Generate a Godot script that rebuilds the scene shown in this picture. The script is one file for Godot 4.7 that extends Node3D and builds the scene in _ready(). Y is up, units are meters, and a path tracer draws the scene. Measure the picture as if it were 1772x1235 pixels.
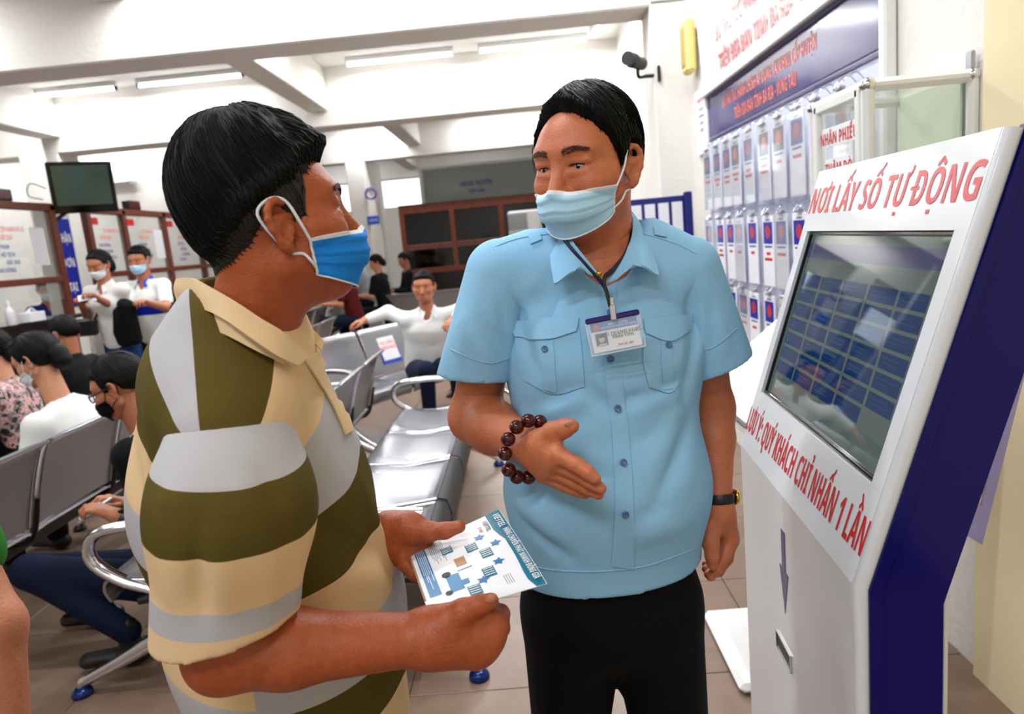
extends Node3D
# A public service hall: a clerk in a light blue shirt talks with a visitor beside a queue ticket kiosk.

const F := 1220.0          # focal length in pixels of the 1772 x 1235 frame
const EYE := Vector3(0, 1.45, 0)
var cam_basis: Basis
var taken := {}
var M := {}
var rng := RandomNumberGenerator.new()

# ------------------------------------------------------------------ mesh building
class MB:
	var v := PackedVector3Array()
	var uv := PackedVector2Array()
	var ix := PackedInt32Array()

	func vert(p: Vector3, t := Vector2.ZERO) -> int:
		v.append(p); uv.append(t)
		return v.size() - 1

	func tri(a: int, b: int, c: int) -> void:
		ix.append(a); ix.append(b); ix.append(c)

	func quad(a: Vector3, b: Vector3, c: Vector3, d: Vector3, ta := Vector2(0, 0), tb := Vector2(1, 0), tc := Vector2(1, 1), td := Vector2(0, 1)) -> void:
		var i := v.size()
		vert(a, ta); vert(b, tb); vert(c, tc); vert(d, td)
		tri(i, i + 2, i + 1); tri(i, i + 3, i + 2)

	func face(pts: Array) -> void:
		var i := v.size()
		for p in pts:
			vert(p)
		for k in range(1, pts.size() - 1):
			tri(i, i + k + 1, i + k)

	func box(c: Vector3, s: Vector3, bev := 0.0, b := Basis.IDENTITY) -> void:
		var h := s * 0.5
		bev = minf(bev, minf(h.x, minf(h.y, h.z)) * 0.9)
		var inner := h - Vector3.ONE * bev
		var sg := [-1.0, 1.0]
		for ax in 3:
			var u := (ax + 1) % 3
			var w := (ax + 2) % 3
			for s1 in sg:
				var q := []
				for k in [[-1.0, -1.0], [1.0, -1.0], [1.0, 1.0], [-1.0, 1.0]]:
					var p := Vector3.ZERO
					p[ax] = s1 * h[ax]; p[u] = k[0] * inner[u]; p[w] = k[1] * inner[w]
					q.append(c + b * p)
				if s1 < 0.0: q.reverse()
				quad(q[0], q[1], q[2], q[3])
		if bev <= 0.0: return
		for ax in 3:
			var u := (ax + 1) % 3
			var w := (ax + 2) % 3
			for su in sg:
				for sw in sg:
					var p := Vector3.ZERO
					p[u] = su * h[u]; p[w] = sw * inner[w]; p[ax] = -inner[ax]
					var q := p; q[ax] = inner[ax]
					var r := q; r[u] = su * inner[u]; r[w] = sw * h[w]
					var t := r; t[ax] = -inner[ax]
					if su * sw > 0.0: quad(c + b * p, c + b * t, c + b * r, c + b * q)
					else: quad(c + b * p, c + b * q, c + b * r, c + b * t)
		for sx in sg:
			for sy in sg:
				for sz in sg:
					var k := Vector3(sx, sy, sz)
					var p := k * inner; p.x = sx * h.x
					var q := k * inner; q.y = sy * h.y
					var r := k * inner; r.z = sz * h.z
					face([c + b * p, c + b * q, c + b * r] if sx * sy * sz > 0 else [c + b * p, c + b * r, c + b * q])

	# grid of points, rows of equal length, smooth inside
	func grid(rows: Array, close_u := false, close_v := false, uvs: Array = []) -> void:
		var nr := rows.size()
		var nc: int = rows[0].size()
		var o := v.size()
		for i in nr:
			for j in nc:
				vert(rows[i][j], uvs[i][j] if uvs.size() else Vector2(float(j) / (nc - 1), float(i) / (nr - 1)))
		for i in (nr if close_v else nr - 1):
			for j in (nc if close_u else nc - 1):
				var a := o + i * nc + j
				var b2 := o + i * nc + (j + 1) % nc
				var c := o + ((i + 1) % nr) * nc + (j + 1) % nc
				var d := o + ((i + 1) % nr) * nc + j
				tri(a, c, b2); tri(a, d, c)

	# a swept tube; radii may be a number, one per point, section scaled by flat in the side direction
	func tube(path: Array, radii, sides := 10, caps := true, flat := 1.0, side_hint := Vector3.ZERO) -> void:
		var n := path.size()
		var rows := []
		var side := side_hint
		for i in n:
			var t: Vector3 = (path[mini(i + 1, n - 1)] - path[maxi(i - 1, 0)]).normalized()
			if side.length() < 0.01:
				side = t.cross(Vector3.UP if absf(t.y) < 0.9 else Vector3.RIGHT)
			side = (side - t * side.dot(t)).normalized()
			var up := side.cross(t)
			var r: float = radii[i] if radii is Array else radii
			var row := []
			for k in sides:
				var a := TAU * k / sides
				row.append(path[i] + side * cos(a) * r * flat + up * sin(a) * r)
			rows.append(row)
		grid(rows, true)
		if caps:
			for e in [0, n - 1]:
				var ids: Array = rows[e].duplicate()
				if e == 0: ids.reverse()
				face(ids)

	func lathe(o: Vector3, prof: Array, sides := 20, b := Basis.IDENTITY) -> void:
		var rows := []
		for p in prof:
			var row := []
			for k in sides:
				var a := TAU * k / sides
				row.append(o + b * Vector3(cos(a) * p.x, p.y, sin(a) * p.x))
			rows.append(row)
		grid(rows, true)

	func prism(poly: PackedVector2Array, depth: float, tr: Transform3D) -> void:
		var t := Geometry2D.triangulate_polygon(poly)
		for e in [0.0, depth]:
			var o := v.size()
			for p in poly:
				vert(tr * Vector3(p.x, p.y, e), p)
			for k in range(0, t.size(), 3):
				if e == 0.0: tri(o + t[k], o + t[k + 1], o + t[k + 2])
				else: tri(o + t[k], o + t[k + 2], o + t[k + 1])
		for k in poly.size():
			var a := poly[k]
			var b := poly[(k + 1) % poly.size()]
			quad(tr * Vector3(a.x, a.y, 0), tr * Vector3(b.x, b.y, 0), tr * Vector3(b.x, b.y, depth), tr * Vector3(a.x, a.y, depth))

	func ball(c: Vector3, r, nu := 16, nv := 10, b := Basis.IDENTITY) -> void:
		var rr: Vector3 = r if r is Vector3 else Vector3.ONE * r
		var rows := []
		for i in nv + 1:
			var th := PI * i / nv
			var row := []
			for j in nu:
				var ph := TAU * j / nu
				row.append(c + b * (Vector3(sin(th) * cos(ph), cos(th), sin(th) * sin(ph)) * rr))
			rows.append(row)
		grid(rows, true)

	# smooth patch through rows of control points; thick > 0 makes a sheet with two faces and an edge
	func patch(ctrl: Array, nu: int, nv: int, thick := 0.0, uvs := true) -> Array:
		var rows := []
		var mid := []
		for row in ctrl:
			mid.append(MB.spline(row, nu))
		for j in nu + 1:
			var col := []
			for r in mid: col.append(r[j])
			var s := MB.spline(col, nv)
			for i in nv + 1:
				if rows.size() <= i: rows.append([])
				rows[i].append(s[i])
		sheet(rows, thick)
		return rows

	func sheet(rows: Array, thick := 0.0) -> void:
		grid(rows)
		if thick <= 0.0: return
		var nr := rows.size()
		var nc: int = rows[0].size()
		var under := []
		for i in nr:
			var row := []
			for j in nc:
				var du: Vector3 = rows[i][mini(j + 1, nc - 1)] - rows[i][maxi(j - 1, 0)]
				var dv: Vector3 = rows[mini(i + 1, nr - 1)][j] - rows[maxi(i - 1, 0)][j]
				row.append(rows[i][j] - dv.cross(du).normalized() * thick)
			under.append(row)
		grid(under)
		for i in nr - 1:
			for j in [0, nc - 1]:
				quad(rows[i][j], rows[i + 1][j], under[i + 1][j], under[i][j])
		for j in nc - 1:
			for i in [0, nr - 1]:
				quad(rows[i][j], rows[i][j + 1], under[i][j + 1], under[i][j])

	static func spline(p: Array, n: int) -> Array:
		var out := []
		var m := p.size()
		if m == 2:
			for k in n + 1: out.append(p[0].lerp(p[1], float(k) / n))
			return out
		for k in n + 1:
			var t := float(k) / n * (m - 1)
			var i := mini(int(t), m - 2)
			var f := t - i
			var a = p[i]
			var b = p[i + 1]
			var a0 = p[i - 1] if i > 0 else a * 2.0 - b
			var b1 = p[i + 2] if i + 2 < m else b * 2.0 - a
			out.append(a.cubic_interpolate(b, a0, b1, f))
		return out

	const MARKED := {"Á": "A'", "À": "A`", "Ã": "A~", "Ả": "A?", "Ạ": "A.", "Â": "A^", "Ấ": "A^'", "Ầ": "A^`", "Ẫ": "A^~", "Ẩ": "A^?", "Ậ": "A^.", "Ă": "A(", "Ắ": "A('", "Ằ": "A(`", "Ẵ": "A(~", "Ẳ": "A(?", "Ặ": "A(.", "É": "E'", "È": "E`", "Ẽ": "E~", "Ẻ": "E?", "Ẹ": "E.", "Ê": "E^", "Ế": "E^'", "Ề": "E^`", "Ễ": "E^~", "Ể": "E^?", "Ệ": "E^.", "Ĕ": "E(", "Í": "I'", "Ì": "I`", "Ĩ": "I~", "Ỉ": "I?", "Ị": "I.", "Î": "I^", "Ĭ": "I(", "Ó": "O'", "Ò": "O`", "Õ": "O~", "Ỏ": "O?", "Ọ": "O.", "Ô": "O^", "Ố": "O^'", "Ồ": "O^`", "Ỗ": "O^~", "Ổ": "O^?", "Ộ": "O^.", "Ŏ": "O(", "Ơ": "O+", "Ớ": "O+'", "Ờ": "O+`", "Ỡ": "O+~", "Ở": "O+?", "Ợ": "O+.", "Ú": "U'", "Ù": "U`", "Ũ": "U~", "Ủ": "U?", "Ụ": "U.", "Û": "U^", "Ŭ": "U(", "Ư": "U+", "Ứ": "U+'", "Ừ": "U+`", "Ữ": "U+~", "Ử": "U+?", "Ự": "U+.", "Ý": "Y'", "Ỳ": "Y`", "Ỹ": "Y~", "Ỷ": "Y?", "Ỵ": "Y.", "Ŷ": "Y^", "á": "a'", "à": "a`", "ã": "a~", "ả": "a?", "ạ": "a.", "â": "a^", "ấ": "a^'", "ầ": "a^`", "ẫ": "a^~", "ẩ": "a^?", "ậ": "a^.", "ă": "a(", "ắ": "a('", "ằ": "a(`", "ẵ": "a(~", "ẳ": "a(?", "ặ": "a(.", "é": "e'", "è": "e`", "ẽ": "e~", "ẻ": "e?", "ẹ": "e.", "ê": "e^", "ế": "e^'", "ề": "e^`", "ễ": "e^~", "ể": "e^?", "ệ": "e^.", "ĕ": "e(", "í": "i'", "ì": "i`", "ĩ": "i~", "ỉ": "i?", "ị": "i.", "î": "i^", "ĭ": "i(", "ó": "o'", "ò": "o`", "õ": "o~", "ỏ": "o?", "ọ": "o.", "ô": "o^", "ố": "o^'", "ồ": "o^`", "ỗ": "o^~", "ổ": "o^?", "ộ": "o^.", "ŏ": "o(", "ơ": "o+", "ớ": "o+'", "ờ": "o+`", "ỡ": "o+~", "ở": "o+?", "ợ": "o+.", "ú": "u'", "ù": "u`", "ũ": "u~", "ủ": "u?", "ụ": "u.", "û": "u^", "ŭ": "u(", "ư": "u+", "ứ": "u+'", "ừ": "u+`", "ữ": "u+~", "ử": "u+?", "ự": "u+.", "ý": "y'", "ỳ": "y`", "ỹ": "y~", "ỷ": "y?", "ỵ": "y.", "ŷ": "y^", "Đ": "D-", "đ": "d-"}

	# one line of lettering; accents are built from strokes over the plain letters
	func text(s: String, height: float, tr: Transform3D, wide := 1.0, slant := 0.0, depth := 0.0006, bold := true, centre := true, serif := false) -> float:
		var f := SystemFont.new()
		f.font_names = PackedStringArray(["Droid Serif" if serif else "Droid Sans"])
		f.font_weight = 700 if bold else 400
		var sc := height / 0.72
		var plain := ""
		var marks := []
		for ch in s:
			if MARKED.has(ch):
				plain += MARKED[ch][0]; marks.append(MARKED[ch].substr(1))
			else:
				plain += ch; marks.append("")
		var xs := [0.0]
		for i in plain.length():
			xs.append(xs[i] + f.get_string_size(plain[i], HORIZONTAL_ALIGNMENT_LEFT, -1, 48).x / 48.0)
		var x0: float = -xs[-1] * 0.5 if centre else 0.0
		for i in plain.length():
			if plain[i] != " ": glyph(plain[i], f, x0 + xs[i], sc, tr, wide, slant, depth)
			if marks[i] == "": continue
			var c: float = x0 + (xs[i] + xs[i + 1]) * 0.5
			var w: float = xs[i + 1] - xs[i]
			var top := 0.75 if plain[i] == plain[i].to_upper() else 0.58
			var lift := 0.0
			for m in marks[i]:
				var segs := []
				match m:
					"^": segs = [[-0.15, top + 0.03, 0.0, top + 0.15], [0.0, top + 0.15, 0.15, top + 0.03]]; lift = 0.13
					"(": segs = [[-0.14, top + 0.14, -0.05, top + 0.05], [-0.05, top + 0.05, 0.05, top + 0.05], [0.05, top + 0.05, 0.14, top + 0.14]]; lift = 0.13
					"'": segs = [[-0.03 + lift * 0.8, top + 0.03 + lift, 0.10 + lift * 0.8, top + 0.17 + lift]]
					"`": segs = [[0.03 - lift * 0.3, top + 0.03 + lift, -0.10 - lift * 0.3, top + 0.17 + lift]]
					"~": segs = [[-0.15, top + 0.05 + lift, -0.05, top + 0.11 + lift], [-0.05, top + 0.11 + lift, 0.05, top + 0.06 + lift], [0.05, top + 0.06 + lift, 0.15, top + 0.12 + lift]]
					"?": segs = [[-0.06, top + 0.17 + lift, 0.04, top + 0.18 + lift], [0.04, top + 0.18 + lift, 0.06, top + 0.11 + lift], [0.06, top + 0.11 + lift, 0.0, top + 0.04 + lift]]
					".": segs = [[-0.055, -0.15, 0.055, -0.15]]
					"+": segs = [[w * 0.36, top - 0.10, w * 0.52, top - 0.02], [w * 0.52, top - 0.02, w * 0.53, top + 0.10]]
					"-": segs = [[-w * 0.56, top * 0.48, -w * 0.06, top * 0.48]]
				for g in segs:
					var a := Vector2(g[0] + c, g[1])
					var b := Vector2(g[2] + c, g[3])
					var n := (b - a).orthogonal().normalized() * 0.042
					var e := (b - a).normalized() * 0.02
					var q := []
					for k in [a - e + n, b + e + n, b + e - n, a - e - n]:
						var y: float = (k.y - 0.36) * sc
						q.append(tr * Vector3(k.x * sc * wide + y * slant, y, depth))
					quad(q[0], q[1], q[2], q[3])
		return xs[-1] * sc * wide

	static var glyphs := {}
	func glyph(ch: String, f: SystemFont, x: float, sc: float, tr: Transform3D, wide: float, slant: float, depth: float) -> void:
		var key := ch + str(f.font_weight) + f.font_names[0]
		if not glyphs.has(key):
			var tm := TextMesh.new()
			tm.font = f
			tm.font_size = 48
			tm.pixel_size = 1.0 / 48.0
			tm.curve_step = 4.0
			tm.depth = 0.0
			tm.text = ch
			tm.horizontal_alignment = HORIZONTAL_ALIGNMENT_LEFT
			tm.vertical_alignment = VERTICAL_ALIGNMENT_TOP
			glyphs[key] = [tm.get_mesh_arrays(), f.get_ascent(48) / 48.0]
		var arr: Array = glyphs[key][0]
		if arr.size() == 0 or arr[0] == null: return
		var base: float = glyphs[key][1]
		var o := v.size()
		for p in arr[0]:
			var y: float = (p.y + base - 0.36) * sc
			vert(tr * Vector3((p.x + x) * sc * wide + y * slant, y, depth))
		for i in arr[Mesh.ARRAY_INDEX]:
			ix.append(o + i)

	func add(o: MB, tr := Transform3D.IDENTITY) -> void:
		var k := v.size()
		for i in o.v.size():
			v.append(tr * o.v[i]); uv.append(o.uv[i])
		for i in o.ix:
			ix.append(k + i)

	func mesh() -> ArrayMesh:
		var n := PackedVector3Array()
		n.resize(v.size())
		for k in range(0, ix.size(), 3):
			var a := ix[k]
			var b := ix[k + 1]
			var c := ix[k + 2]
			var fn := (v[c] - v[a]).cross(v[b] - v[a])
			n[a] += fn; n[b] += fn; n[c] += fn
		for k in n.size():
			n[k] = n[k].normalized() if n[k].length_squared() > 1e-24 else Vector3.UP
		var arr := []
		arr.resize(Mesh.ARRAY_MAX)
		arr[Mesh.ARRAY_VERTEX] = v
		arr[Mesh.ARRAY_NORMAL] = n
		arr[Mesh.ARRAY_TEX_UV] = uv
		arr[Mesh.ARRAY_INDEX] = ix
		var m := ArrayMesh.new()
		m.add_surface_from_arrays(Mesh.PRIMITIVE_TRIANGLES, arr)
		return m

# ------------------------------------------------------------------ smooth solids on a grid
class Field:
	var o: Vector3
	var h: float
	var nx: int
	var ny: int
	var nz: int
	var f := PackedFloat32Array()

	func _init(lo: Vector3, hi: Vector3, cell: float) -> void:
		o = lo; h = cell
		nx = int(ceil((hi.x - lo.x) / cell)) + 1
		ny = int(ceil((hi.y - lo.y) / cell)) + 1
		nz = int(ceil((hi.z - lo.z) / cell)) + 1
		f.resize(nx * ny * nz)
		f.fill(0.5)

	# a tapered limb of elliptic section from a to b: w across the side direction s, d across the other
	# mode 0 joins, 1 cuts, 2 raises (a fold or muscle of height amp)
	func limb(a: Vector3, b: Vector3, wa: float, wb: float, k := 0.02, s := Vector3.RIGHT, da := -1.0, db := -1.0, mode := 0, endcap := -1.0) -> void:
		if da < 0.0: da = wa
		if db < 0.0: db = wb
		var ax := b - a
		var len := ax.length()
		if len < 1e-5:
			ax = s.cross(Vector3.UP if absf(s.y) < 0.9 else Vector3.FORWARD).normalized(); len = 1e-5
		else: ax /= len
		s = s - ax * s.dot(ax)
		s = s.normalized() if s.length() > 0.01 else ax.cross(Vector3.UP if absf(ax.y) < 0.9 else Vector3.RIGHT).normalized()
		var n := ax.cross(s)
		var big := maxf(maxf(wa, wb), maxf(da, db))
		var m := maxf(big, endcap) + k + 2.5 * h
		if mode == 1: m = maxf(big, endcap) + k + h
		var lo := Vector3(minf(a.x, b.x) - m, minf(a.y, b.y) - m, minf(a.z, b.z) - m)
		var hi := Vector3(maxf(a.x, b.x) + m, maxf(a.y, b.y) + m, maxf(a.z, b.z) + m)
		var x0 := maxi(0, int((lo.x - o.x) / h)); var x1 := mini(nx - 1, int((hi.x - o.x) / h) + 1)
		var y0 := maxi(0, int((lo.y - o.y) / h)); var y1 := mini(ny - 1, int((hi.y - o.y) / h) + 1)
		var z0 := maxi(0, int((lo.z - o.z) / h)); var z1 := mini(nz - 1, int((hi.z - o.z) / h) + 1)
		var round_s := absf(wa - da) < 1e-6 and absf(wb - db) < 1e-6 and endcap < 0.0
		var il := 1.0 / len
		var ik := 1.0 / maxf(k, 1e-6)
		for iz in range(z0, z1 + 1):
			for iy in range(y0, y1 + 1):
				var row := (iz * ny + iy) * nx
				var q := Vector3(o.x + x0 * h, o.y + iy * h, o.z + iz * h) - a
				var t := q.dot(ax)
				for i in range(row + x0, row + x1 + 1):
					var d: float
					var tc := clampf(t, 0.0, len)
					var g := tc * il
					if round_s:
						d = (q - ax * tc).length() - wa - (wb - wa) * g
					else:
						var w := wa + (wb - wa) * g
						var dd := da + (db - da) * g
						var e := (t - tc) / (endcap if endcap > 0.0 else minf(w, dd))
						var u := q.dot(s) / w
						var vv := q.dot(n) / dd
						d = (sqrt(u * u + vv * vv + e * e) - 1.0) * minf(w, dd)
					var c := f[i]
					if mode == 0:
						var hh := k - absf(c - d)
						c = minf(c, d)
						if hh > 0.0: c -= hh * hh * 0.25 * ik
					elif mode == 1:
						d = -d
						var hh := k - absf(c - d)
						c = maxf(c, d)
						if hh > 0.0: c += hh * hh * 0.25 * ik
					f[i] = c
					q.x += h
					t += ax.x * h

	# raise (amp > 0) or sink a soft line on the surface between a and b
	func fold(a: Vector3, b: Vector3, width: float, amp: float) -> void:
		var ax := b - a
		var l2 := maxf(ax.length_squared(), 1e-9)
		var m := width * 2.2
		var lo := Vector3(minf(a.x, b.x) - m, minf(a.y, b.y) - m, minf(a.z, b.z) - m)
		var hi := Vector3(maxf(a.x, b.x) + m, maxf(a.y, b.y) + m, maxf(a.z, b.z) + m)
		var x0 := maxi(0, int((lo.x - o.x) / h)); var x1 := mini(nx - 1, int((hi.x - o.x) / h) + 1)
		var y0 := maxi(0, int((lo.y - o.y) / h)); var y1 := mini(ny - 1, int((hi.y - o.y) / h) + 1)
		var z0 := maxi(0, int((lo.z - o.z) / h)); var z1 := mini(nz - 1, int((hi.z - o.z) / h) + 1)
		var iw := 1.0 / (width * width)
		for iz in range(z0, z1 + 1):
			for iy in range(y0, y1 + 1):
				for ixx in range(x0, x1 + 1):
					var q := Vector3(o.x + ixx * h, o.y + iy * h, o.z + iz * h) - a
					var g := clampf(q.dot(ax) / l2, 0.0, 1.0)
					var d2 := (q - ax * g).length_squared() * iw
					if d2 < 4.8:
						f[(iz * ny + iy) * nx + ixx] -= amp * exp(-d2) * (0.25 + 3.0 * g * (1.0 - g))

	func clip(p: Vector3, n: Vector3) -> void:
		n = n.normalized()
		for iz in nz:
			for iy in ny:
				var i := (iz * ny + iy) * nx
				var d := (Vector3(o.x, o.y + iy * h, o.z + iz * h) - p).dot(n)
				for k in nx:
					if d > f[i]: f[i] = d
					i += 1
					d += n.x * h

	func at(p: Vector3) -> float:
		var q := (p - o) / h
		var i := int(q.x); var j := int(q.y); var k := int(q.z)
		if q.x < 0.0 or q.y < 0.0 or q.z < 0.0 or i >= nx - 1 or j >= ny - 1 or k >= nz - 1: return 0.5
		var fx := q.x - i; var fy := q.y - j; var fz := q.z - k
		var b := (k * ny + j) * nx + i
		var zz := nx * ny
		return lerpf(lerpf(lerpf(f[b], f[b + 1], fx), lerpf(f[b + nx], f[b + nx + 1], fx), fy), lerpf(lerpf(f[b + zz], f[b + zz + 1], fx), lerpf(f[b + zz + nx], f[b + zz + nx + 1], fx), fy), fz)

	func grad(p: Vector3) -> Vector3:
		var e := h * 0.9
		return Vector3(at(p + Vector3(e, 0, 0)) - at(p - Vector3(e, 0, 0)), at(p + Vector3(0, e, 0)) - at(p - Vector3(0, e, 0)), at(p + Vector3(0, 0, e)) - at(p - Vector3(0, 0, e))).normalized()

	# first point of the surface along a ray; null when it misses
	func hit(from: Vector3, dir: Vector3, t0: float, t1: float):
		var t := t0
		var st := h * 0.6
		while t < t1:
			if at(from + dir * t) < 0.0:
				var a := t - st
				var b := t
				for k in 8:
					var m := (a + b) * 0.5
					if at(from + dir * m) < 0.0: b = m
					else: a = m
				return from + dir * b
			t += st
		return null

	# surface nets
	func skin(mb: MB) -> int:
		var first := mb.v.size()
		var id := {}
		var sx := 1
		var sy := nx
		var sz := nx * ny
		var lim := h * 3.2
		var off := [0, sx, sy, sx + sy, sz, sx + sz, sy + sz, sx + sy + sz]
		var cp := [Vector3(0, 0, 0), Vector3(1, 0, 0), Vector3(0, 1, 0), Vector3(1, 1, 0), Vector3(0, 0, 1), Vector3(1, 0, 1), Vector3(0, 1, 1), Vector3(1, 1, 1)]
		var ed := [[0, 1], [2, 3], [4, 5], [6, 7], [0, 2], [1, 3], [4, 6], [5, 7], [0, 4], [1, 5], [2, 6], [3, 7]]
		var cells := PackedInt32Array()
		for k in nz - 1:
			for j in ny - 1:
				var b := (k * ny + j) * nx
				for i in nx - 1:
					if absf(f[b + i]) > lim: continue
					var c := b + i
					var neg := 0
					for q in 8:
						if f[c + off[q]] < 0.0: neg += 1
					if neg == 0 or neg == 8: continue
					var sum := Vector3.ZERO
					var n := 0
					for e in ed:
						var fa := f[c + off[e[0]]]
						var fb := f[c + off[e[1]]]
						if (fa < 0.0) != (fb < 0.0):
							sum += cp[e[0]].lerp(cp[e[1]], fa / (fa - fb))
							n += 1
					var p := o + (Vector3(i, j, k) + sum / n) * h
					id[c] = mb.vert(p, Vector2(p.x, p.y))
					cells.append(c)
		for c in cells:
			var neg := f[c] < 0.0
			for ax in 3:
				var s: int = [sx, sy, sz][ax]
				var u: int = [sy, sz, sx][ax]
				var w: int = [sz, sx, sy][ax]
				if (f[c + s] < 0.0) == neg: continue
				if not (id.has(c - u) and id.has(c - w) and id.has(c - u - w)): continue
				var a: int = id[c]
				var b: int = id[c - u]
				var d: int = id[c - u - w]
				var e: int = id[c - w]
				if neg:
					mb.tri(a, d, b); mb.tri(a, e, d)
				else:
					mb.tri(a, b, d); mb.tri(a, d, e)
		return first

# ------------------------------------------------------------------ nodes, names and materials
func P(x: float, y: float, depth: float) -> Vector3:      # the point `depth` metres into the hall that lies at this spot of the photograph
	var d := cam_basis * Vector3((x - 886.0) / F, (617.5 - y) / F, -1)
	return EYE + d * (depth / -d.z)

func dirp(x: float, y: float) -> Vector3:
	return (cam_basis * Vector3((x - 886.0) / F, (617.5 - y) / F, -1)).normalized()

func numbered(n: String) -> String:
	taken[n] = taken.get(n, -1) + 1
	return n if taken[n] == 0 else "%s_%03d" % [n, taken[n]]

func tag(o: Node3D, label: String, category := "", group := "", kind := "") -> Node3D:
	if label: o.set_meta("label", label)
	if category: o.set_meta("category", category)
	if group: o.set_meta("group", group)
	if kind: o.set_meta("kind", kind)
	return o

func thing(called: String, label: String, category: String, at := Vector3.ZERO, turn := 0.0, group := "") -> Node3D:
	var o := Node3D.new()
	o.name = numbered(called)
	add_child(o)
	o.position = at
	o.rotation.y = turn
	return tag(o, label, category, group)

func part(called: String, mb, mat: Material, parent: Node3D = self) -> MeshInstance3D:
	var o := MeshInstance3D.new()
	o.name = numbered(called) if parent == self else called
	o.mesh = mb.mesh() if mb is MB else mb
	o.material_override = mat
	parent.add_child(o, true)
	return o

func struct(called: String, mb, mat: Material, parent: Node3D = self, label := "") -> MeshInstance3D:
	var o := part(called, mb, mat, parent)
	if parent == self: tag(o, label, "", "", "structure")
	return o

func mat(c: Color, rough := 0.6, metal := 0.0, spec := 0.5) -> StandardMaterial3D:
	var m := StandardMaterial3D.new()
	m.albedo_color = c
	m.roughness = rough
	m.metallic = metal
	m.metallic_specular = spec
	return m

func noise_tex(freq: float, lo: Color, hi: Color, size := 256, normal := false, oct := 4) -> NoiseTexture2D:
	var t := NoiseTexture2D.new()
	var n := FastNoiseLite.new()
	n.seed = 7
	n.frequency = freq
	n.fractal_octaves = oct
	t.noise = n
	t.width = size; t.height = size
	t.seamless = true
	if normal:
		t.as_normal_map = true
		t.bump_strength = 6.0
	else:
		var g := Gradient.new()
		g.set_color(0, lo); g.set_color(1, hi)
		t.color_ramp = g
	return t

func bx(c: Vector3, s: Vector3, bev := 0.0) -> MB:
	var m := MB.new()
	m.box(c, s, bev)
	return m

func frame_at(p: Vector3, right: Vector3, up: Vector3) -> Transform3D:   # right, up and outward normal
	right = right.normalized()
	up = (up - right * up.dot(right)).normalized()
	return Transform3D(Basis(right, up, right.cross(up)), p)

# ------------------------------------------------------------------ camera, sky, exposure, materials
func setup_view() -> void:
	var z0 := Vector3(14.0 / F, 206.5 / F, -1).normalized()
	var up := Vector3(-0.09, 1, 0)
	up = (up - z0 * z0.dot(up)).normalized()
	cam_basis = Basis(z0.cross(up), up, -z0).transposed()
	var cam := Camera3D.new()
	cam.name = "camera"
	cam.fov = rad_to_deg(2.0 * atan(617.5 / F))
	cam.transform = Transform3D(cam_basis, EYE)
	cam.near = 0.05
	cam.far = 80.0
	var at := CameraAttributesPhysical.new()
	at.frustum_focal_length = 24.0
	at.exposure_aperture = 5.0
	at.frustum_focus_distance = 1.12
	cam.attributes = at
	cam.fov = rad_to_deg(2.0 * atan(617.5 / F))
	add_child(cam)
	cam.current = true
	var we := WorldEnvironment.new()
	we.name = "environment"
	var e := Environment.new()
	e.background_mode = Environment.BG_COLOR
	e.background_color = Color(0.93, 0.96, 1.0)
	e.background_energy_multiplier = 2.5
	e.ambient_light_source = Environment.AMBIENT_SOURCE_DISABLED
	e.tonemap_mode = Environment.TONE_MAPPER_LINEAR
	e.tonemap_exposure = EXPOSURE
	e.sdfgi_enabled = true
	e.ssao_enabled = true
	e.ssil_enabled = true
	we.environment = e
	add_child(we)

const EXPOSURE := 1.12
const LAMP := 1.0

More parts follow.
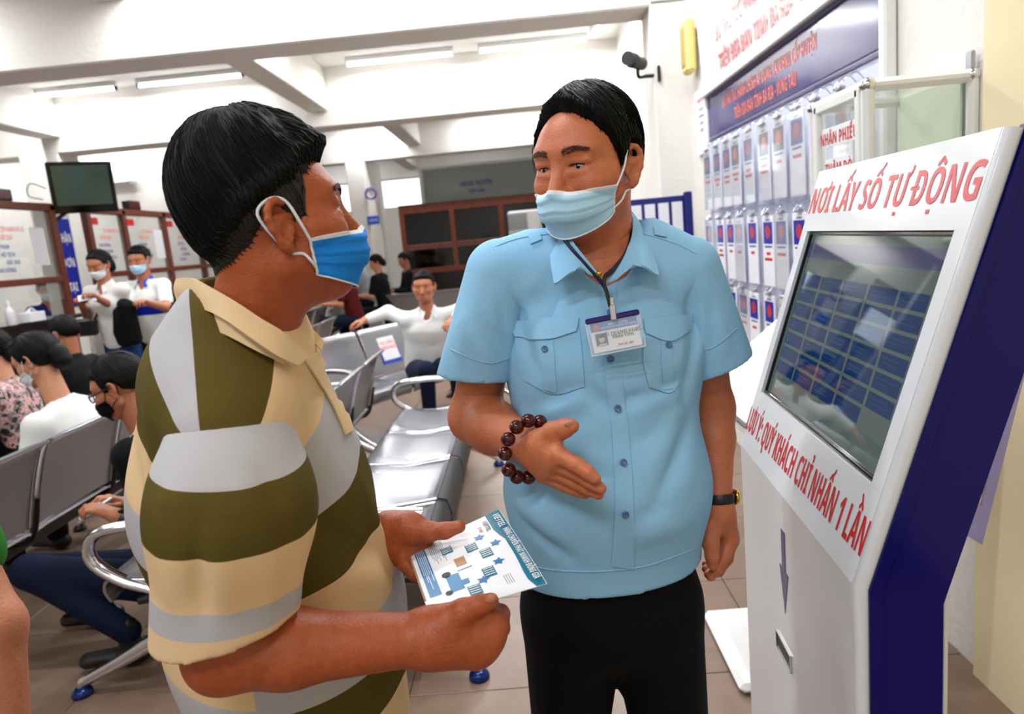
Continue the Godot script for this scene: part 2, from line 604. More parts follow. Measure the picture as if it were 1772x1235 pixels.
func materials() -> void:
	M.wall = mat(Color(0.885, 0.868, 0.842), 0.85)
	M.wall.normal_enabled = true
	M.wall.normal_texture = noise_tex(0.05, Color.BLACK, Color.WHITE, 256, true)
	M.wall.normal_scale = 0.12
	M.wall.uv1_triplanar = true; M.wall.uv1_world_triplanar = true
	M.wall.uv1_scale = Vector3.ONE * 1.5
	M.ceiling = mat(Color(0.92, 0.915, 0.90), 0.9)
	M.cream = mat(Color(0.91, 0.85, 0.70), 0.85)
	M.tile = []
	for k in 3:
		var t := mat(Color.WHITE, 0.28)
		var base: Color = [Color(0.51, 0.415, 0.345), Color(0.495, 0.405, 0.335), Color(0.525, 0.425, 0.355)][k]
		t.albedo_texture = noise_tex(0.03, base.darkened(0.06), base.lightened(0.06), 256)
		t.uv1_triplanar = true; t.uv1_world_triplanar = true
		t.uv1_scale = Vector3.ONE * 0.9
		M.tile.append(t)
	M.grout = mat(Color(0.30, 0.25, 0.21), 0.9)
	M.white = mat(Color(0.93, 0.93, 0.93), 0.25)
	M.white_soft = mat(Color(0.92, 0.92, 0.91), 0.6)
	M.kiosk = mat(Color(0.845, 0.85, 0.86), 0.16)
	M.navy = mat(Color(0.06, 0.04, 0.36), 0.12, 0.0, 0.35)
	M.black = mat(Color(0.015, 0.015, 0.017), 0.4)
	M.black_gloss = mat(Color(0.012, 0.012, 0.014), 0.08)
	M.red = mat(Color(0.78, 0.09, 0.09), 0.4)
	M.red_ink = mat(Color(0.80, 0.16, 0.14), 0.3)
	M.orange_ink = mat(Color(0.93, 0.42, 0.33), 0.35)
	M.blue_ink = mat(Color(0.10, 0.12, 0.55), 0.35)
	M.blue_sign = mat(Color(0.13, 0.10, 0.42), 0.14)
	M.blue_print = mat(Color(0.10, 0.16, 0.62), 0.25)
	M.print_red = mat(Color(0.75, 0.18, 0.22), 0.3)
	M.paper = mat(Color(0.93, 0.93, 0.95), 0.35)
	M.plastic_clear = mat(Color(0.95, 0.97, 1.0, 0.12), 0.06)
	M.plastic_clear.transparency = BaseMaterial3D.TRANSPARENCY_ALPHA
	M.glass = mat(Color(0.80, 0.88, 0.86, 0.10), 0.02)
	M.glass.transparency = BaseMaterial3D.TRANSPARENCY_ALPHA
	M.chrome = mat(Color(0.86, 0.86, 0.88), 0.14, 1.0)
	M.steel = mat(Color(0.66, 0.66, 0.68), 0.30, 0.85)
	var dots := Image.create(64, 64, false, Image.FORMAT_RGB8)
	dots.fill(Color(0.60, 0.60, 0.62))
	for q in [Vector2i(16, 16), Vector2i(48, 48)]:
		for x in range(-7, 8):
			for y in range(-7, 8):
				if x * x + y * y < 46: dots.set_pixel(q.x + x, q.y + y, Color(0.22, 0.22, 0.24))
	M.seat = mat(Color.WHITE, 0.22, 0.65)
	M.seat.albedo_texture = ImageTexture.create_from_image(dots)
	M.seat.uv1_scale = Vector3(44, 34, 1)
	M.seat_plain = mat(Color(0.60, 0.60, 0.63), 0.2, 0.6)
	M.shaded_lip = mat(Color(0.15, 0.15, 0.155), 0.6)  # darker copy of the seat steel: shade put into the colour
	M.iron = mat(Color(0.03, 0.03, 0.032), 0.45)
	M.foot_blue = mat(Color(0.05, 0.16, 0.42), 0.15, 0.4)
	M.wood = mat(Color.WHITE, 0.35)
	M.wood.albedo_texture = noise_tex(0.02, Color(0.36, 0.145, 0.07), Color(0.47, 0.205, 0.105), 256)
	M.wood.uv1_triplanar = true; M.wood.uv1_scale = Vector3(1, 6, 1)
	M.wood_dark = mat(Color(0.075, 0.035, 0.025), 0.3)
	M.tube = mat(Color(1, 1, 1), 0.5)
	M.tube.emission_enabled = true
	M.tube.emission = Color(0.97, 0.985, 1.0)
	M.tube.emission_energy_multiplier = 6.5 * LAMP
	M.aluminium = mat(Color(0.90, 0.90, 0.89), 0.3)
	M.gold = mat(Color(0.85, 0.66, 0.28), 0.2, 1.0)
	M.leaf_green = mat(Color(0.16, 0.50, 0.16), 0.7)

# ------------------------------------------------------------------ the hall
func build_setting() -> void:
	var b := MB.new()
	b.box(Vector3(-3.2, -0.08, -8.5), Vector3(9.6, 0.12, 23.4))
	var floor_o := struct("floor", b, M.grout, self, "polished beige floor tiles of the hall")
	var meshes := []
	for k in 3:
		meshes.append(bx(Vector3.ZERO, Vector3(0.597, 0.02, 0.597), 0.0015).mesh())
	rng.seed = 5
	for i in 13:
		for j in 22:
			var t := MeshInstance3D.new()
			t.name = "tile"
			t.mesh = meshes[0]
			t.material_override = M.tile[rng.randi() % 3]
			floor_o.add_child(t, true)
			t.position = Vector3(1.0 - i * 0.6, -0.010 + rng.randf() * 0.0004, 0.6 - j * 0.6)
	b = MB.new()
	b.box(Vector3(-3.2, -0.012, -16.3), Vector3(9.6, 0.02, 6.7))
	struct("floor_beyond", b, M.tile[0], self, "far end of the beige tiled floor")
	b = MB.new(); b.box(Vector3(-3.2, 3.68, -8.5), Vector3(9.6, 0.16, 23.4))
	struct("ceiling", b, M.ceiling, self, "white plastered ceiling between the beams")
	b = MB.new(); b.box(Vector3(1.4, 1.8, -8.5), Vector3(0.2, 3.8, 23.4))
	struct("wall_right", b, M.wall, self, "off white wall that carries the notice boards")
	b = MB.new(); b.box(Vector3(-7.7, 1.8, -8.5), Vector3(0.2, 3.8, 23.4))
	struct("wall_left", b, M.wall, self, "white wall behind the service counters")
	b = MB.new(); b.box(Vector3(-3.2, 1.8, 3.1), Vector3(9.6, 3.8, 0.2))
	struct("wall_front", b, M.wall, self, "wall behind the photographer")
	# far wall with a strip of windows
	b = MB.new()
	b.box(Vector3(-3.2, 1.25, -20.0), Vector3(9.6, 2.7, 0.2))
	b.box(Vector3(-3.2, 3.58, -20.0), Vector3(9.6, 0.24, 0.2))
	for x in [-7.4, -5.35, -3.95, -2.45, -0.6, 1.2]:
		b.box(Vector3(x, 3.03, -20.0), Vector3(0.35, 0.9, 0.2))
	struct("wall_back", b, M.wall, self, "far white wall with a strip of high windows")
	var n := 0
	for x in [-6.35, -4.65, -3.2, -1.5, 0.35]:
		n += 1
		b = bx(Vector3(x, 3.03, -19.98), Vector3(1.7, 0.86, 0.01))
		struct("window_%d" % n, b, M.glass, self, "high window pane in the far wall")
	b = MB.new(); b.box(Vector3(-5.5, 1.8, -11.6), Vector3(4.4, 3.8, 0.15))
	struct("wall_service", b, M.wall, self, "white partition wall behind the service counters")
	b = bx(Vector3(1.295, 1.8, -0.3), Vector3(0.05, 3.8, 3.4), 0.004)
	struct("wall_pilaster", b, M.cream, self, "cream painted pilaster beside the notice board")
	# beams
	var k2 := 0
	for q in [[5.3, 5.65, 2.96], [8.6, 8.95, 2.94], [12.1, 12.4, 2.94], [15.6, 15.9, 2.94]]:
		k2 += 1
		b = bx(Vector3(-3.2, (q[2] + 3.62) * 0.5, -(q[0] + q[1]) * 0.5), Vector3(9.4, 3.62 - q[2], q[1] - q[0]), 0.012)
		struct("beam_%d" % k2, b, M.wall, self, "deep white ceiling beam across the hall")
	for q in [[-2.84, -2.62, -2.0, 5.3, 3.36], [-2.35, -2.1, 5.65, 8.6, 3.12], [-1.75, -1.5, 8.95, 12.1, 3.12], [-5.55, -5.3, 5.65, 8.6, 3.12], [0.6, 0.8, 8.95, 12.1, 3.12], [-2.3, -2.05, 12.4, 15.6, 3.12]]:
		k2 += 1
		b = bx(Vector3((q[0] + q[1]) * 0.5, (q[4] + 3.62) * 0.5, -(q[2] + q[3]) * 0.5), Vector3(q[1] - q[0], 3.62 - q[4], q[3] - q[2]), 0.01)
		struct("beam_%d" % k2, b, M.wall, self, "slender white ceiling beam running along the hall")
	# pillars
	b = bx(Vector3(1.19, 1.5, -5.475), Vector3(0.28, 3.0, 0.35), 0.01)
	struct("pillar_1", b, M.wall, self, "white pillar under the ceiling beam beside the notice boards")
	b = bx(Vector3(-5.62, 1.5, -8.8), Vector3(0.48, 3.0, 0.4), 0.01)
	struct("pillar_2", b, M.wall, self, "white pillar behind the wall-mounted television")
	b = bx(Vector3(-2.62, 1.5, -12.7), Vector3(0.3, 3.0, 1.5), 0.01)
	struct("pillar_3", b, M.wall, self, "white pier with a round clock")
	b = bx(Vector3(-1.78, 1.5, -15.3), Vector3(0.3, 3.0, 0.3), 0.01)
	struct("pillar_4", b, M.wall, self, "slim white pillar beyond the dark glazed partition")
	b = bx(Vector3(-4.55, 1.1, -6.95), Vector3(0.12, 2.2, 0.32), 0.005)
	struct("pillar_5", b, M.wall, self, "short white pier between the two service counters")
	var count := {}
	# ceiling lamps: batten, tube, caps and the light of the tube
	for q in [[0.33, 8.3, 0], [-1.16, 8.3, 0], [-3.54, 8.3, 0], [-4.99, 8.3, 0], [1.0, 7.55, 1], [-1.9, 6.3, 1], [-5.58, 7.5, 1],
			[-0.2, 11.7, 0], [-0.7, 14.0, 0], [-0.9, 17.5, 0], [-2.2, 11.7, 0], [-3.4, 17.5, 0], [-3.6, 14.5, 0], [-6.2, 11.2, 0], [-7.0, 10.2, 0],
			[0.55, 4.4, 1], [0.55, 2.6, 1], [-0.2, -1.6, 0], [-0.9, 4.9, 0], [-1.0, 1.6, 0], [-1.2, -0.6, 0], [-2.2, 4.9, 0], [-3.6, 2.4, 0], [-3.7, -0.6, 0], [-4.4, 4.9, 0], [-6.0, 3.0, 0]]:
		lamp(Vector3(q[0], 3.53, -q[1]), q[2], count)

func lamp(at: Vector3, along: int, count: Dictionary) -> void:
	var bay := "above the kiosk end" if at.z > -5.3 else ("between the first two beams" if at.z > -8.6 else "beyond the second beam")
	var how := "along the hall" if along else "across the hall"
	count[how + bay] = count.get(how + bay, -1) + 1
	var t := thing("ceiling_light", "%s fluorescent batten from the notice board wall, %s %s" % [ORD[count[how + bay]], how, bay], "light", at, PI / 2 if along else 0.0, "battens %s %s" % [how, bay])
	part("batten", bx(Vector3(0, 0.045, 0), Vector3(1.22, 0.05, 0.06), 0.006), M.white_soft, t)
	var b := MB.new()
	b.tube([Vector3(-0.585, -0.005, 0), Vector3(0.585, -0.005, 0)], 0.017, 12)
	part("tube", b, M.tube, t)
	for s in [-1.0, 1.0]:
		part("end_cap", bx(Vector3(s * 0.597, 0.01, 0), Vector3(0.022, 0.07, 0.05), 0.006), M.foot_blue if along == 0 and at.x < -2.5 else M.white_soft, t)
	var l := AreaLight3D.new()
	l.name = "tube_light"
	l.area_size = Vector2(1.15, 0.05)
	l.area_normalize_energy = true
	l.light_energy = 3.0 * LAMP
	l.light_color = Color(0.97, 0.985, 1.0)
	l.area_range = 30.0
	l.area_attenuation = 2.0
	l.shadow_enabled = true
	t.add_child(l)
	l.position = Vector3(0, -0.03, 0)
	l.rotation.x = -PI / 2

# part built in hall coordinates, hung under a thing that is not turned
func wpart(called: String, mb: MB, m: Material, parent: Node3D) -> MeshInstance3D:
	var off := Vector3.ZERO
	var p: Node = parent
	while p != self and p is Node3D:
		off += p.position
		p = p.get_parent()
	for i in mb.v.size():
		mb.v[i] -= off
	return part(called, mb, m, parent)

func build_furnishing() -> void:
	ticket_kiosk()
	info_stand()
	glass_cabinet()
	wall_boards()
	brochures()
	wall_bits()
	benches()
	counters()
	far_end()

func ticket_kiosk() -> void:
	var k := thing("ticket_kiosk", "white queue ticket kiosk with blue sides and a slanted touch screen", "kiosk", Vector3(0.4385, 0, -1.2425), -1.643)
	var up := Vector3(0, 0.955, -0.3).normalized()
	var nrm := Vector3(0, 0.3, 0.955).normalized()
	var tilt := Basis(Vector3.RIGHT, up, nrm)
	var fold := Vector3(0, 0.937, 0)
	var L := 0.62
	# front shell: upper frame round the screen opening, lower panel
	var b := MB.new()
	var th := 0.016
	for q in [[-0.325, 0.325, 0.0, 0.135], [-0.325, 0.325, 0.493, L], [-0.325, -0.292, 0.135, 0.493], [0.292, 0.325, 0.135, 0.493]]:
		b.box(fold + Vector3.RIGHT * (q[0] + q[1]) * 0.5 + up * (q[2] + q[3]) * 0.5 - nrm * th * 0.5, Vector3(q[1] - q[0], q[3] - q[2] + 0.0004, th), 0.0, tilt)
	part("upper_panel", b, M.kiosk, k)
	b = MB.new()
	b.box(Vector3(0, 0.4785, -th * 0.5), Vector3(0.65, 0.917, th), 0.0)
	var low := part("lower_panel", b, M.kiosk, k)
	# rounded white corner edges
	for s in [-1.0, 1.0]:
		b = MB.new()
		b.tube([Vector3(s * 0.327, 0.02, -0.012), Vector3(s * 0.327, 0.933, -0.012), fold + Vector3.RIGHT * s * 0.327 + up * L - nrm * 0.012], 0.012, 10)
		part("edge_trim", b, M.kiosk, k)
	# blue sides between front and rear shells
	var prof := PackedVector2Array([Vector2(-0.02, 0.02), Vector2(-0.02, 0.93), Vector2(-0.206, 1.529), Vector2(-0.30, 1.515), Vector2(-0.116, 0.905), Vector2(-0.116, 0.02)])
	for s in [-1.0, 1.0]:
		b = MB.new()
		b.prism(prof, 0.012, Transform3D(Basis(Vector3(0, 0, 1), Vector3.UP, Vector3(-1, 0, 0)), Vector3(s * 0.331 + 0.006, 0, 0)))
		part("side_panel", b, M.navy, k)
		b = MB.new()
		var inset := PackedVector2Array([Vector2(-0.034, 0.03), Vector2(-0.034, 0.925), Vector2(-0.217, 1.515), Vector2(-0.205, 1.52), Vector2(-0.018, 0.93), Vector2(-0.018, 0.03)])
		b.prism(inset, 0.004, Transform3D(Basis(Vector3(0, 0, 1), Vector3.UP, Vector3(-1, 0, 0)), Vector3(s * 0.339 + 0.002, 0, 0)))
		part("side_rim", b, M.navy, k)
	b = MB.new()
	b.box(Vector3(0, 0.47, -0.122), Vector3(0.66, 0.9, 0.014), 0.006)
	b.box(fold + up * 0.30 - nrm * 0.118, Vector3(0.66, 0.62, 0.014), 0.006, tilt)
	b.box(fold + up * (L - 0.006) - nrm * 0.06, Vector3(0.64, 0.012, 0.10), 0.003, tilt)
	part("rear_shell", b, M.kiosk, k)
	b = MB.new()
	b.box(Vector3(0, 0.012, -0.06), Vector3(0.70, 0.024, 0.42), 0.008)
	part("base_plate", b, M.kiosk, k)
	# added tinted plate, stands in for the violet reflection on the wall
	var reflection_tint := mat(Color(0.55, 0.53, 0.85, 0.5), 0.1)
	reflection_tint.transparency = BaseMaterial3D.TRANSPARENCY_ALPHA
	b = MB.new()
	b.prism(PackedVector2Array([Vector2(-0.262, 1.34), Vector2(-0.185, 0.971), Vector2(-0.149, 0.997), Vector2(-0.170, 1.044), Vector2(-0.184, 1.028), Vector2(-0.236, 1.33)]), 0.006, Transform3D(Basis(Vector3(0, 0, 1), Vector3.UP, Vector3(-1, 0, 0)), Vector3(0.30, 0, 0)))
	part("reflection_plate", b, reflection_tint, k)
	# screen
	var img := Image.create(640, 400, false, Image.FORMAT_RGB8)
	img.fill(Color(0.50, 0.58, 0.565))
	img.fill_rect(Rect2i(0, 26, 640, 34), Color(0.42, 0.43, 0.62))
	for r in 7:
		for c in 5:
			var w := 112 if c < 4 else 96
			if r == 6 and c > 3: continue
			img.fill_rect(Rect2i(24 + c * 122, 98 + r * 35, w, 28), Color(0.045, 0.30, 0.56))
			img.fill_rect(Rect2i(34 + c * 122, 106 + r * 35, 50 + (r * 17 + c * 23) % 34, 2), Color(0.20, 0.45, 0.66))
			img.fill_rect(Rect2i(34 + c * 122, 114 + r * 35, 40 + (r * 29 + c * 11) % 40, 2), Color(0.20, 0.45, 0.66))
	var sm := mat(Color(0.02, 0.025, 0.025), 0.03)
	sm.emission_enabled = true
	sm.emission = Color.BLACK
	sm.emission_texture = ImageTexture.create_from_image(img)
	sm.emission_energy_multiplier = 0.30
	var c0 := fold + up * 0.314 - nrm * 0.012
	b = MB.new()
	b.quad(c0 + Vector3(-0.292, 0, 0) - up * 0.179, c0 + Vector3(0.292, 0, 0) - up * 0.179, c0 + Vector3(0.292, 0, 0) + up * 0.179, c0 + Vector3(-0.292, 0, 0) + up * 0.179, Vector2(0, 1), Vector2(1, 1), Vector2(1, 0), Vector2(0, 0))
	b.box(c0 - nrm * 0.006, Vector3(0.59, 0.362, 0.010), 0.0, tilt)
	var scr := part("screen", b, sm, k)
	tag(scr, "touch screen showing a grid of blue buttons")
	b = MB.new()
	b.box(c0 + Vector3(0, 0, 0) - up * 0.175 + nrm * 0.003, Vector3(0.584, 0.007, 0.006), 0.001, tilt)
	b.box(c0 + up * 0.176 + nrm * 0.003, Vector3(0.584, 0.006, 0.006), 0.001, tilt)
	for s in [-1.0, 1.0]:
		b.box(c0 + Vector3(s * 0.289, 0, 0) + nrm * 0.003, Vector3(0.006, 0.355, 0.006), 0.001, tilt)
	part("bezel", b, M.black_gloss, k)
	var face := Transform3D(tilt, fold + up * 0.556 + nrm * 0.0002)
	b = MB.new()
	b.text("NƠI LẤY SỐ TỰ ĐỘNG", 0.052, face, 0.88)
	part("lettering", b, M.red, k)
	b = MB.new()
	b.text("LƯU Ý: QUÝ KHÁCH CHỈ NHẤN 1 LẦN", 0.052, Transform3D(tilt, fold + up * 0.066 + Vector3(0.0, 0, 0) + nrm * 0.0002), 0.53)
	part("lettering", b, M.red, k)
	b = MB.new()
	b.prism(PackedVector2Array([Vector2(-0.012, 0.868), Vector2(-0.012, 0.79), Vector2(-0.028, 0.79), Vector2(0.0, 0.70), Vector2(0.028, 0.79), Vector2(0.012, 0.79), Vector2(0.012, 0.868)]), 0.0008, Transform3D(Basis.IDENTITY, Vector3(-0.005, 0, 0.0)))
	part("arrow_mark", b, M.navy, k)
	b = bx(Vector3(-0.02, 0.614, 0.0005), Vector3(0.09, 0.032, 0.002))
	part("ticket_slot", b, M.black, k)
	b = MB.new()
	for s in [-1.0, 1.0]:
		b.box(Vector3(-0.02, 0.614 + s * 0.017, 0.0015), Vector3(0.094, 0.002, 0.004))
		b.box(Vector3(-0.02 + s * 0.046, 0.614, 0.0015), Vector3(0.002, 0.036, 0.004))
	part("slot_rim", b, M.chrome, k)

func info_stand() -> void:
	# a second, lower display stand behind the kiosk
	var s := thing("display_stand", "white display stand with a sloping top and square base plate behind the kiosk", "kiosk", Vector3(0.80, 0, -2.2))
	wpart("base_plate", bx(Vector3(0.80, 0.018, -2.2), Vector3(0.50, 0.036, 0.46), 0.016), M.white, s)
	var b := MB.new()
	b.box(Vector3(0.95, 0.42, -2.2), Vector3(0.16, 0.8, 0.34), 0.03)
	wpart("column", b, M.white, s)
	b = MB.new()
	var tilt := Basis(Vector3.BACK, deg_to_rad(38.0))
	b.box(Vector3(0.82, 1.0, -2.15), Vector3(0.56, 0.07, 0.62), 0.03, tilt)
	wpart("head", b, M.white, s)
	b = MB.new()
	b.box(Vector3(0.82, 1.0, -2.15) + tilt * Vector3(0.0, 0.037, 0), Vector3(0.54, 0.006, 0.60), 0.002, tilt)
	wpart("head_rim", b, M.black, s)
	b = MB.new()
	b.box(Vector3(0.82, 1.0, -2.15) + tilt * Vector3(0.0, 0.043, 0), Vector3(0.52, 0.008, 0.58), 0.003, tilt)
	wpart("head_cover", b, M.white, s)

func glass_cabinet() -> void:
	var c := thing("suggestion_box", "aluminium framed glass suggestion box on the wall above the kiosk", "box", Vector3(1.15, 1.35, -2.25))
	var x0 := 1.0; var x1 := 1.29; var y0 := 1.35; var y1 := 1.775; var z0 := -2.43; var z1 := -2.07
	for q in [[x0, z0], [x0, z1], [x1, z0], [x1, z1]]:
		var b := MB.new()
		b.box(Vector3(q[0], (y0 + y1) * 0.5, q[1]), Vector3(0.034, y1 - y0, 0.034), 0.012)
		wpart("post", b, M.aluminium, c)
	for y in [y0, y1]:
		for q in [[x0, z0, x0, z1], [x1, z0, x1, z1], [x0, z0, x1, z0], [x0, z1, x1, z1]]:
			var b := MB.new()
			var sz := Vector3(absf(q[2] - q[0]) + 0.03, 0.036, absf(q[3] - q[1]) + 0.03)
			b.box(Vector3((q[0] + q[2]) * 0.5, y, (q[1] + q[3]) * 0.5), sz, 0.013)
			wpart("rail", b, M.aluminium, c)
	for q in [[x0, z1], [x1, z1], [x0, z0]]:
		var b := MB.new()
		b.ball(Vector3(q[0], y1 + 0.002, q[1]), Vector3(0.023, 0.021, 0.023), 14, 8)
		wpart("corner_cap", b, M.chrome, c)
	for q in [[Vector3(x0, 1.575, -2.25), Vector3(0.004, 0.42, 0.33)], [Vector3(1.145, 1.575, z1), Vector3(0.26, 0.42, 0.004)], [Vector3(1.145, 1.575, z0), Vector3(0.26, 0.42, 0.004)], [Vector3(1.145, y1, -2.25), Vector3(0.26, 0.004, 0.33)]]:
		wpart("pane", bx(q[0], q[1]), M.glass, c)
	# inner frame of the side door with the printed stickers
	var b := MB.new()
	for s in [-1.0, 1.0]:
		b.box(Vector3(x0 - 0.006, 1.575, -2.25 + s * 0.145), Vector3(0.02, 0.40, 0.03), 0.004)
		b.box(Vector3(x0 - 0.006, 1.575 + s * 0.19, -2.25), Vector3(0.02, 0.03, 0.30), 0.004)
	wpart("door_frame", b, M.aluminium, c)
	wpart("back_panel", bx(Vector3(1.27, 1.575, -2.25), Vector3(0.006, 0.40, 0.32)), mat(Color(0.80, 0.84, 0.74), 0.6), c)
	var face := frame_at(Vector3(x0 - 0.004, 1.665, -2.25), Vector3(0, 0, 1), Vector3.UP)
	for k in 2:
		var s: String = ["NHẬN PHIẾU", "THĂM DÒ"][k]
		b = MB.new()
		b.box(face.origin + Vector3(0.0005, -k * 0.095 + 0.004, 0), Vector3(0.001, 0.058, 0.225 - k * 0.04), 0.0)
		var st := wpart("sticker", b, M.paper, c)
		b = MB.new()
		b.text(s, 0.036, face.translated(Vector3(-0.0006, -k * 0.095, 0)), 0.82)
		wpart("lettering", b, M.red, st)
	b = bx(Vector3(1.282, 1.815, -2.07), Vector3(0.012, 0.05, 0.03), 0.003)
	wpart("hanger", b, M.steel, c)

func wall_boards() -> void:
	# large procedure board: white title, blue banner, pale lower field with rows of hooks
	var t := thing("procedure_board", "large notice board with a blue banner and rows of hooks for brochures", "notice board", Vector3(1.29, 0.6, -3.6))
	wpart("backing", bx(Vector3(1.287, 1.45, -3.62), Vector3(0.02, 1.56, 2.20), 0.003), mat(Color(0.80, 0.81, 0.90), 0.35), t)
	for z in [-2.50, -4.735]:
		wpart("frame_post", bx(Vector3(1.275, 2.1, z), Vector3(0.045, 2.9, 0.045), 0.008), M.aluminium, t)
	var w := wpart("banner", bx(Vector3(1.274, 2.085, -3.62), Vector3(0.008, 0.235, 2.19), 0.001), M.blue_sign, t)
	wpart("banner_line", bx(Vector3(1.2715, 1.950, -3.62), Vector3(0.006, 0.012, 2.19)), M.blue_sign, t)
	var face := frame_at(Vector3(1.269, 2.125, -3.72), Vector3(0, 0, 1), Vector3.UP)
	var b := MB.new()
	b.text("BỘ THỦ TỤC HÀNH CHÍNH ÁP DỤNG TẠI UBND CẤP HUYỆN", 0.062, face, 0.56)
	wpart("lettering", b, M.orange_ink, w)
	b = MB.new()
	b.text("TRÊN ĐỊA BÀN TỈNH BÀ RỊA - VŨNG TÀU", 0.062, face.translated(Vector3(0, -0.10, 0)), 0.56)
	wpart("lettering", b, M.orange_ink, w)
	# upper white board, hung with its top leaning out
	var u := thing("title_board", "glossy white title board with red lettering above the blue banner", "sign", Vector3(1.25, 2.22, -3.6))
	var lean := Basis(Vector3.BACK, deg_to_rad(3.0))
	b = MB.new()
	b.box(Vector3(1.225, 2.74, -3.62), Vector3(0.014, 1.02, 2.2), 0.003, lean)
	wpart("panel", b, M.kiosk, u)
	b = MB.new()
	b.box(Vector3(1.24, 2.225, -3.62), Vector3(0.03, 0.03, 2.22), 0.006, lean)
	wpart("lower_rail", b, M.aluminium, u)
	face = frame_at(Vector3(1.2275, 2.50, -3.62), Vector3(0, 0, 1), lean * Vector3.UP)
	b = MB.new()
	b.text("BỘ THỦ TỤC HÀNH CHÍNH ÁP DỤNG", 0.085, face, 0.72)
	wpart("lettering", b, M.red_ink, u)
	b = MB.new()
	b.text("TRÊN ĐỊA BÀN TỈNH BÀ RỊA - VŨNG TÀU", 0.085, face.translated(Vector3(0.008, -0.165, 0.1)), 0.72)
	wpart("lettering", b, M.red_ink, u)
	b = MB.new()
	b.box(Vector3(1.206, 2.90, -3.45), Vector3(0.004, 0.42, 1.7), 0.0, lean)
	wpart("blue_header", b, M.blue_sign, u)
	# small white notice beyond the board
	var s := thing("small_notice", "small white notice with red and blue lines beside the pillar", "sign", Vector3(1.28, 1.9, -4.95))
	wpart("panel", bx(Vector3(1.285, 2.10, -4.93), Vector3(0.01, 0.42, 0.32), 0.002), M.paper, s)
	face = frame_at(Vector3(1.279, 2.24, -4.93), Vector3(0, 0, 1), Vector3.UP)
	b = MB.new()
	b.text("TRẢ KẾT QUẢ", 0.026, face, 0.8)
	wpart("lettering", b, M.red_ink, s)
	b = MB.new()
	for k in 4:
		b = MB.new()
		b.text(["SÁNG 7H30", "CHIỀU 13H30", "THỨ HAI", "THỨ SÁU"][k], 0.018, face.translated(Vector3(0, -0.06 - k * 0.045, 0)), 0.8)
		wpart("lettering", b, M.blue_ink, s)

const ORD := ["first", "second", "third", "fourth", "fifth", "sixth", "seventh", "eighth", "ninth", "tenth"]

func brochures() -> void:
	rng.seed = 21
	var rows := [[1.885, 10], [1.465, 9], [1.075, 8]]
	var pics := [M.blue_print, mat(Color(0.12, 0.15, 0.30), 0.3), M.blue_print, mat(Color(0.32, 0.10, 0.42), 0.3)]
	var rowname := ["top", "middle", "bottom"]
	for r in rows.size():
		for c in rows[r][1]:
			var z: float = -4.56 + c * 0.207 + rng.randf_range(-0.008, 0.008)
			var y: float = rows[r][0]
			var x := 1.205 + rng.randf_range(-0.01, 0.01)
			var hk := thing("wall_hook", "chrome wire hook in the %s row, %s from the pillar" % [rowname[r], ORD[c]], "hook", Vector3(1.276, y, z), 0.0, "hooks on the %s row" % rowname[r])
			var b := MB.new()
			for s in [-1.0, 1.0]:
				b.tube(MB.spline([Vector3(1.277, y + 0.01, z + s * 0.03), Vector3(1.25, y + 0.035, z + s * 0.03), Vector3(1.215, y + 0.02, z + s * 0.028), Vector3(1.19, y - 0.012, z + s * 0.022), Vector3(1.19, y - 0.016, z)], 12), 0.0028, 6)
			wpart("wire", b, M.chrome, hk)
			wpart("clip", bx(Vector3(1.204, y - 0.012, z), Vector3(0.02, 0.016, 0.05), 0.004), M.steel, hk)
			var pk: int = rng.randi() % 4 if r == 0 else (3 if r == 2 and c > 5 else 0)
			var tint: String = ["blue", "dark", "blue", "purple"][pk]
			var st := thing("brochure", "narrow brochure with a %s cover picture in the %s row, %s from the pillar" % [tint, rowname[r], ORD[c]], "brochure", Vector3(x, y - 0.38, z), 0.0, "%s brochures in the %s row" % [tint, rowname[r]])
			var sw := rng.randf_range(-0.012, 0.012)
			var hgt := 0.345
			b = MB.new()
			b.box(Vector3(x, y - 0.022 - hgt * 0.5, z + sw), Vector3(0.006, hgt, 0.155), 0.0015)
			wpart("cover", b, M.paper, st)
			b = MB.new()
			b.box(Vector3(x - 0.0034, y - 0.105, z + sw), Vector3(0.0006, 0.105, 0.125))
			wpart("picture", b, pics[pk], st)
			b = MB.new()
			b.lathe(Vector3(x - 0.0038, y - 0.10, z + sw), [Vector2(0.0, 0.0006), Vector2(0.034, 0.0004)], 8, Basis(Vector3(0, 0, 1), Vector3(-1, 0, 0), Vector3(0, -1, 0)))
			wpart("emblem", b, M.print_red if pk != 1 else M.orange_ink, st)
			b = MB.new()
			for q in rng.randi_range(1, 2):
				b.box(Vector3(x - 0.0034, y - 0.205 - q * 0.028, z + sw), Vector3(0.0006, 0.014, rng.randf_range(0.05, 0.11)))
			wpart("printed_title", b, M.red_ink, st)
			b = MB.new()
			b.box(Vector3(x - 0.0034, y - 0.172, z + sw), Vector3(0.0006, 0.008, 0.10))
			b.box(Vector3(x - 0.0034, y - 0.042, z + sw), Vector3(0.0006, 0.006, 0.06))
			wpart("printed_line", b, M.blue_ink, st)
			if r == 0 or c % 3 == 0:
				b = MB.new()
				b.box(Vector3(x - 0.006, y - 0.022 - hgt * 0.5, z + sw), Vector3(0.001, hgt + 0.01, 0.162))
				wpart("plastic_sleeve", b, M.plastic_clear, st)

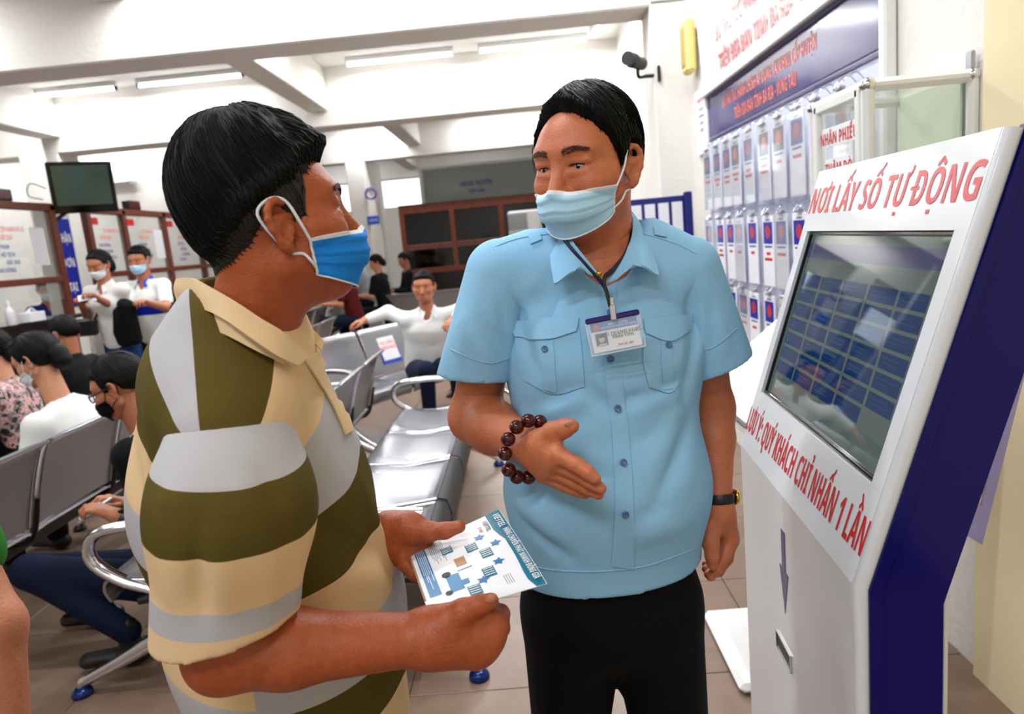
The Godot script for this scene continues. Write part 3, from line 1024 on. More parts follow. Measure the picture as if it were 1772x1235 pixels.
func wall_bits() -> void:
	# surveillance camera on the pillar
	var c := thing("security_camera", "black bullet security camera on a bracket at the pillar", "camera", P(1118, 120, 5.3))
	var p := P(1100, 108, 5.2)
	var b := MB.new()
	var d := (P(1075, 100, 5.0) - P(1120, 112, 5.3)).normalized()
	b.tube([p - d * 0.10, p - d * 0.09, p + d * 0.07, p + d * 0.075], [0.03, 0.045, 0.045, 0.04], 16)
	wpart("housing", b, M.black, c)
	b = MB.new()
	b.tube([p + d * 0.02 + Vector3(0, 0.012, 0), p + d * 0.12 + Vector3(0, 0.014, 0)], 0.048, 16, true)
	b.tube([p + d * 0.074, p + d * 0.079], 0.034, 16)
	wpart("hood", b, M.iron, c)
	b = MB.new()
	b.tube(MB.spline([p - d * 0.03, p - d * 0.03 - Vector3(0, 0.09, 0), P(1118, 132, 5.3), P(1139, 130, 5.32)], 12), 0.014, 8)
	wpart("bracket", b, M.iron, c)
	b = bx(P(1139, 129, 5.32), Vector3(0.02, 0.11, 0.09), 0.006)
	wpart("mounting_plate", b, M.iron, c)
	b = MB.new()
	b.box(Vector3(1.24, 2.75, -6.2), Vector3(0.14, 0.28, 0.16), 0.02)
	var jb := thing("junction_box", "pale plastic junction box near the security camera", "box", Vector3(1.24, 2.75, -6.2))
	wpart("case", b, M.white_soft, jb)
	b = bx(Vector3(1.168, 2.75, -6.2), Vector3(0.008, 0.24, 0.13), 0.004)
	wpart("lid", b, M.white, jb)
	# cream loudspeaker on the wall
	var s := thing("wall_speaker", "cream coloured box loudspeaker fixed high on the wall", "speaker", P(1211, 80, 5.05))
	var o := Vector3(1.24, 2.60, -5.03)
	wpart("case", bx(o, Vector3(0.07, 0.34, 0.15), 0.02), mat(Color(0.90, 0.82, 0.50), 0.5), s)
	wpart("grille", bx(o + Vector3(-0.037, 0, 0), Vector3(0.008, 0.25, 0.10), 0.003), mat(Color(0.74, 0.64, 0.36), 0.7), s)
	# navy document rack
	var r := thing("document_rack", "navy blue rack of white document pages beside the pillar", "rack", Vector3(0.95, 0, -4.9))
	var m2 := mat(Color(0.06, 0.09, 0.42), 0.35)
	b = MB.new()
	b.box(Vector3(0.95, 1.42, -4.9), Vector3(0.44, 0.42, 0.02), 0.004)
	wpart("board", b, m2, r)
	for k in 4:
		wpart("page", bx(Vector3(0.80 + k * 0.092, 1.42, -4.886), Vector3(0.07, 0.34, 0.004)), M.paper, r)
	wpart("side_post", bx(Vector3(1.15, 1.40, -4.88), Vector3(0.05, 0.5, 0.05), 0.006), m2, r)
	b = MB.new()
	b.tube([Vector3(0.78, 0.02, -4.9), Vector3(0.78, 1.2, -4.9)], 0.014)
	b.tube([Vector3(1.12, 0.02, -4.9), Vector3(1.12, 1.2, -4.9)], 0.014)
	b.box(Vector3(0.78, 0.01, -4.9), Vector3(0.04, 0.02, 0.36), 0.004)
	b.box(Vector3(1.12, 0.01, -4.9), Vector3(0.04, 0.02, 0.36), 0.004)
	wpart("stand", b, m2, r)

# ------------------------------------------------------------------ waiting benches
func seat_mesh() -> ArrayMesh:
	var prof := MB.spline([Vector2(0.225, 0.350), Vector2(0.242, 0.385), Vector2(0.232, 0.418), Vector2(0.19, 0.428), Vector2(0.02, 0.408), Vector2(-0.15, 0.415), Vector2(-0.20, 0.432)], 22)
	return sheet_of(prof, 0.54)

func back_mesh() -> ArrayMesh:
	var prof := MB.spline([Vector2(-0.195, 0.455), Vector2(-0.215, 0.53), Vector2(-0.255, 0.66), Vector2(-0.30, 0.775), Vector2(-0.325, 0.812), Vector2(-0.345, 0.812)], 18)
	return sheet_of(prof, 0.54)

func sheet_of(prof: Array, w: float) -> ArrayMesh:
	var rows := []
	for q in prof:
		var row := []
		for j in 9:
			var e := absf(j / 4.0 - 1.0)
			var dip := 0.008 if j == 0 or j == 8 else 0.0
			row.append(Vector3((j / 8.0 - 0.5) * w, q.y + (0.012 if e > 0.8 else 0.0) * 0.3 - dip, q.x))
		rows.append(row)
	var b := MB.new()
	b.sheet(rows, 0.010)
	return b.mesh()

func bench(at: Vector3, turn: float, n: int, label: String, group := "", backs := true, blue := false, dark := false, stickers := false) -> Node3D:
	var t := thing("waiting_bench", label, "bench", at, turn, group)
	var pitch := 0.575
	var half := n * pitch * 0.5
	for k in n:
		var x := (k + 0.5) * pitch - half
		var s := part("seat", seat_m, M.seat_plain if not backs else M.seat, t)
		s.position.x = x
		if backs:
			var bk := part("backrest", back_m, M.seat, t)
			bk.position.x = x
			var e := MB.new()
			for sx in [-1.0, 1.0]:
				e.tube(MB.spline([Vector3(sx * 0.268, 0.46, -0.198), Vector3(sx * 0.268, 0.66, -0.257), Vector3(sx * 0.268, 0.78, -0.303), Vector3(sx * 0.262, 0.81, -0.33)], 10), 0.009, 6)
			e.tube([Vector3(-0.262, 0.812, -0.335), Vector3(0.262, 0.812, -0.335)], 0.009, 6)
			part("rim", e, M.chrome, bk)
			if stickers and k >= n - 2:
				var pm := mat(Color(0.12, 0.25, 0.72), 0.4)
				var f := frame_at(Vector3(-0.02, 0.64, -0.238), Vector3.RIGHT, Vector3(0, 0.93, -0.36))
				e = MB.new()
				e.box(f.origin, Vector3(0.22, 0.26, 0.002), 0.0, f.basis)
				var sk := part("notice", e, pm, bk)
				e = MB.new()
				e.box(f * Vector3(0, -0.0, 0.0015), Vector3(0.19, 0.20, 0.002), 0.0, f.basis)
				part("notice_paper", e, M.paper, bk)
				e = MB.new()
				e.text("VUI LÒNG", 0.03, f * Transform3D(Basis.IDENTITY, Vector3(0, 0.05, 0.003)), 0.8)
				e.text("KHÔNG NGỒI", 0.03, f * Transform3D(Basis.IDENTITY, Vector3(0, 0.005, 0.003)), 0.75)
				part("notice_text", e, M.orange_ink, bk)
		var lipm := MB.new()
		lipm.tube([Vector3(-0.262, 0.424, 0.225), Vector3(0.262, 0.424, 0.225)], 0.008, 6)
		for sx in [-1.0, 1.0]:
			lipm.tube([Vector3(sx * 0.266, 0.424, 0.215), Vector3(sx * 0.266, 0.409, 0.02), Vector3(sx * 0.266, 0.43, -0.195)], 0.009, 6)
		part("rolled_edge", lipm, M.chrome, s)
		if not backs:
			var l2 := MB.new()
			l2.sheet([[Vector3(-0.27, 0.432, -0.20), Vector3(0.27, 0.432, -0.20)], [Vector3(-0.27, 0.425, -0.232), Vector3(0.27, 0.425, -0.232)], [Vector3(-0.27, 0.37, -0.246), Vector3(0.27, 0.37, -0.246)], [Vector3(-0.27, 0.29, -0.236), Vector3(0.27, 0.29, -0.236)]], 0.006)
			part("rear_lip", l2, M.shaded_lip, s)
	var b := MB.new()
	b.box(Vector3(0, 0.335, -0.02), Vector3(n * pitch + 0.05, 0.06, 0.05), 0.006)
	part("beam", b, M.iron, t)
	for k in n + 1:
		b = MB.new()
		var x := k * pitch - half
		b.tube(MB.spline([Vector3(x, 0.35, 0.12), Vector3(x, 0.37, -0.02), Vector3(x, 0.39, -0.16), Vector3(x, 0.46 if backs else 0.38, -0.205), Vector3(x, 0.58 if backs else 0.34, -0.235)], 12), 0.016, 8)
		part("bracket", b, M.iron, t)
	for s in [-1.0, 1.0]:
		var x: float = s * (half - 0.02)
		b = MB.new()
		b.tube(MB.spline([Vector3(x, 0.30, -0.02), Vector3(x, 0.22, -0.02), Vector3(x, 0.185, 0.03)], 6), [0.042, 0.04, 0.037, 0.034, 0.032, 0.03, 0.03], 12)
		b.tube(MB.spline([Vector3(x, 0.24, -0.03), Vector3(x, 0.20, 0.08), Vector3(x, 0.12, 0.24), Vector3(x, 0.055, 0.38), Vector3(x, 0.03, 0.40)], 14), [0.038, 0.036, 0.034, 0.032, 0.030, 0.028, 0.026, 0.024, 0.022, 0.021, 0.020, 0.019, 0.018, 0.017, 0.017], 10, true, 0.8)
		b.tube(MB.spline([Vector3(x, 0.24, -0.01), Vector3(x, 0.20, -0.10), Vector3(x, 0.13, -0.22), Vector3(x, 0.06, -0.34), Vector3(x, 0.03, -0.36)], 14), [0.038, 0.036, 0.034, 0.032, 0.030, 0.028, 0.026, 0.024, 0.022, 0.021, 0.020, 0.019, 0.018, 0.017, 0.017], 10, true, 0.8)
		var lg := part("leg", b, M.chrome, t)
		for z in [0.40, -0.36]:
			b = MB.new()
			b.lathe(Vector3(x, 0, z), [Vector2(0.0, 0.034), Vector2(0.02, 0.032), Vector2(0.033, 0.020), Vector2(0.036, 0.008), Vector2(0.034, 0.0), Vector2(0.0, 0.0)], 14)
			part("foot", b, M.foot_blue if blue else M.iron, lg)
		b = MB.new()
		var arm := MB.spline([Vector3(x, 0.31, -0.02), Vector3(x, 0.37, 0.06), Vector3(x, 0.42, 0.18), Vector3(x, 0.49, 0.265), Vector3(x, 0.56, 0.27), Vector3(x, 0.605, 0.21), Vector3(x, 0.615, 0.05), Vector3(x, 0.61, -0.12), Vector3(x, 0.60, -0.235)], 30)
		b.tube(arm, 0.019, 10, true, 1.45, Vector3.RIGHT)
		part("armrest", b, M.chrome, t)
	return t

var seat_m: ArrayMesh
var back_m: ArrayMesh

func benches() -> void:
	seat_m = seat_mesh()
	back_m = back_mesh()
	bench(Vector3(-0.63, 0, -3.30), -PI / 2, 4, "row of four shiny steel seats without backrests beside the clerk", "", false, true)
	bench(Vector3(-1.29, 0, -3.38), -PI / 2, 4, "steel waiting bench behind the man in the striped polo shirt", "", true, true, true)
	bench(Vector3(-2.33, 0, -3.05), -PI / 2, 3, "dark grey waiting bench carrying the girl in the white shirt", "", true, false, true)
	bench(Vector3(-3.40, 0, -3.9), -PI / 2, 4, "dark grey waiting bench of the front row by the counter", "", true, false, true)
	bench(Vector3(-0.98, 0, -5.75), 0.985, 3, "steel bench with blue bordered notices on its backrests", "", true, false, false, true)
	bench(Vector3(-2.33, 0, -6.2), -PI / 2, 4, "long steel bench behind the bench with notices", "", true, false, false)
	bench(Vector3(-2.95, 0, -8.5), -PI / 2, 3, "far steel bench under the second ceiling beam", "", true, false, false)
	bench(Vector3(-2.95, 0, -10.6), -PI / 2, 3, "far steel bench in front of the pier with the clock", "", true, false, false)
	bench(Vector3(-0.85, 0, -10.4), PI, 4, "steel bench facing the dark glazed partition", "", true, false, false)

# ------------------------------------------------------------------ service counters along the side
func counter_unit(x: float, d0: float, d1: float, posts: Array, label: String, script: Array) -> void:
	var t := thing("service_counter", label, "counter", Vector3(x, 0, -(d0 + d1) * 0.5))
	var zc := -(d0 + d1) * 0.5
	var ln := d1 - d0
	wpart("front_panel", bx(Vector3(x, 0.55, zc), Vector3(0.05, 1.08, ln), 0.005), M.wood_dark, t)
	wpart("worktop", bx(Vector3(x - 0.12, 1.11, zc), Vector3(0.50, 0.035, ln), 0.008), M.wood_dark, t)
	wpart("top_rail", bx(Vector3(x, 2.14, zc), Vector3(0.07, 0.07, ln), 0.006), M.wood, t)
	wpart("middle_rail", bx(Vector3(x, 1.47, zc), Vector3(0.06, 0.06, ln), 0.006), M.wood, t)
	for q in posts:
		wpart("post", bx(Vector3(x, 1.63, -q), Vector3(0.07, 1.06, 0.075), 0.006), M.wood, t)
	for k in posts.size() - 1:
		var a: float = posts[k]
		var b2: float = posts[k + 1]
		var z := -(a + b2) * 0.5
		wpart("pane", bx(Vector3(x, 1.80, z), Vector3(0.006, 0.62, b2 - a - 0.07)), M.glass, t)
		wpart("pane", bx(Vector3(x, 1.36, z), Vector3(0.006, 0.16, b2 - a - 0.07)), M.glass, t)
		var f := frame_at(Vector3(x + 0.006, 2.0, z), Vector3(0, 0, -1), Vector3.UP)
		var w := b2 - a
		var b := MB.new()
		b.box(f * Vector3(-w * 0.34, 0.03, 0.001), Vector3(0.003, 0.075, 0.16), 0.0)
		wpart("number_plate", b, M.red, t)
		b = MB.new()
		b.text("TIẾP NHẬN HỒ SƠ", 0.04, f * Transform3D(Basis.IDENTITY, Vector3(0.06, -0.07, 0.001)), 0.62)
		wpart("lettering", b, M.orange_ink, t)
		b = MB.new()
		b.text("TRẢ KẾT QUẢ", 0.04, f * Transform3D(Basis.IDENTITY, Vector3(-0.06, -0.14, 0.001)), 0.62)
		wpart("lettering", b, M.orange_ink, t)
		for j in 4:
			b = MB.new()
			b.text(["LAO ĐỘNG", "TƯ PHÁP", "HỘ TỊCH", "ĐẤT ĐAI"][(j + k) % 4], 0.036, f * Transform3D(Basis.IDENTITY, Vector3(-0.1 + 0.05 * (j % 3), -0.22 - j * 0.066, 0.001)), 0.85)
			wpart("lettering", b, M.blue_ink, t)
		if k == 1:
			wpart("paper_sheet", bx(f * Vector3(w * 0.3, -0.22, 0.002), Vector3(0.002, 0.34, 0.2)), M.paper, t)

func counters() -> void:
	counter_unit(-4.40, 4.2, 6.78, [4.2, 5.5, 6.74], "wood framed glazed service counter next to the television", [])
	counter_unit(-4.40, 7.25, 11.0, [7.29, 7.95, 8.85, 9.8, 10.96], "wood framed glazed service counter behind the two standing visitors", [])
	# blue vertical sign on the pier
	var s := thing("vertical_sign", "tall navy sign with white letters on the short pier", "sign", Vector3(-4.48, 1.4, -6.98))
	wpart("panel", bx(Vector3(-4.475, 1.62, -6.98), Vector3(0.02, 0.86, 0.26), 0.003), M.blue_print, s)
	var f := frame_at(Vector3(-4.463, 1.86, -6.98), Vector3(0, 0, -1), Vector3.UP)
	var b := MB.new()
	b.text("NHẬN", 0.085, f, 0.62)
	wpart("lettering", b, M.paper, s)
	b = MB.new()
	b.text("ĐƠN", 0.085, f.translated(Vector3(0, -0.24, 0)), 0.72)
	wpart("lettering", b, M.paper, s)
	b = MB.new()
	b.text("TẠI", 0.085, f.translated(Vector3(0, -0.48, 0)), 0.72)
	wpart("lettering", b, M.paper, s)
	# television
	var t := thing("television", "flat black television on a bracket above the service counter", "television", Vector3(-4.25, 2.1, -6.9))
	var c := P(143, 324, 6.95)
	var bas := Basis(Vector3.UP, deg_to_rad(34.0))
	bas = bas * Basis(Vector3.RIGHT, deg_to_rad(8.0))
	var m := MB.new(); m.box(c, Vector3(0.55, 0.48, 0.05), 0.012, bas)
	wpart("case", m, M.black_gloss, t)
	m = MB.new()
	var r := bas * Vector3.RIGHT; var u := bas * Vector3.UP; var n := bas * Vector3.BACK
	m.box(c + n * 0.0255 + u * 0.02, Vector3(0.47, 0.37, 0.003), 0.0, bas)
	var sm := mat(Color(0.30, 0.38, 0.33), 0.08)
	wpart("screen", m, sm, t)
	m = MB.new()
	m.tube(MB.spline([c - n * 0.02, c - n * 0.12 - u * 0.1, Vector3(-4.45, 2.0, -6.82)], 8), 0.018, 8)
	m.box(Vector3(-4.45, 2.02, -6.82), Vector3(0.05, 0.2, 0.06), 0.006)
	wpart("bracket", m, M.iron, t)
	m = MB.new()
	m.tube(MB.spline([c - r * 0.3, c - r * 0.42 + u * 0.05, c - r * 0.45 - u * 0.06, c - r * 0.34 - u * 0.10], 10), 0.005, 6)
	wpart("cable", m, M.iron, t)
	# red digit displays on the counter tops
	for q in [[36, 344, 6.1, "beside the television"], [247, 353, 8.2, "over the counter behind the standing visitors"]]:
		var o := P(q[0], q[1], q[2])
		o = Vector3(-4.40, 2.225, -q[2])
		var dsp := thing("queue_display", "small black queue number display %s" % q[3], "display", o)
		wpart("case", bx(o, Vector3(0.08, 0.10, 0.26), 0.008), M.black, dsp)
		wpart("window", bx(o + Vector3(0.041, 0, 0), Vector3(0.003, 0.07, 0.22)), mat(Color(0.30, 0.02, 0.02), 0.2), dsp)
	# wall air conditioner
	var ac := thing("wall_air_conditioner", "white split air conditioner high on the wall behind the television", "air conditioner", Vector3(-6.55, 2.65, -11.4))
	var o2 := P(197, 307, 11.4)
	wpart("body", bx(o2, Vector3(0.62, 0.26, 0.2), 0.04), M.white, ac)
	wpart("flap", bx(o2 + Vector3(0, -0.10, 0.09), Vector3(0.54, 0.03, 0.05), 0.008), mat(Color(0.45, 0.45, 0.45), 0.5), ac)
	# clutter on the near counter
	var mon := thing("computer_monitor", "black computer monitor on the service counter", "monitor", Vector3(-4.75, 1.13, -5.6))
	var mc := Vector3(-4.52, 1.37, -5.55)
	wpart("screen", bx(mc, Vector3(0.05, 0.34, 0.52), 0.01), M.black, mon)
	wpart("stand", bx(mc + Vector3(0, -0.19, 0), Vector3(0.05, 0.12, 0.06), 0.005), M.black, mon)
	wpart("foot", bx(mc + Vector3(0, -0.232, 0), Vector3(0.16, 0.012, 0.22), 0.004), M.black, mon)
	var bt := thing("spray_bottle", "white plastic bottle on the counter ledge", "bottle", Vector3(-4.25, 1.13, -5.75))
	m = MB.new()
	m.lathe(Vector3(-4.25, 1.13, -5.75), [Vector2(0, 0), Vector2(0.035, 0.0), Vector2(0.036, 0.10), Vector2(0.03, 0.13), Vector2(0.012, 0.145), Vector2(0.012, 0.16), Vector2(0, 0.16)], 16)
	wpart("bottle_body", m, M.white, bt)
	m = MB.new()
	m.lathe(Vector3(-4.25, 1.29, -5.75), [Vector2(0.014, 0), Vector2(0.014, 0.03), Vector2(0.006, 0.045), Vector2(0, 0.045)], 12)
	wpart("cap", m, M.white_soft, bt)
	var tb := thing("tissue_box", "small white tissue box on the counter ledge", "box", Vector3(-4.25, 1.13, -6.0))
	wpart("carton", bx(Vector3(-4.25, 1.17, -6.0), Vector3(0.11, 0.08, 0.2), 0.004), M.paper, tb)
	m = MB.new()
	m.patch([[Vector3(-4.27, 1.21, -6.05), Vector3(-4.25, 1.25, -6.0), Vector3(-4.27, 1.21, -5.95)], [Vector3(-4.22, 1.21, -6.04), Vector3(-4.24, 1.255, -6.0), Vector3(-4.22, 1.21, -5.96)]], 8, 4, 0.001)
	wpart("tissue", m, M.paper, tb)

func far_end() -> void:
	# dark glazed partition in wood
	var t := thing("glazed_partition", "dark glazed partition in a red brown wooden frame at the far end", "partition", Vector3(-0.45, 0, -12.75))
	var d := -12.75
	wpart("top_rail", bx(Vector3(-0.45, 2.12, d), Vector3(3.3, 0.16, 0.09), 0.008), M.wood, t)
	wpart("middle_rail", bx(Vector3(-0.45, 1.45, d), Vector3(3.3, 0.075, 0.08), 0.006), M.wood, t)
	wpart("bottom_rail", bx(Vector3(-0.45, 1.02, d), Vector3(3.3, 0.10, 0.09), 0.006), M.wood, t)
	wpart("base_panel", bx(Vector3(-0.45, 0.5, d), Vector3(3.3, 0.96, 0.06), 0.004), M.wood_dark, t)
	var xs := [-2.06, -1.17, -0.30, 0.52, 1.16]
	for x in xs:
		wpart("post", bx(Vector3(x, 1.55, d), Vector3(0.09, 1.1, 0.10), 0.006), M.wood, t)
	for k in xs.size() - 1:
		for y in [[1.49, 2.04], [1.07, 1.41]]:
			wpart("pane", bx(Vector3((xs[k] + xs[k + 1]) * 0.5, (y[0] + y[1]) * 0.5, d), Vector3(xs[k + 1] - xs[k] - 0.09, y[1] - y[0], 0.008)), M.black_gloss, t)
	# grey glass upper room front
	var g := thing("upper_glazing", "pale grey glazed front with small blue lettering above the partition", "glazing", Vector3(-0.3, 2.2, -13.4))
	var gm := mat(Color(0.62, 0.66, 0.65), 0.15)
	wpart("sheet", bx(Vector3(-0.3, 2.52, -13.4), Vector3(2.9, 0.64, 0.02)), gm, g)
	wpart("frame", bx(Vector3(-0.3, 2.86, -13.38), Vector3(2.9, 0.05, 0.06), 0.005), M.white_soft, g)
	for x in [-1.72, 1.12]:
		wpart("post", bx(Vector3(x, 1.43, -13.4), Vector3(0.06, 2.86, 0.06), 0.005), M.white_soft, g)
	var b := MB.new()
	b.text("UBND HUYỆN", 0.085, frame_at(Vector3(-0.72, 2.52, -13.386), Vector3.RIGHT, Vector3.UP), 0.8)
	b.text("TIẾP DÂN", 0.06, frame_at(Vector3(-0.72, 2.38, -13.386), Vector3.RIGHT, Vector3.UP), 0.8)
	wpart("lettering", b, M.blue_ink, g)
	# clock and plate on the pier
	var c := thing("wall_clock", "round wall clock with a purple rim on the white pier", "clock", P(642, 335, 11.94))
	var o := P(642, 335, 11.94)
	b = MB.new()
	b.lathe(o, [Vector2(0.075, 0.0), Vector2(0.075, 0.03), Vector2(0.09, 0.035), Vector2(0.10, 0.02), Vector2(0.10, 0.0)], 24, Basis(Vector3.RIGHT, Vector3.BACK, Vector3.UP))
	wpart("rim", b, mat(Color(0.22, 0.14, 0.50), 0.3), c)
	b = MB.new()
	b.lathe(o, [Vector2(0.0, 0.022), Vector2(0.078, 0.022)], 24, Basis(Vector3.RIGHT, Vector3.BACK, Vector3.UP))
	wpart("dial", b, M.paper, c)
	b = MB.new()
	b.box(o + Vector3(0, 0.02, 0.026), Vector3(0.007, 0.05, 0.003)); b.box(o + Vector3(0.015, 0, 0.026), Vector3(0.04, 0.007, 0.003))
	wpart("hand", b, M.black, c)
	var s := thing("blue_plate", "small blue plate below the clock on the pier", "sign", P(646, 381, 11.94))
	wpart("panel", bx(P(646, 381, 11.94), Vector3(0.20, 0.14, 0.012), 0.003), mat(Color(0.20, 0.35, 0.80), 0.4), s)
	b = MB.new()
	b.text("CỬA SỐ", 0.035, frame_at(P(646, 381, 11.93), Vector3.RIGHT, Vector3.UP), 0.8)
	wpart("lettering", b, M.paper, s)
	# floor standing air conditioner
	var ac := thing("floor_air_conditioner", "white floor-standing air conditioner with a grey louvre beside the partition", "air conditioner", Vector3(0.12, 0, -12.3))
	wpart("body", bx(Vector3(0.10, 0.95, -12.3), Vector3(0.56, 1.9, 0.34), 0.03), M.white, ac)
	wpart("louvre_recess", bx(Vector3(-0.02, 1.72, -12.128), Vector3(0.32, 0.26, 0.01)), mat(Color(0.30, 0.30, 0.31), 0.5), ac)
	for k in 7:
		wpart("slat", bx(Vector3(-0.02, 1.61 + k * 0.036, -12.118), Vector3(0.31, 0.012, 0.02), 0.002), M.white_soft, ac)
	# open door frames far behind
	for x in [-4.35, -3.75]:
		var dr := thing("door_frame", "brown wooden door frame in the far part of the hall", "door frame", Vector3(x, 0, -15.0), 0.0, "brown door frames at the far end")
		b = MB.new()
		b.box(Vector3(x - 0.2, 1.05, -15.0), Vector3(0.05, 2.1, 0.06)); b.box(Vector3(x + 0.2, 1.05, -15.0), Vector3(0.05, 2.1, 0.06)); b.box(Vector3(x, 2.08, -15.0), Vector3(0.45, 0.06, 0.06)); b.box(Vector3(x, 1.3, -15.0), Vector3(0.4, 0.05, 0.05))
		wpart("frame", b, M.wood, dr)
		wpart("pane", bx(Vector3(x, 1.05, -15.0), Vector3(0.36, 2.0, 0.006)), M.glass, dr)

# ------------------------------------------------------------------ people: shared tools
var head_field: Field        # plain head, head space: x to the person's left, y up, z forward, origin between the eyes' height and the ears
var skull_field: Field
var head_plain: MB

func solid(prims: Array, cell: float, mb: MB, extra := 0.03) -> Field:
	var fl := field_of(prims, cell, extra)
	fl.skin(mb)
	return fl

func field_of(prims: Array, cell: float, extra := 0.03) -> Field:
	var lo := Vector3.ONE * 1e9
	var hi := -lo
	for p in prims:
		if p.size() > 8 and p[8] == 1: continue
		var r: float = maxf(maxf(p[2], p[3]), maxf(p[6], p[7]) if p.size() > 7 else 0.0) + extra
		for e in [p[0], p[1]]:
			lo = Vector3(minf(lo.x, e.x - r), minf(lo.y, e.y - r), minf(lo.z, e.z - r))
			hi = Vector3(maxf(hi.x, e.x + r), maxf(hi.y, e.y + r), maxf(hi.z, e.z + r))
	var fl := Field.new(lo, hi, cell)
	for p in prims:
		apply_prim(fl, p)
	return fl

func apply_prim(fl: Field, p: Array) -> void:
	fl.limb(p[0], p[1], p[2], p[3], p[4] if p.size() > 4 else 0.02, p[5] if p.size() > 5 else Vector3.RIGHT, p[6] if p.size() > 6 else -1.0, p[7] if p.size() > 7 else -1.0, p[8] if p.size() > 8 else 0, p[9] if p.size() > 9 else -1.0)

# head in head space; nb is the end of the neck in the same space
func make_head(cell: float, nb := Vector3(0, -0.22, -0.05), neck_r := 0.056, with_neck := true) -> Field:
	var lo := Vector3(-0.105, -0.165, -0.125)
	if with_neck: lo = Vector3(minf(lo.x, nb.x - 0.08), minf(lo.y, nb.y - 0.02), minf(lo.z, nb.z - 0.08))
	var hi := Vector3(maxf(0.105, nb.x + 0.08), 0.13, 0.13)
	var fl := Field.new(lo, hi, cell)
	var Z := Vector3.BACK
	fl.limb(Vector3(0, 0.025, -0.016), Vector3(0, 0.025, -0.015), 0.075, 0.075, 0.02, Vector3.RIGHT, 0.082, 0.082, 0, 0.094)
	fl.limb(Vector3(0, 0.02, 0.022), Vector3(0, -0.066, 0.028), 0.064, 0.050, 0.03, Vector3.RIGHT, 0.058, 0.050)
	fl.limb(Vector3(0, -0.055, 0.035), Vector3(0, -0.088, 0.050), 0.046, 0.026, 0.03, Vector3.RIGHT, 0.04, 0.026)
	for s in [-1.0, 1.0]:
		fl.limb(Vector3(s * 0.056, -0.055, 0.0), Vector3(s * 0.025, -0.088, 0.046), 0.018, 0.016, 0.025)
		fl.limb(Vector3(s * 0.044, -0.028, 0.056), Vector3(s * 0.058, -0.022, 0.03), 0.020, 0.018, 0.025)
		fl.limb(Vector3(s * 0.012, 0.022, 0.076), Vector3(s * 0.045, 0.024, 0.060), 0.011, 0.011, 0.018)
	if with_neck:
		fl.limb(Vector3(0, -0.055, -0.028), nb, neck_r * 0.97, neck_r, 0.03)
	skull_field = Field.new(lo, hi, cell)
	skull_field.f = fl.f.duplicate()
	for s in [-1.0, 1.0]:
		fl.limb(Vector3(s * 0.022, 0.000, 0.096), Vector3(s * 0.043, 0.000, 0.086), 0.0095, 0.0095, 0.014, Vector3.UP, 0.013, 0.013, 1)
	fl.limb(Vector3(0, 0.012, 0.076), Vector3(0, -0.040, 0.100), 0.0085, 0.0125, 0.014)
	for s in [-1.0, 1.0]:
		fl.limb(Vector3(s * 0.011, -0.044, 0.092), Vector3(s * 0.012, -0.043, 0.084), 0.0085, 0.0085, 0.008)
		# lids
		fl.limb(Vector3(s * 0.018, 0.0078, 0.0785), Vector3(s * 0.046, 0.0072, 0.0715), 0.0058, 0.0056, 0.006)
		fl.limb(Vector3(s * 0.020, -0.0100, 0.0780), Vector3(s * 0.045, -0.0088, 0.0715), 0.0056, 0.0054, 0.007)
		# ears: a thin disc that flares out to the rear, a raised rim, lobe and hollow
		var rear := Vector3(s * 0.42, 0.05, -0.90).normalized()
		var eo := Vector3(s * 0.081, -0.008, -0.012)
		fl.limb(eo + Vector3(0, 0.010, 0), eo - Vector3(0, 0.014, 0), 0.0165, 0.011, 0.006, rear, 0.0052, 0.0052)
		var outw: Vector3 = rear.cross(Vector3.UP) * -s
		if outw.x * s < 0.0: outw = -outw
		var last := Vector3.ZERO
		for k in 9:
			var a := deg_to_rad(-35.0 + 245.0 * k / 8.0)
			var q: Vector3 = eo + Vector3(0, 0.008, 0) + rear * 0.0165 * sin(a) + Vector3(0, 1, 0) * 0.023 * cos(a) + outw * 0.0045
			if k > 5: q = eo + Vector3(0, 0.008, 0) + rear * 0.0165 * sin(a) * 0.9 + Vector3(0, 1, 0) * 0.030 * cos(a) + outw * 0.003
			if k > 0: fl.limb(last, q, 0.0042, 0.0042, 0.004)
			last = q
		fl.limb(eo + Vector3(0, -0.026, 0) + rear * 0.002, eo + Vector3(0, -0.030, 0) - rear * 0.003, 0.0080, 0.0070, 0.006)
		fl.limb(eo - rear * 0.013 + outw * 0.002 - Vector3(0, 0.004, 0), eo - rear * 0.012 + outw * 0.003 - Vector3(0, 0.010, 0), 0.0045, 0.0045, 0.004)
		fl.limb(eo + outw * 0.0085 + Vector3(0, -0.004, 0) - rear * 0.003, eo + outw * 0.0085 - Vector3(0, 0.012, 0) - rear * 0.002, 0.0072, 0.0060, 0.004, rear, 0.0068, 0.0068, 1)
	# lips
	fl.limb(Vector3(-0.020, -0.072, 0.077), Vector3(0.020, -0.072, 0.077), 0.006, 0.006, 0.010)
	fl.limb(Vector3(-0.016, -0.081, 0.076), Vector3(0.016, -0.081, 0.076), 0.006, 0.006, 0.008)
	fl.limb(Vector3(-0.024, -0.0765, 0.090), Vector3(0.024, -0.0765, 0.090), 0.006, 0.006, 0.003, Vector3.UP, 0.0018, 0.0018, 1)
	return fl

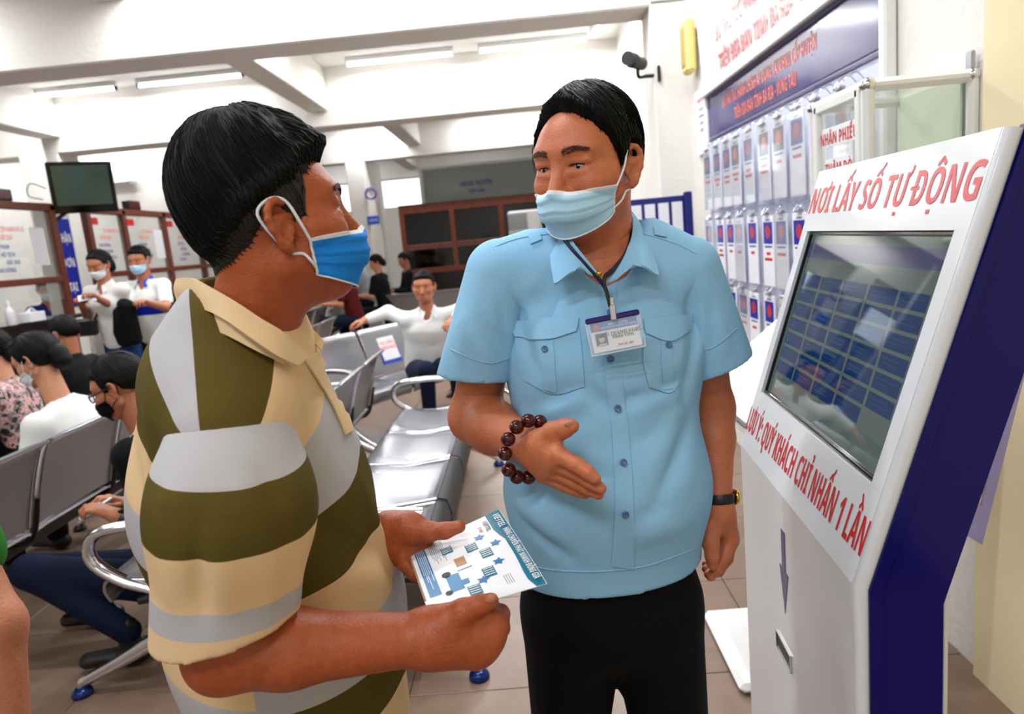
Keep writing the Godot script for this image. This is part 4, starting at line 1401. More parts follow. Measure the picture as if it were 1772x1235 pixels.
func eyes(parent: Node3D, tr: Transform3D, open := 1.0, look := Vector3(0, 0, 1)) -> void:
	var w := MB.new()
	var ir := MB.new()
	for s in [-1.0, 1.0]:
		var c := Vector3(s * 0.0315, -0.0005, 0.0665)
		w.ball(tr * c, 0.0120, 16, 10)
		var d := (look + Vector3(s * 0.06, 0, 0)).normalized()
		ir.ball(tr * (c + d * 0.0074), Vector3(0.0068, 0.0068, 0.0052), 14, 8, tr.basis.orthonormalized() * Basis(d.cross(Vector3.UP).normalized(), Vector3.UP, -d))
	wpart("eye_white", w, M.eye_white, parent)
	wpart("iris", ir, M.iris, parent)
	var la := MB.new()
	for s in [-1.0, 1.0]:
		var p := []
		for q in MB.spline([Vector3(s * 0.018, 0.0005, 0.0812), Vector3(s * 0.026, 0.0026, 0.0812), Vector3(s * 0.036, 0.0026, 0.0782), Vector3(s * 0.047, -0.0005, 0.0705)], 10): p.append(tr * q)
		la.tube(p, [0.0004, 0.0008, 0.0010, 0.0011, 0.0011, 0.0011, 0.0011, 0.0011, 0.0010, 0.0008, 0.0004], 5)
	wpart("eyelash", la, M.hair, parent)

func brows(parent: Node3D, tr: Transform3D, fl: Field, m: Material) -> void:
	for s in [-1.0, 1.0]:
		var b := MB.new()
		for k in 110:
			var g: float = k / 109.0
			var x: float = s * lerpf(0.013, 0.050, g)
			var y: float = 0.0195 + 0.006 * sin(g * 2.6) + rng.randf_range(-0.0058, 0.0058) * (1.0 - g * 0.6)
			var q = fl.hit(Vector3(x, y, 0.16), Vector3(0, 0, -1), 0.0, 0.15)
			if q == null: continue
			var d := Vector3(s * (0.4 + g), 0.5 - g * 0.6, 0).normalized() * 0.0075
			b.tube([tr * (q + Vector3(0, 0, -0.0005)), tr * (q + d * 0.5 + Vector3(0, 0, 0.0012)), tr * (q + d + Vector3(0, 0, -0.001))], [0.0006, 0.0005, 0.0002], 3, false)
		wpart("eyebrow", b, m, parent)

# hair as a shell over the skull: hairline given as [azimuth, lowest elevation, thickness] from front (0) round both sides
func hair_shell(line: Array, crown: float, mb: MB, tr: Transform3D, strands := 0, swirl := 0.0, lump := 0.12, tip_keep := 0.15, seedn := 3, s_from := 0.0) -> void:
	var c0 := Vector3(0, 0.03, -0.012)
	var nc := 72
	var nr := 22
	var rows := []
	var dirs := []
	var ns := FastNoiseLite.new()
	ns.seed = seedn
	ns.frequency = 1.0
	for i in nr + 2:
		rows.append([]); dirs.append([])
	for j in nc:
		var az := -180.0 + 360.0 * j / nc
		var el0 := 0.0
		var th := 0.0
		for k in line.size() - 1:
			if az >= line[k][0] and az <= line[k + 1][0]:
				var g: float = (az - line[k][0]) / (line[k + 1][0] - line[k][0])
				g = g * g * (3.0 - 2.0 * g)
				el0 = lerpf(line[k][1], line[k + 1][1], g); th = lerpf(line[k][2], line[k + 1][2], g)
		for i in nr + 1:
			var s: float = lerpf(s_from, 1.0, float(i) / nr)
			var el := deg_to_rad(lerpf(90.0, el0, s))
			var a := deg_to_rad(az)
			var d := Vector3(sin(a) * cos(el), sin(el), cos(a) * cos(el))
			var q = skull_field.hit(c0 + d * 0.2, -d, 0.0, 0.19)
			var r: float = 0.09 if q == null else (q - c0).length()
			var t := lerpf(crown, th, smoothstep(0.15, 0.8, s))
			t *= 1.0 + lump * ns.get_noise_2d(az * 0.09 + 3.0 * ns.get_noise_2d(s * 1.5, 9.0), s * 1.2) + lump * 0.5 * ns.get_noise_2d(az * 0.45, s * 2.0)
			t *= lerpf(1.0, tip_keep, smoothstep(0.86, 1.0, s))
			rows[i].append(c0 + d * (r + t)); dirs[i].append(d)
		rows[nr + 1].append(c0 + dirs[nr][j] * ((rows[nr][j] - c0).length() - maxf(0.004, th * tip_keep + 0.003)))
		dirs[nr + 1].append(dirs[nr][j])
	var g2 := []
	for r in rows:
		var row := []
		for p in r: row.append(tr * p)
		g2.append(row)
	mb.grid(g2, true)
	for k in strands:
		var ja := rng.randf() * nc
		var ia := rng.randf() * nr * 0.6
		var ln := rng.randf_range(4.0, 9.0)
		var lift := rng.randf_range(0.0004, 0.0022)
		var path := []
		var rad := []
		for q in 7:
			var g := q / 6.0
			var i := minf(ia + ln * g, nr - 0.01)
			var j := fposmod(ja + swirl * g * ln, nc)
			var i0 := int(i); var j0 := int(j) % nc; var j1 := (j0 + 1) % nc
			var p: Vector3 = rows[i0][j0].lerp(rows[i0][j1], j - int(j)).lerp(rows[i0 + 1][j0].lerp(rows[i0 + 1][j1], j - int(j)), i - i0)
			path.append(tr * (p + dirs[i0][j0] * lift * sin(PI * (0.15 + 0.8 * g))))
			rad.append(0.0011 * (1.0 - 0.8 * g))
		mb.tube(path, rad, 3, false)
	# short strands that break up the edge of the hair
	for k in strands / 2:
		var ja := rng.randi() % nc
		var path := []
		var rad := []
		var st := rng.randi_range(2, 6)
		for q in st:
			path.append(tr * (rows[nr - st + q][(ja + (1 if q > st / 2 else 0)) % nc] + dirs[nr][ja] * rng.randf_range(0.0, 0.0012)))
			rad.append(0.0010)
		var e0: Vector3 = rows[nr][(ja + 1) % nc]
		var dn: Vector3 = (e0 - rows[nr - 2][ja]).normalized()
		path.append(tr * (e0 + dn * 0.002)); rad.append(0.0008)
		path.append(tr * (e0 + dn * rng.randf_range(0.004, 0.008) - dirs[nr][ja] * 0.0015)); rad.append(0.0002)
		mb.tube(path, rad, 3, false)

const HAIRLINE_MAN := [[-180.0, -44.0, 0.012], [-140.0, -42.0, 0.011], [-115.0, -34.0, 0.010], [-98.0, -6.0, 0.011], [-82.0, -8.0, 0.010], [-76.0, -26.0, 0.005], [-66.0, -22.0, 0.005], [-56.0, 14.0, 0.009], [-40.0, 19.0, 0.016], [0.0, 22.0, 0.020], [40.0, 19.0, 0.016], [56.0, 14.0, 0.009], [66.0, -22.0, 0.005], [76.0, -26.0, 0.005], [82.0, -8.0, 0.010], [98.0, -6.0, 0.011], [115.0, -34.0, 0.010], [140.0, -42.0, 0.011], [180.0, -44.0, 0.012]]

# face mask in head space: cover, white edge band, ear loops
func face_mask(parent: Node3D, tr: Transform3D, fl: Field, cover: Material, edge: Material, loops := true, drop := 0.0, span := 66.0, loop_r := 0.0016) -> void:
	var rows := []
	var nv := 26
	var nu := 32
	for i in nv + 1:
		var v := float(i) / nv
		var row := []
		for j in nu + 1:
			var u := float(j) / nu * 2.0 - 1.0
			var az := deg_to_rad(u * span)
			var au := absf(u)
			var ytop := -0.036 + 0.014 * smoothstep(0.0, 0.25, 0.25 - au) * 0.5 + 0.004 * au + drop
			var ybot := lerpf(-0.112, -0.078, pow(au, 1.7)) + drop * 0.5
			var y := lerpf(ytop, ybot, v)
			var d := Vector3(sin(az), 0, cos(az))
			var o := Vector3(0, y, 0.0)
			var q = fl.hit(o + d * 0.16, -d, 0.0, 0.14)
			var r: float = 0.055 if q == null else (q - o).length()
			var rc := lerpf(0.114, 0.109, smoothstep(0.0, 0.35, v))
			rc = lerpf(rc, 0.078, smoothstep(0.45, 1.0, v))
			rc = lerpf(0.102, rc, smoothstep(-0.02, 0.18, v))
			var rs := 0.074
			var tent := lerpf(rc, rs, smoothstep(0.05, 1.05, au))
			r = maxf(r + 0.0025, tent)
			if au > 0.86 and q != null: r = lerpf(r, (q - o).length() + 0.0025, smoothstep(0.86, 1.0, au) * 0.8)
			var pl := fposmod(v * 4.2 - 0.9, 1.0)
			if v > 0.20 and v < 0.93: r += (0.0036 * pl - 0.0015) * (1.0 - 0.5 * au)
			row.append(tr * (o + d * r))
		rows.append(row)
	var b := MB.new()
	b.sheet(rows.slice(2), 0.0012)
	var mk := wpart("face_mask", b, cover, parent)
	b = MB.new()
	b.sheet(rows.slice(0, 3), 0.0022)
	for s in [0, nu]:
		var p := []
		for r in rows: p.append(r[s])
		b.tube(p, 0.0016, 6)
	b.tube(rows[nv], 0.0012, 6)
	wpart("mask_edge", b, edge, mk)
	if loops:
		var inv := tr.affine_inverse()
		for s in [-1.0, 1.0]:
			b = MB.new()
			var e := nu if s > 0 else 0
			var a: Vector3 = inv * rows[1][e]
			var z: Vector3 = inv * rows[nv - 5][e]
			var top := [a, a.lerp(Vector3(s * 0.083, 0.018, 0.004), 0.5) + Vector3(s * 0.004, 0, 0), Vector3(s * 0.083, 0.019, 0.003), Vector3(s * 0.082, 0.026, -0.014), Vector3(s * 0.083, 0.012, -0.034), Vector3(s * 0.079, -0.022, -0.022), Vector3(s * 0.077, -0.043, -0.008), Vector3(s * 0.076, -0.048, 0.006), z.lerp(Vector3(s * 0.076, -0.05, 0.008), 0.5) + Vector3(s * 0.004, 0, 0), z]
			var path := []
			for p in MB.spline(top, 40): path.append(tr * p)
			b.tube(path, loop_r, 6)
			wpart("ear_loop", b, edge, mk)

# a hand as limbs: wrist, direction of the fingers, direction out of the back of the hand, thumb side
func hand_prims(w: Vector3, dir: Vector3, back: Vector3, thumb: Vector3, size := 1.0, curl := 0.5) -> Array:
	dir = dir.normalized()
	back = (back - dir * back.dot(dir)).normalized()
	var side := dir.cross(back)
	if side.dot(thumb) < 0.0: side = -side
	var out := []
	var kx := [0.030, 0.010, -0.010, -0.028]
	var ln := [0.072, 0.080, 0.074, 0.060]
	for i in 4:
		var mcp: Vector3 = w + (dir * (0.088 - 0.006 * absf(i - 1.0)) + side * kx[i] + back * 0.004) * size
		out.append([w + side * kx[i] * 0.55 * size + dir * 0.012 * size, mcp, 0.016 * size, 0.0125 * size, 0.016])
		var p := mcp
		var a := curl * 0.35
		for q in 3:
			var l: float = ln[i] * [0.48, 0.30, 0.24][q] * size
			var d := dir * cos(a) - back * sin(a)
			var e := p + d * l
			out.append([p, e, (0.0098 - 0.0010 * q) * size, (0.0090 - 0.0012 * q) * size, 0.004])
			p = e
			a += curl * 0.9
	var tb := w + (dir * 0.028 + side * 0.026 - back * 0.006) * size
	out.append([w + dir * 0.015 * size, tb, 0.017 * size, 0.015 * size, 0.016])
	var t1 := tb + (dir * 0.030 + side * 0.022 - back * 0.008) * size
	var t2 := t1 + (dir * 0.028 + side * 0.008 - back * 0.006) * size
	var t3 := t2 + (dir * 0.022 + side * 0.000 - back * 0.005) * size
	out.append([tb, t1, 0.0145 * size, 0.0115 * size, 0.008]); out.append([t1, t2, 0.0115 * size, 0.0105 * size, 0.006]); out.append([t2, t3, 0.0105 * size, 0.0085 * size, 0.005])
	return out

func people_materials() -> void:
	var sk := func_skin(Color(0.76, 0.425, 0.27))
	M.skin_clerk = sk
	M.skin_visitor = func_skin(Color(0.66, 0.31, 0.15))
	M.skin_light = func_skin(Color(0.78, 0.53, 0.40))
	M.skin_mid = func_skin(Color(0.70, 0.43, 0.30))
	M.eye_white = mat(Color(0.66, 0.60, 0.56), 0.2)
	M.iris = mat(Color(0.025, 0.014, 0.010), 0.08)
	M.hair = mat(Color(0.010, 0.009, 0.009), 0.58, 0.0, 0.32)
	M.hair_brown = mat(Color(0.055, 0.030, 0.020), 0.6)
	M.hair_grey = mat(Color(0.42, 0.42, 0.42), 0.5)
	M.brow = mat(Color(0.32, 0.20, 0.145), 0.7)
	M.mask_blue = cloth(Color(0.68, 0.85, 0.94), 0.8)
	M.mask_deep = cloth(Color(0.10, 0.50, 0.86), 0.75)
	M.mask_white = cloth(Color(0.88, 0.89, 0.91), 0.8)
	M.mask_black = cloth(Color(0.02, 0.02, 0.022), 0.8)
	M.shirt_blue = cloth(Color(0.55, 0.745, 0.875), 0.75)
	M.shirt_white = cloth(Color(0.88, 0.88, 0.87), 0.85)
	M.shirt_dark = cloth(Color(0.05, 0.055, 0.06), 0.85)
	M.shirt_navy = cloth(Color(0.03, 0.035, 0.06), 0.85)
	M.jeans = cloth(Color(0.05, 0.085, 0.18), 0.85)
	M.jeans_light = cloth(Color(0.08, 0.19, 0.36), 0.85)
	M.trousers_black = cloth(Color(0.012, 0.012, 0.014), 0.8)
	M.shoe = mat(Color(0.03, 0.03, 0.035), 0.5)

func func_skin(c: Color) -> StandardMaterial3D:
	var m := mat(Color.WHITE, 0.48, 0.0, 0.45)
	m.albedo_texture = noise_tex(0.035, c.darkened(0.07), c.lightened(0.06), 256)
	m.uv1_triplanar = true
	m.uv1_scale = Vector3.ONE * 6.0
	m.normal_enabled = true
	m.normal_texture = M.fine_normal
	m.normal_scale = 0.18
	m.subsurf_scatter_enabled = true
	m.subsurf_scatter_strength = 0.08
	return m

func cloth(c: Color, rough := 0.8) -> StandardMaterial3D:
	var m := mat(c, rough, 0.0, 0.3)
	m.normal_enabled = true
	m.normal_texture = M.fine_normal
	m.normal_scale = 0.10
	m.uv1_triplanar = true
	m.uv1_scale = Vector3.ONE * 9.0
	return m

# patches and seams laid on a garment: each spot of the grid is found on the cloth itself
func on_cloth(fl: Field, x: float, y: float, lift: float, guess := 1.2):
	var d := dirp(x, y)
	var q = fl.hit(EYE, d, guess * 0.55, guess * 1.7)
	if q == null: return null
	return q + fl.grad(q) * lift

func cloth_patch(fl: Field, corners: Array, nu: int, nv: int, lift: float, thick: float) -> MB:
	# corners: rows of [x, y] control spots, splined in the picture and then dropped on the cloth
	var rows := []
	var mid := []
	for r in corners:
		var c := []
		for q in r: c.append(Vector2(q[0], q[1]))
		mid.append(MB.spline(c, nu))
	for i in nv + 1: rows.append([])
	for j in nu + 1:
		var col := []
		for r in mid: col.append(r[j])
		var s := MB.spline(col, nv)
		for i in nv + 1:
			var q = on_cloth(fl, s[i].x, s[i].y, lift)
			if q == null: q = rows[i][j - 1] if j > 0 else (rows[i - 1][j] if i > 0 else P(s[i].x, s[i].y, 1.1))
			rows[i].append(q)
	var b := MB.new()
	b.sheet(rows, thick)
	return b

func seam(fl: Field, spots: Array, r: float, b: MB, n := 24, lift := 0.0) -> void:
	var c := []
	for q in spots: c.append(Vector2(q[0], q[1]))
	var path := []
	for s in MB.spline(c, n):
		var q = on_cloth(fl, s.x, s.y, lift)
		if q != null and (path.is_empty() or (q - path[-1]).length() < 0.06): path.append(q)
	if path.size() > 2: b.tube(path, r, 5)

func fold_px(fl: Field, x0: float, y0: float, x1: float, y1: float, w: float, amp: float) -> void:
	var a = on_cloth(fl, x0, y0, 0.0)
	var b = on_cloth(fl, x1, y1, 0.0)
	if a != null and b != null: fl.fold(a, b, w, amp * 1.7)

func head_frame(at: Vector3, fwd: Vector3, up := Vector3.UP, sc := 1.0) -> Transform3D:
	fwd = fwd.normalized()
	var x := up.cross(fwd).normalized()
	var y := fwd.cross(x)
	return Transform3D(Basis(x * sc, y * sc, fwd * sc), at)

func build_people() -> void:
	rng.seed = 11
	M.fine_normal = noise_tex(0.12, Color.BLACK, Color.WHITE, 256, true, 3)
	people_materials()
	clerk()
	visitor()
	background_people()

# ------------------------------------------------------------------ the clerk
func clerk() -> void:
	var base := Vector3(0.13, 0, -1.2)
	var o := thing("person", "clerk in a light blue short-sleeved shirt and blue mask gesturing beside the kiosk", "person", base)
	var t0 := Time.get_ticks_msec()
	# head
	var ht := head_frame(P(1013, 288, 1.145), Vector3(-0.60, -0.05, 0.80), Vector3(0.03, 1, 0.0), 0.93)
	var nb := ht.affine_inverse() * P(1042, 470, 1.185)
	var hf := make_head(0.0028, nb, 0.060)
	var skin := MB.new()
	hf.skin(skin)
	for i in skin.v.size(): skin.v[i] = ht * skin.v[i]
	print("clerk head ", Time.get_ticks_msec() - t0)
	# chest under the shirt and arms
	var lat := Vector3(1, 0, 0.0)
	var shR := P(862, 478, 1.175); var elR := P(822, 722, 1.215); var wrR := P(924, 776, 1.035)
	var shL := P(1192, 470, 1.175); var elL := P(1230, 705, 1.235); var wrL := P(1243, 862, 1.165)
	var pr := [[P(1040, 470, 1.19), P(1045, 620, 1.19), 0.12, 0.12, 0.04, lat, 0.08, 0.08], [P(1042, 450, 1.19), shR, 0.045, 0.045, 0.03], [P(1042, 450, 1.19), shL, 0.045, 0.045, 0.03]]
	solid(pr, 0.016, skin)
	# right arm and open hand
	pr = [[shR, elR, 0.044, 0.042, 0.02], [elR, elR.lerp(wrR, 0.35), 0.043, 0.043, 0.025], [elR.lerp(wrR, 0.35), wrR, 0.043, 0.0285, 0.02, Vector3.UP, 0.043, 0.025]]
	var hz := 0.985
	var pw := wrR
	var th := [P(938, 768, 1.01), P(957, 748, 0.995), P(977, 741, 0.98), P(990, 737, 0.972)]
	pr.append([pw, th[0], 0.021, 0.021, 0.02]); pr.append([th[0], th[1], 0.020, 0.0155, 0.012]); pr.append([th[1], th[2], 0.0150, 0.0135, 0.008]); pr.append([th[2], th[3], 0.0135, 0.0105, 0.006])
	var fg := [
		[P(966, 788, 0.975), P(998, 804, 0.955), P(1018, 818, 0.945), P(1030, 828, 0.94), 0.0116],
		[P(960, 801, 0.987), P(1000, 820, 0.967), P(1024, 835, 0.954), P(1040, 845, 0.947), 0.0114],
		[P(951, 813, 1.000), P(990, 831, 0.980), P(1017, 845, 0.967), P(1036, 855, 0.959), 0.0110],
		[P(941, 822, 1.014), P(973, 838, 0.996), P(997, 848, 0.984), P(1013, 855, 0.978), 0.0100]]
	for g in fg:
		var r: float = g[4]
		pr.append([pw.lerp(g[0], 0.15), g[0], 0.020, r * 1.25, 0.016])
	for g in fg:
		var r: float = g[4]
		pr.append([g[0], g[1], r * 1.12, r * 0.98, 0.003]); pr.append([g[1], g[2], r * 1.0, r * 0.92, 0.002]); pr.append([g[2], g[3], r * 0.92, r * 0.72, 0.002])
	solid(pr, 0.0028, skin, 0.02)
	# left arm and hanging hand
	pr = [[shL, elL, 0.043, 0.039, 0.02], [elL, elL.lerp(wrL, 0.35), 0.039, 0.037, 0.02], [elL.lerp(wrL, 0.35), wrL, 0.037, 0.0225, 0.01], [wrL, P(1243, 885, 1.16), 0.0225, 0.024, 0.01]]
	var w2 := P(1243, 885, 1.16)
	th = [P(1231, 912, 1.145), P(1230, 940, 1.13), P(1232, 962, 1.125), P(1233, 977, 1.125)]
	pr.append([w2, th[0], 0.020, 0.017, 0.016]); pr.append([th[0], th[1], 0.0165, 0.0135, 0.01]); pr.append([th[1], th[2], 0.0135, 0.0115, 0.006]); pr.append([th[2], th[3], 0.0115, 0.009, 0.005])
	for g in [[P(1262, 932, 1.16), P(1254, 962, 1.145), P(1240, 985, 1.14), P(1230, 998, 1.14)], [P(1264, 934, 1.178), P(1258, 966, 1.165), P(1243, 988, 1.155), P(1226, 994, 1.15)], [P(1262, 932, 1.197), P(1255, 964, 1.185), P(1238, 984, 1.175), P(1222, 984, 1.165)], [P(1255, 928, 1.212), P(1250, 956, 1.205), P(1236, 972, 1.195), P(1222, 976, 1.185)]]:
		pr.append([w2, g[0], 0.019, 0.0145, 0.016]); pr.append([g[0], g[1], 0.0125, 0.0108, 0.006]); pr.append([g[1], g[2], 0.0108, 0.0096, 0.004]); pr.append([g[2], g[3], 0.0096, 0.0078, 0.004])
	solid(pr, 0.003, skin, 0.02)
	wpart("body", skin, M.skin_clerk, o)
	print("clerk arms ", Time.get_ticks_msec() - t0)
	# nails
	var nl := MB.new()
	nl.ball(P(986, 733, 0.966), Vector3(0.0085, 0.0052, 0.004), 12, 6, Basis(Vector3.BACK, 0.1))
	wpart("thumbnail", nl, func_skin(Color(0.72, 0.45, 0.36)), o)
	eyes(o, ht, 1.0, Vector3(0.10, -0.05, 1))
	brows(o, ht, hf, M.brow)
	# hair with a side parting, grey at the far temple
	var hb := MB.new()
	var line := [[-180.0, -42.0, 0.015], [-140.0, -40.0, 0.013], [-115.0, -30.0, 0.012], [-98.0, -4.0, 0.014], [-82.0, -6.0, 0.012], [-76.0, -20.0, 0.008], [-66.0, -14.0, 0.010], [-54.0, 30.0, 0.016], [-36.0, 40.0, 0.022], [-12.0, 44.0, 0.026], [14.0, 38.0, 0.024], [34.0, 27.0, 0.020], [50.0, 12.0, 0.016], [62.0, -6.0, 0.012], [70.0, -24.0, 0.009], [80.0, -24.0, 0.009], [86.0, -4.0, 0.012], [100.0, -4.0, 0.014], [115.0, -30.0, 0.012], [140.0, -40.0, 0.013], [180.0, -42.0, 0.015]]
	hair_shell(line, 0.030, hb, ht, 1200, 1.1, 0.12, 0.22, 5)
	wpart("hair", hb, M.hair, o)
	hb = MB.new()
	for k in 120:
		var az := deg_to_rad(rng.randf_range(-84, -58))
		var el := deg_to_rad(rng.randf_range(-14, 34))
		var d := Vector3(sin(az) * cos(el), sin(el), cos(az) * cos(el))
		var q = skull_field.hit(Vector3(0, 0.03, -0.012) + d * 0.2, -d, 0.0, 0.19)
		if q == null: continue
		q += d * 0.011
		var e: Vector3 = q + Vector3(-0.002, -0.016, -0.012) + d * 0.002
		hb.tube([ht * q, ht * ((q + e) * 0.5 + d * 0.003), ht * e], [0.0007, 0.0007, 0.0003], 3, false)
	wpart("grey_hair", hb, M.hair_grey, o)
	face_mask(o, ht, hf, M.mask_blue, M.mask_white, true, -0.004)
	print("clerk head done ", Time.get_ticks_msec() - t0)
	# shirt: sleeves first (hollow cuffs), then the body
	var sR := P(826, 650, 1.192); var sL := P(1238, 634, 1.20)
	var lo := Vector3(-0.26, 0.72, -1.42)
	var hi := Vector3(0.50, 1.46, -0.98)
	var f := Field.new(lo, hi, 0.0045)
	f.limb(P(1036, 480, 1.20), P(1045, 620, 1.18), 0.150, 0.158, 0.03, lat, 0.098, 0.112)
	f.limb(P(1045, 620, 1.18), P(1050, 840, 1.155), 0.150, 0.166, 0.04, lat, 0.108, 0.128)
	f.limb(P(1050, 840, 1.155), P(1054, 1010, 1.165), 0.164, 0.158, 0.04, lat, 0.126, 0.112)
	f.limb(P(1010, 428, 1.205), shR + Vector3(0.012, 0.004, 0), 0.052, 0.058, 0.035)
	f.limb(P(1075, 420, 1.205), shL + Vector3(-0.012, 0.004, 0), 0.054, 0.056, 0.035)
	# neck opening
	f.limb(P(1042, 380, 1.16), P(1046, 452, 1.145), 0.072, 0.050, 0.012, lat, 0.072, 0.05, 1)
	f.limb(P(1047, 430, 1.10), P(1049, 478, 1.075), 0.040, 0.014, 0.010, lat, 0.04, 0.03, 1)
	f.clip(P(1040, 985, 1.15), Vector3(0.05, -1, 0.0))
	for q in [[893, 530, 930, 640, 0.012, -0.004], [905, 520, 955, 640, 0.016, 0.004], [930, 700, 1010, 664, 0.014, -0.005], [940, 716, 1012, 690, 0.014, 0.005], [1010, 668, 1062, 715, 0.013, -0.005], [1070, 700, 1120, 682, 0.012, -0.005], [1120, 682, 1185, 650, 0.012, -0.004], [1085, 716, 1180, 672, 0.018, 0.004],
			[1195, 560, 1180, 700, 0.014, -0.005], [1180, 690, 1110, 840, 0.018, 0.004], [1195, 720, 1130, 880, 0.014, -0.004], [1200, 800, 1120, 930, 0.018, 0.004], [900, 700, 925, 800, 0.014, 0.004], [895, 770, 945, 870, 0.016, -0.004], [890, 850, 970, 930, 0.018, 0.004], [905, 900, 1000, 975, 0.014, -0.003],
			[1050, 820, 1010, 880, 0.018, 0.003], [1100, 600, 1130, 690, 0.02, 0.003], [960, 760, 1040, 740, 0.02, 0.003], [1085, 770, 1170, 740, 0.016, -0.003], [1085, 905, 1190, 860, 0.016, -0.003], [1090, 930, 1195, 900, 0.016, 0.003],
			[835, 560, 878, 620, 0.012, -0.004], [815, 560, 850, 640, 0.014, 0.003], [862, 520, 884, 600, 0.010, -0.004], [1205, 520, 1215, 620, 0.014, 0.004], [1196, 510, 1200, 600, 0.010, -0.005], [1235, 540, 1255, 620, 0.016, 0.003], [930, 470, 900, 520, 0.016, 0.003], [960, 500, 935, 540, 0.014, -0.003], [1150, 450, 1180, 530, 0.016, 0.003]]:
		fold_px(f, q[0], q[1], q[2], q[3], q[4], q[5])
	var sb := MB.new()
	f.skin(sb)
	var shirt := wpart("shirt", sb, M.shirt_blue, o)
	print("clerk shirt ", Time.get_ticks_msec() - t0)
	# sleeves, open at the cuff
	var cuffs := []
	for q in [[shR + Vector3(0.004, 0.004, 0), sR, 0.058, 0.069, Vector3(-0.14, -1, 0)], [shL + Vector3(-0.004, 0.004, 0), sL, 0.056, 0.066, Vector3(0.34, -1, 0)]]:
		var ax: Vector3 = (q[1] - q[0]).normalized()
		var g := Field.new(q[0].min(q[1]) - Vector3(0.11, 0.09, 0.10), q[0].max(q[1]) + Vector3(0.11, 0.08, 0.10), 0.0042)
		g.limb(q[0], q[1] + ax * 0.06, q[2], q[3] + 0.003, 0.02)
		g.limb(q[1] - ax * 0.04, q[1] + ax * 0.1, q[3] - 0.020, q[3] - 0.010, 0.003, Vector3.RIGHT, -1, -1, 1)
		g.clip(q[1], q[4])
		for w in [[835, 560, 878, 620, 0.012, -0.004], [815, 560, 850, 640, 0.014, 0.004], [862, 520, 880, 600, 0.010, -0.004], [800, 540, 800, 620, 0.012, 0.003], [1205, 520, 1215, 620, 0.014, 0.004], [1202, 510, 1204, 600, 0.010, -0.005], [1235, 540, 1255, 620, 0.016, 0.004], [1225, 520, 1240, 610, 0.010, -0.004]]:
			fold_px(g, w[0], w[1], w[2], w[3], w[4], w[5])
		sb = MB.new()
		g.skin(sb)
		wpart("sleeve", sb, M.shirt_blue, shirt)
		cuffs.append(g)
	# placket, pockets, flaps, seams, buttons
	wpart("placket", cloth_patch(f, [[[1040, 500], [1066, 500]], [[1045, 560], [1070, 558]], [[1046, 640], [1074, 636]], [[1056, 720], [1084, 718]], [[1062, 800], [1092, 800]], [[1064, 880], [1096, 880]], [[1058, 978], [1096, 984]]], 4, 40, 0.0022, 0.002), M.shirt_blue, shirt)
	wpart("pocket", cloth_patch(f, [[[893, 572], [950, 570], [1003, 566]], [[897, 620], [955, 620], [1008, 616]], [[908, 658], [962, 682], [1012, 668]]], 16, 14, 0.0026, 0.002), M.shirt_blue, shirt)
	wpart("pocket_pleat", cloth_patch(f, [[[938, 590], [958, 590]], [[940, 630], [961, 630]], [[944, 672], [965, 679]]], 3, 12, 0.0042, 0.0015), M.shirt_blue, shirt)
	wpart("pocket_flap", cloth_patch(f, [[[891, 556], [945, 551], [1002, 549]], [[892, 570], [948, 570], [1001, 562]], [[896, 583], [948, 588], [998, 574]]], 14, 8, 0.0062, 0.002), M.shirt_blue, shirt)
	wpart("pocket", cloth_patch(f, [[[1116, 562], [1156, 562], [1193, 558]], [[1112, 620], [1156, 620], [1190, 612]], [[1122, 668], [1158, 680], [1180, 654]]], 14, 14, 0.0026, 0.002), M.shirt_blue, shirt)
	wpart("pocket_pleat", cloth_patch(f, [[[1142, 590], [1160, 588]], [[1142, 630], [1161, 628]], [[1146, 676], [1162, 674]]], 3, 12, 0.0042, 0.0015), M.shirt_blue, shirt)
	wpart("pocket_flap", cloth_patch(f, [[[1112, 553], [1155, 549], [1195, 543]], [[1113, 566], [1156, 572], [1195, 556]], [[1116, 578], [1158, 591], [1194, 568]]], 14, 8, 0.0062, 0.002), M.shirt_blue, shirt)
	for q in [[[812, 450], [850, 430], [900, 412], [958, 404]], [[1092, 398], [1140, 412], [1175, 424], [1215, 444]], [[900, 974], [960, 986], [1040, 988], [1120, 978], [1205, 948]]]:
		sb = MB.new()
		seam(f, q, 0.0013, sb, 30, 0.0004)
		wpart("seam", sb, M.shirt_blue, shirt)
	sb = MB.new()
	seam(cuffs[0], [[780, 604], [815, 620], [850, 628], [880, 620]], 0.0013, sb, 24, 0.0004)
	wpart("seam", sb, M.shirt_blue, shirt)
	sb = MB.new()
	seam(cuffs[1], [[1196, 606], [1235, 600], [1275, 568]], 0.0013, sb, 24, 0.0004)
	wpart("seam", sb, M.shirt_blue, shirt)
	for q in [[[[914, 408], [934, 402]], [[918, 424], [938, 416]]], [[[1130, 394], [1150, 398]], [[1132, 408], [1152, 412]]]]:
		wpart("epaulette_loop", cloth_patch(f, q, 4, 4, 0.004, 0.002), M.shirt_blue, shirt)
	var bm := mat(Color(0.30, 0.42, 0.62), 0.2)
	for q in [[1056, 541], [1056, 621], [1069, 706], [1078, 800], [1081, 888], [944, 604], [1154, 597]]:
		var c = on_cloth(f, q[0], q[1], 0.0055)
		if c == null: continue
		var n := f.grad(c)
		var x := n.cross(Vector3.UP).normalized()
		sb = MB.new()
		sb.lathe(c, [Vector2(0.0, 0.0006), Vector2(0.003, 0.0006), Vector2(0.004, 0.0016), Vector2(0.0052, 0.0016), Vector2(0.0056, 0.0), Vector2(0.005, -0.002)], 14, Basis(x, n, x.cross(n)))
		wpart("button", sb, bm, shirt)
	# collar
	sb = MB.new()
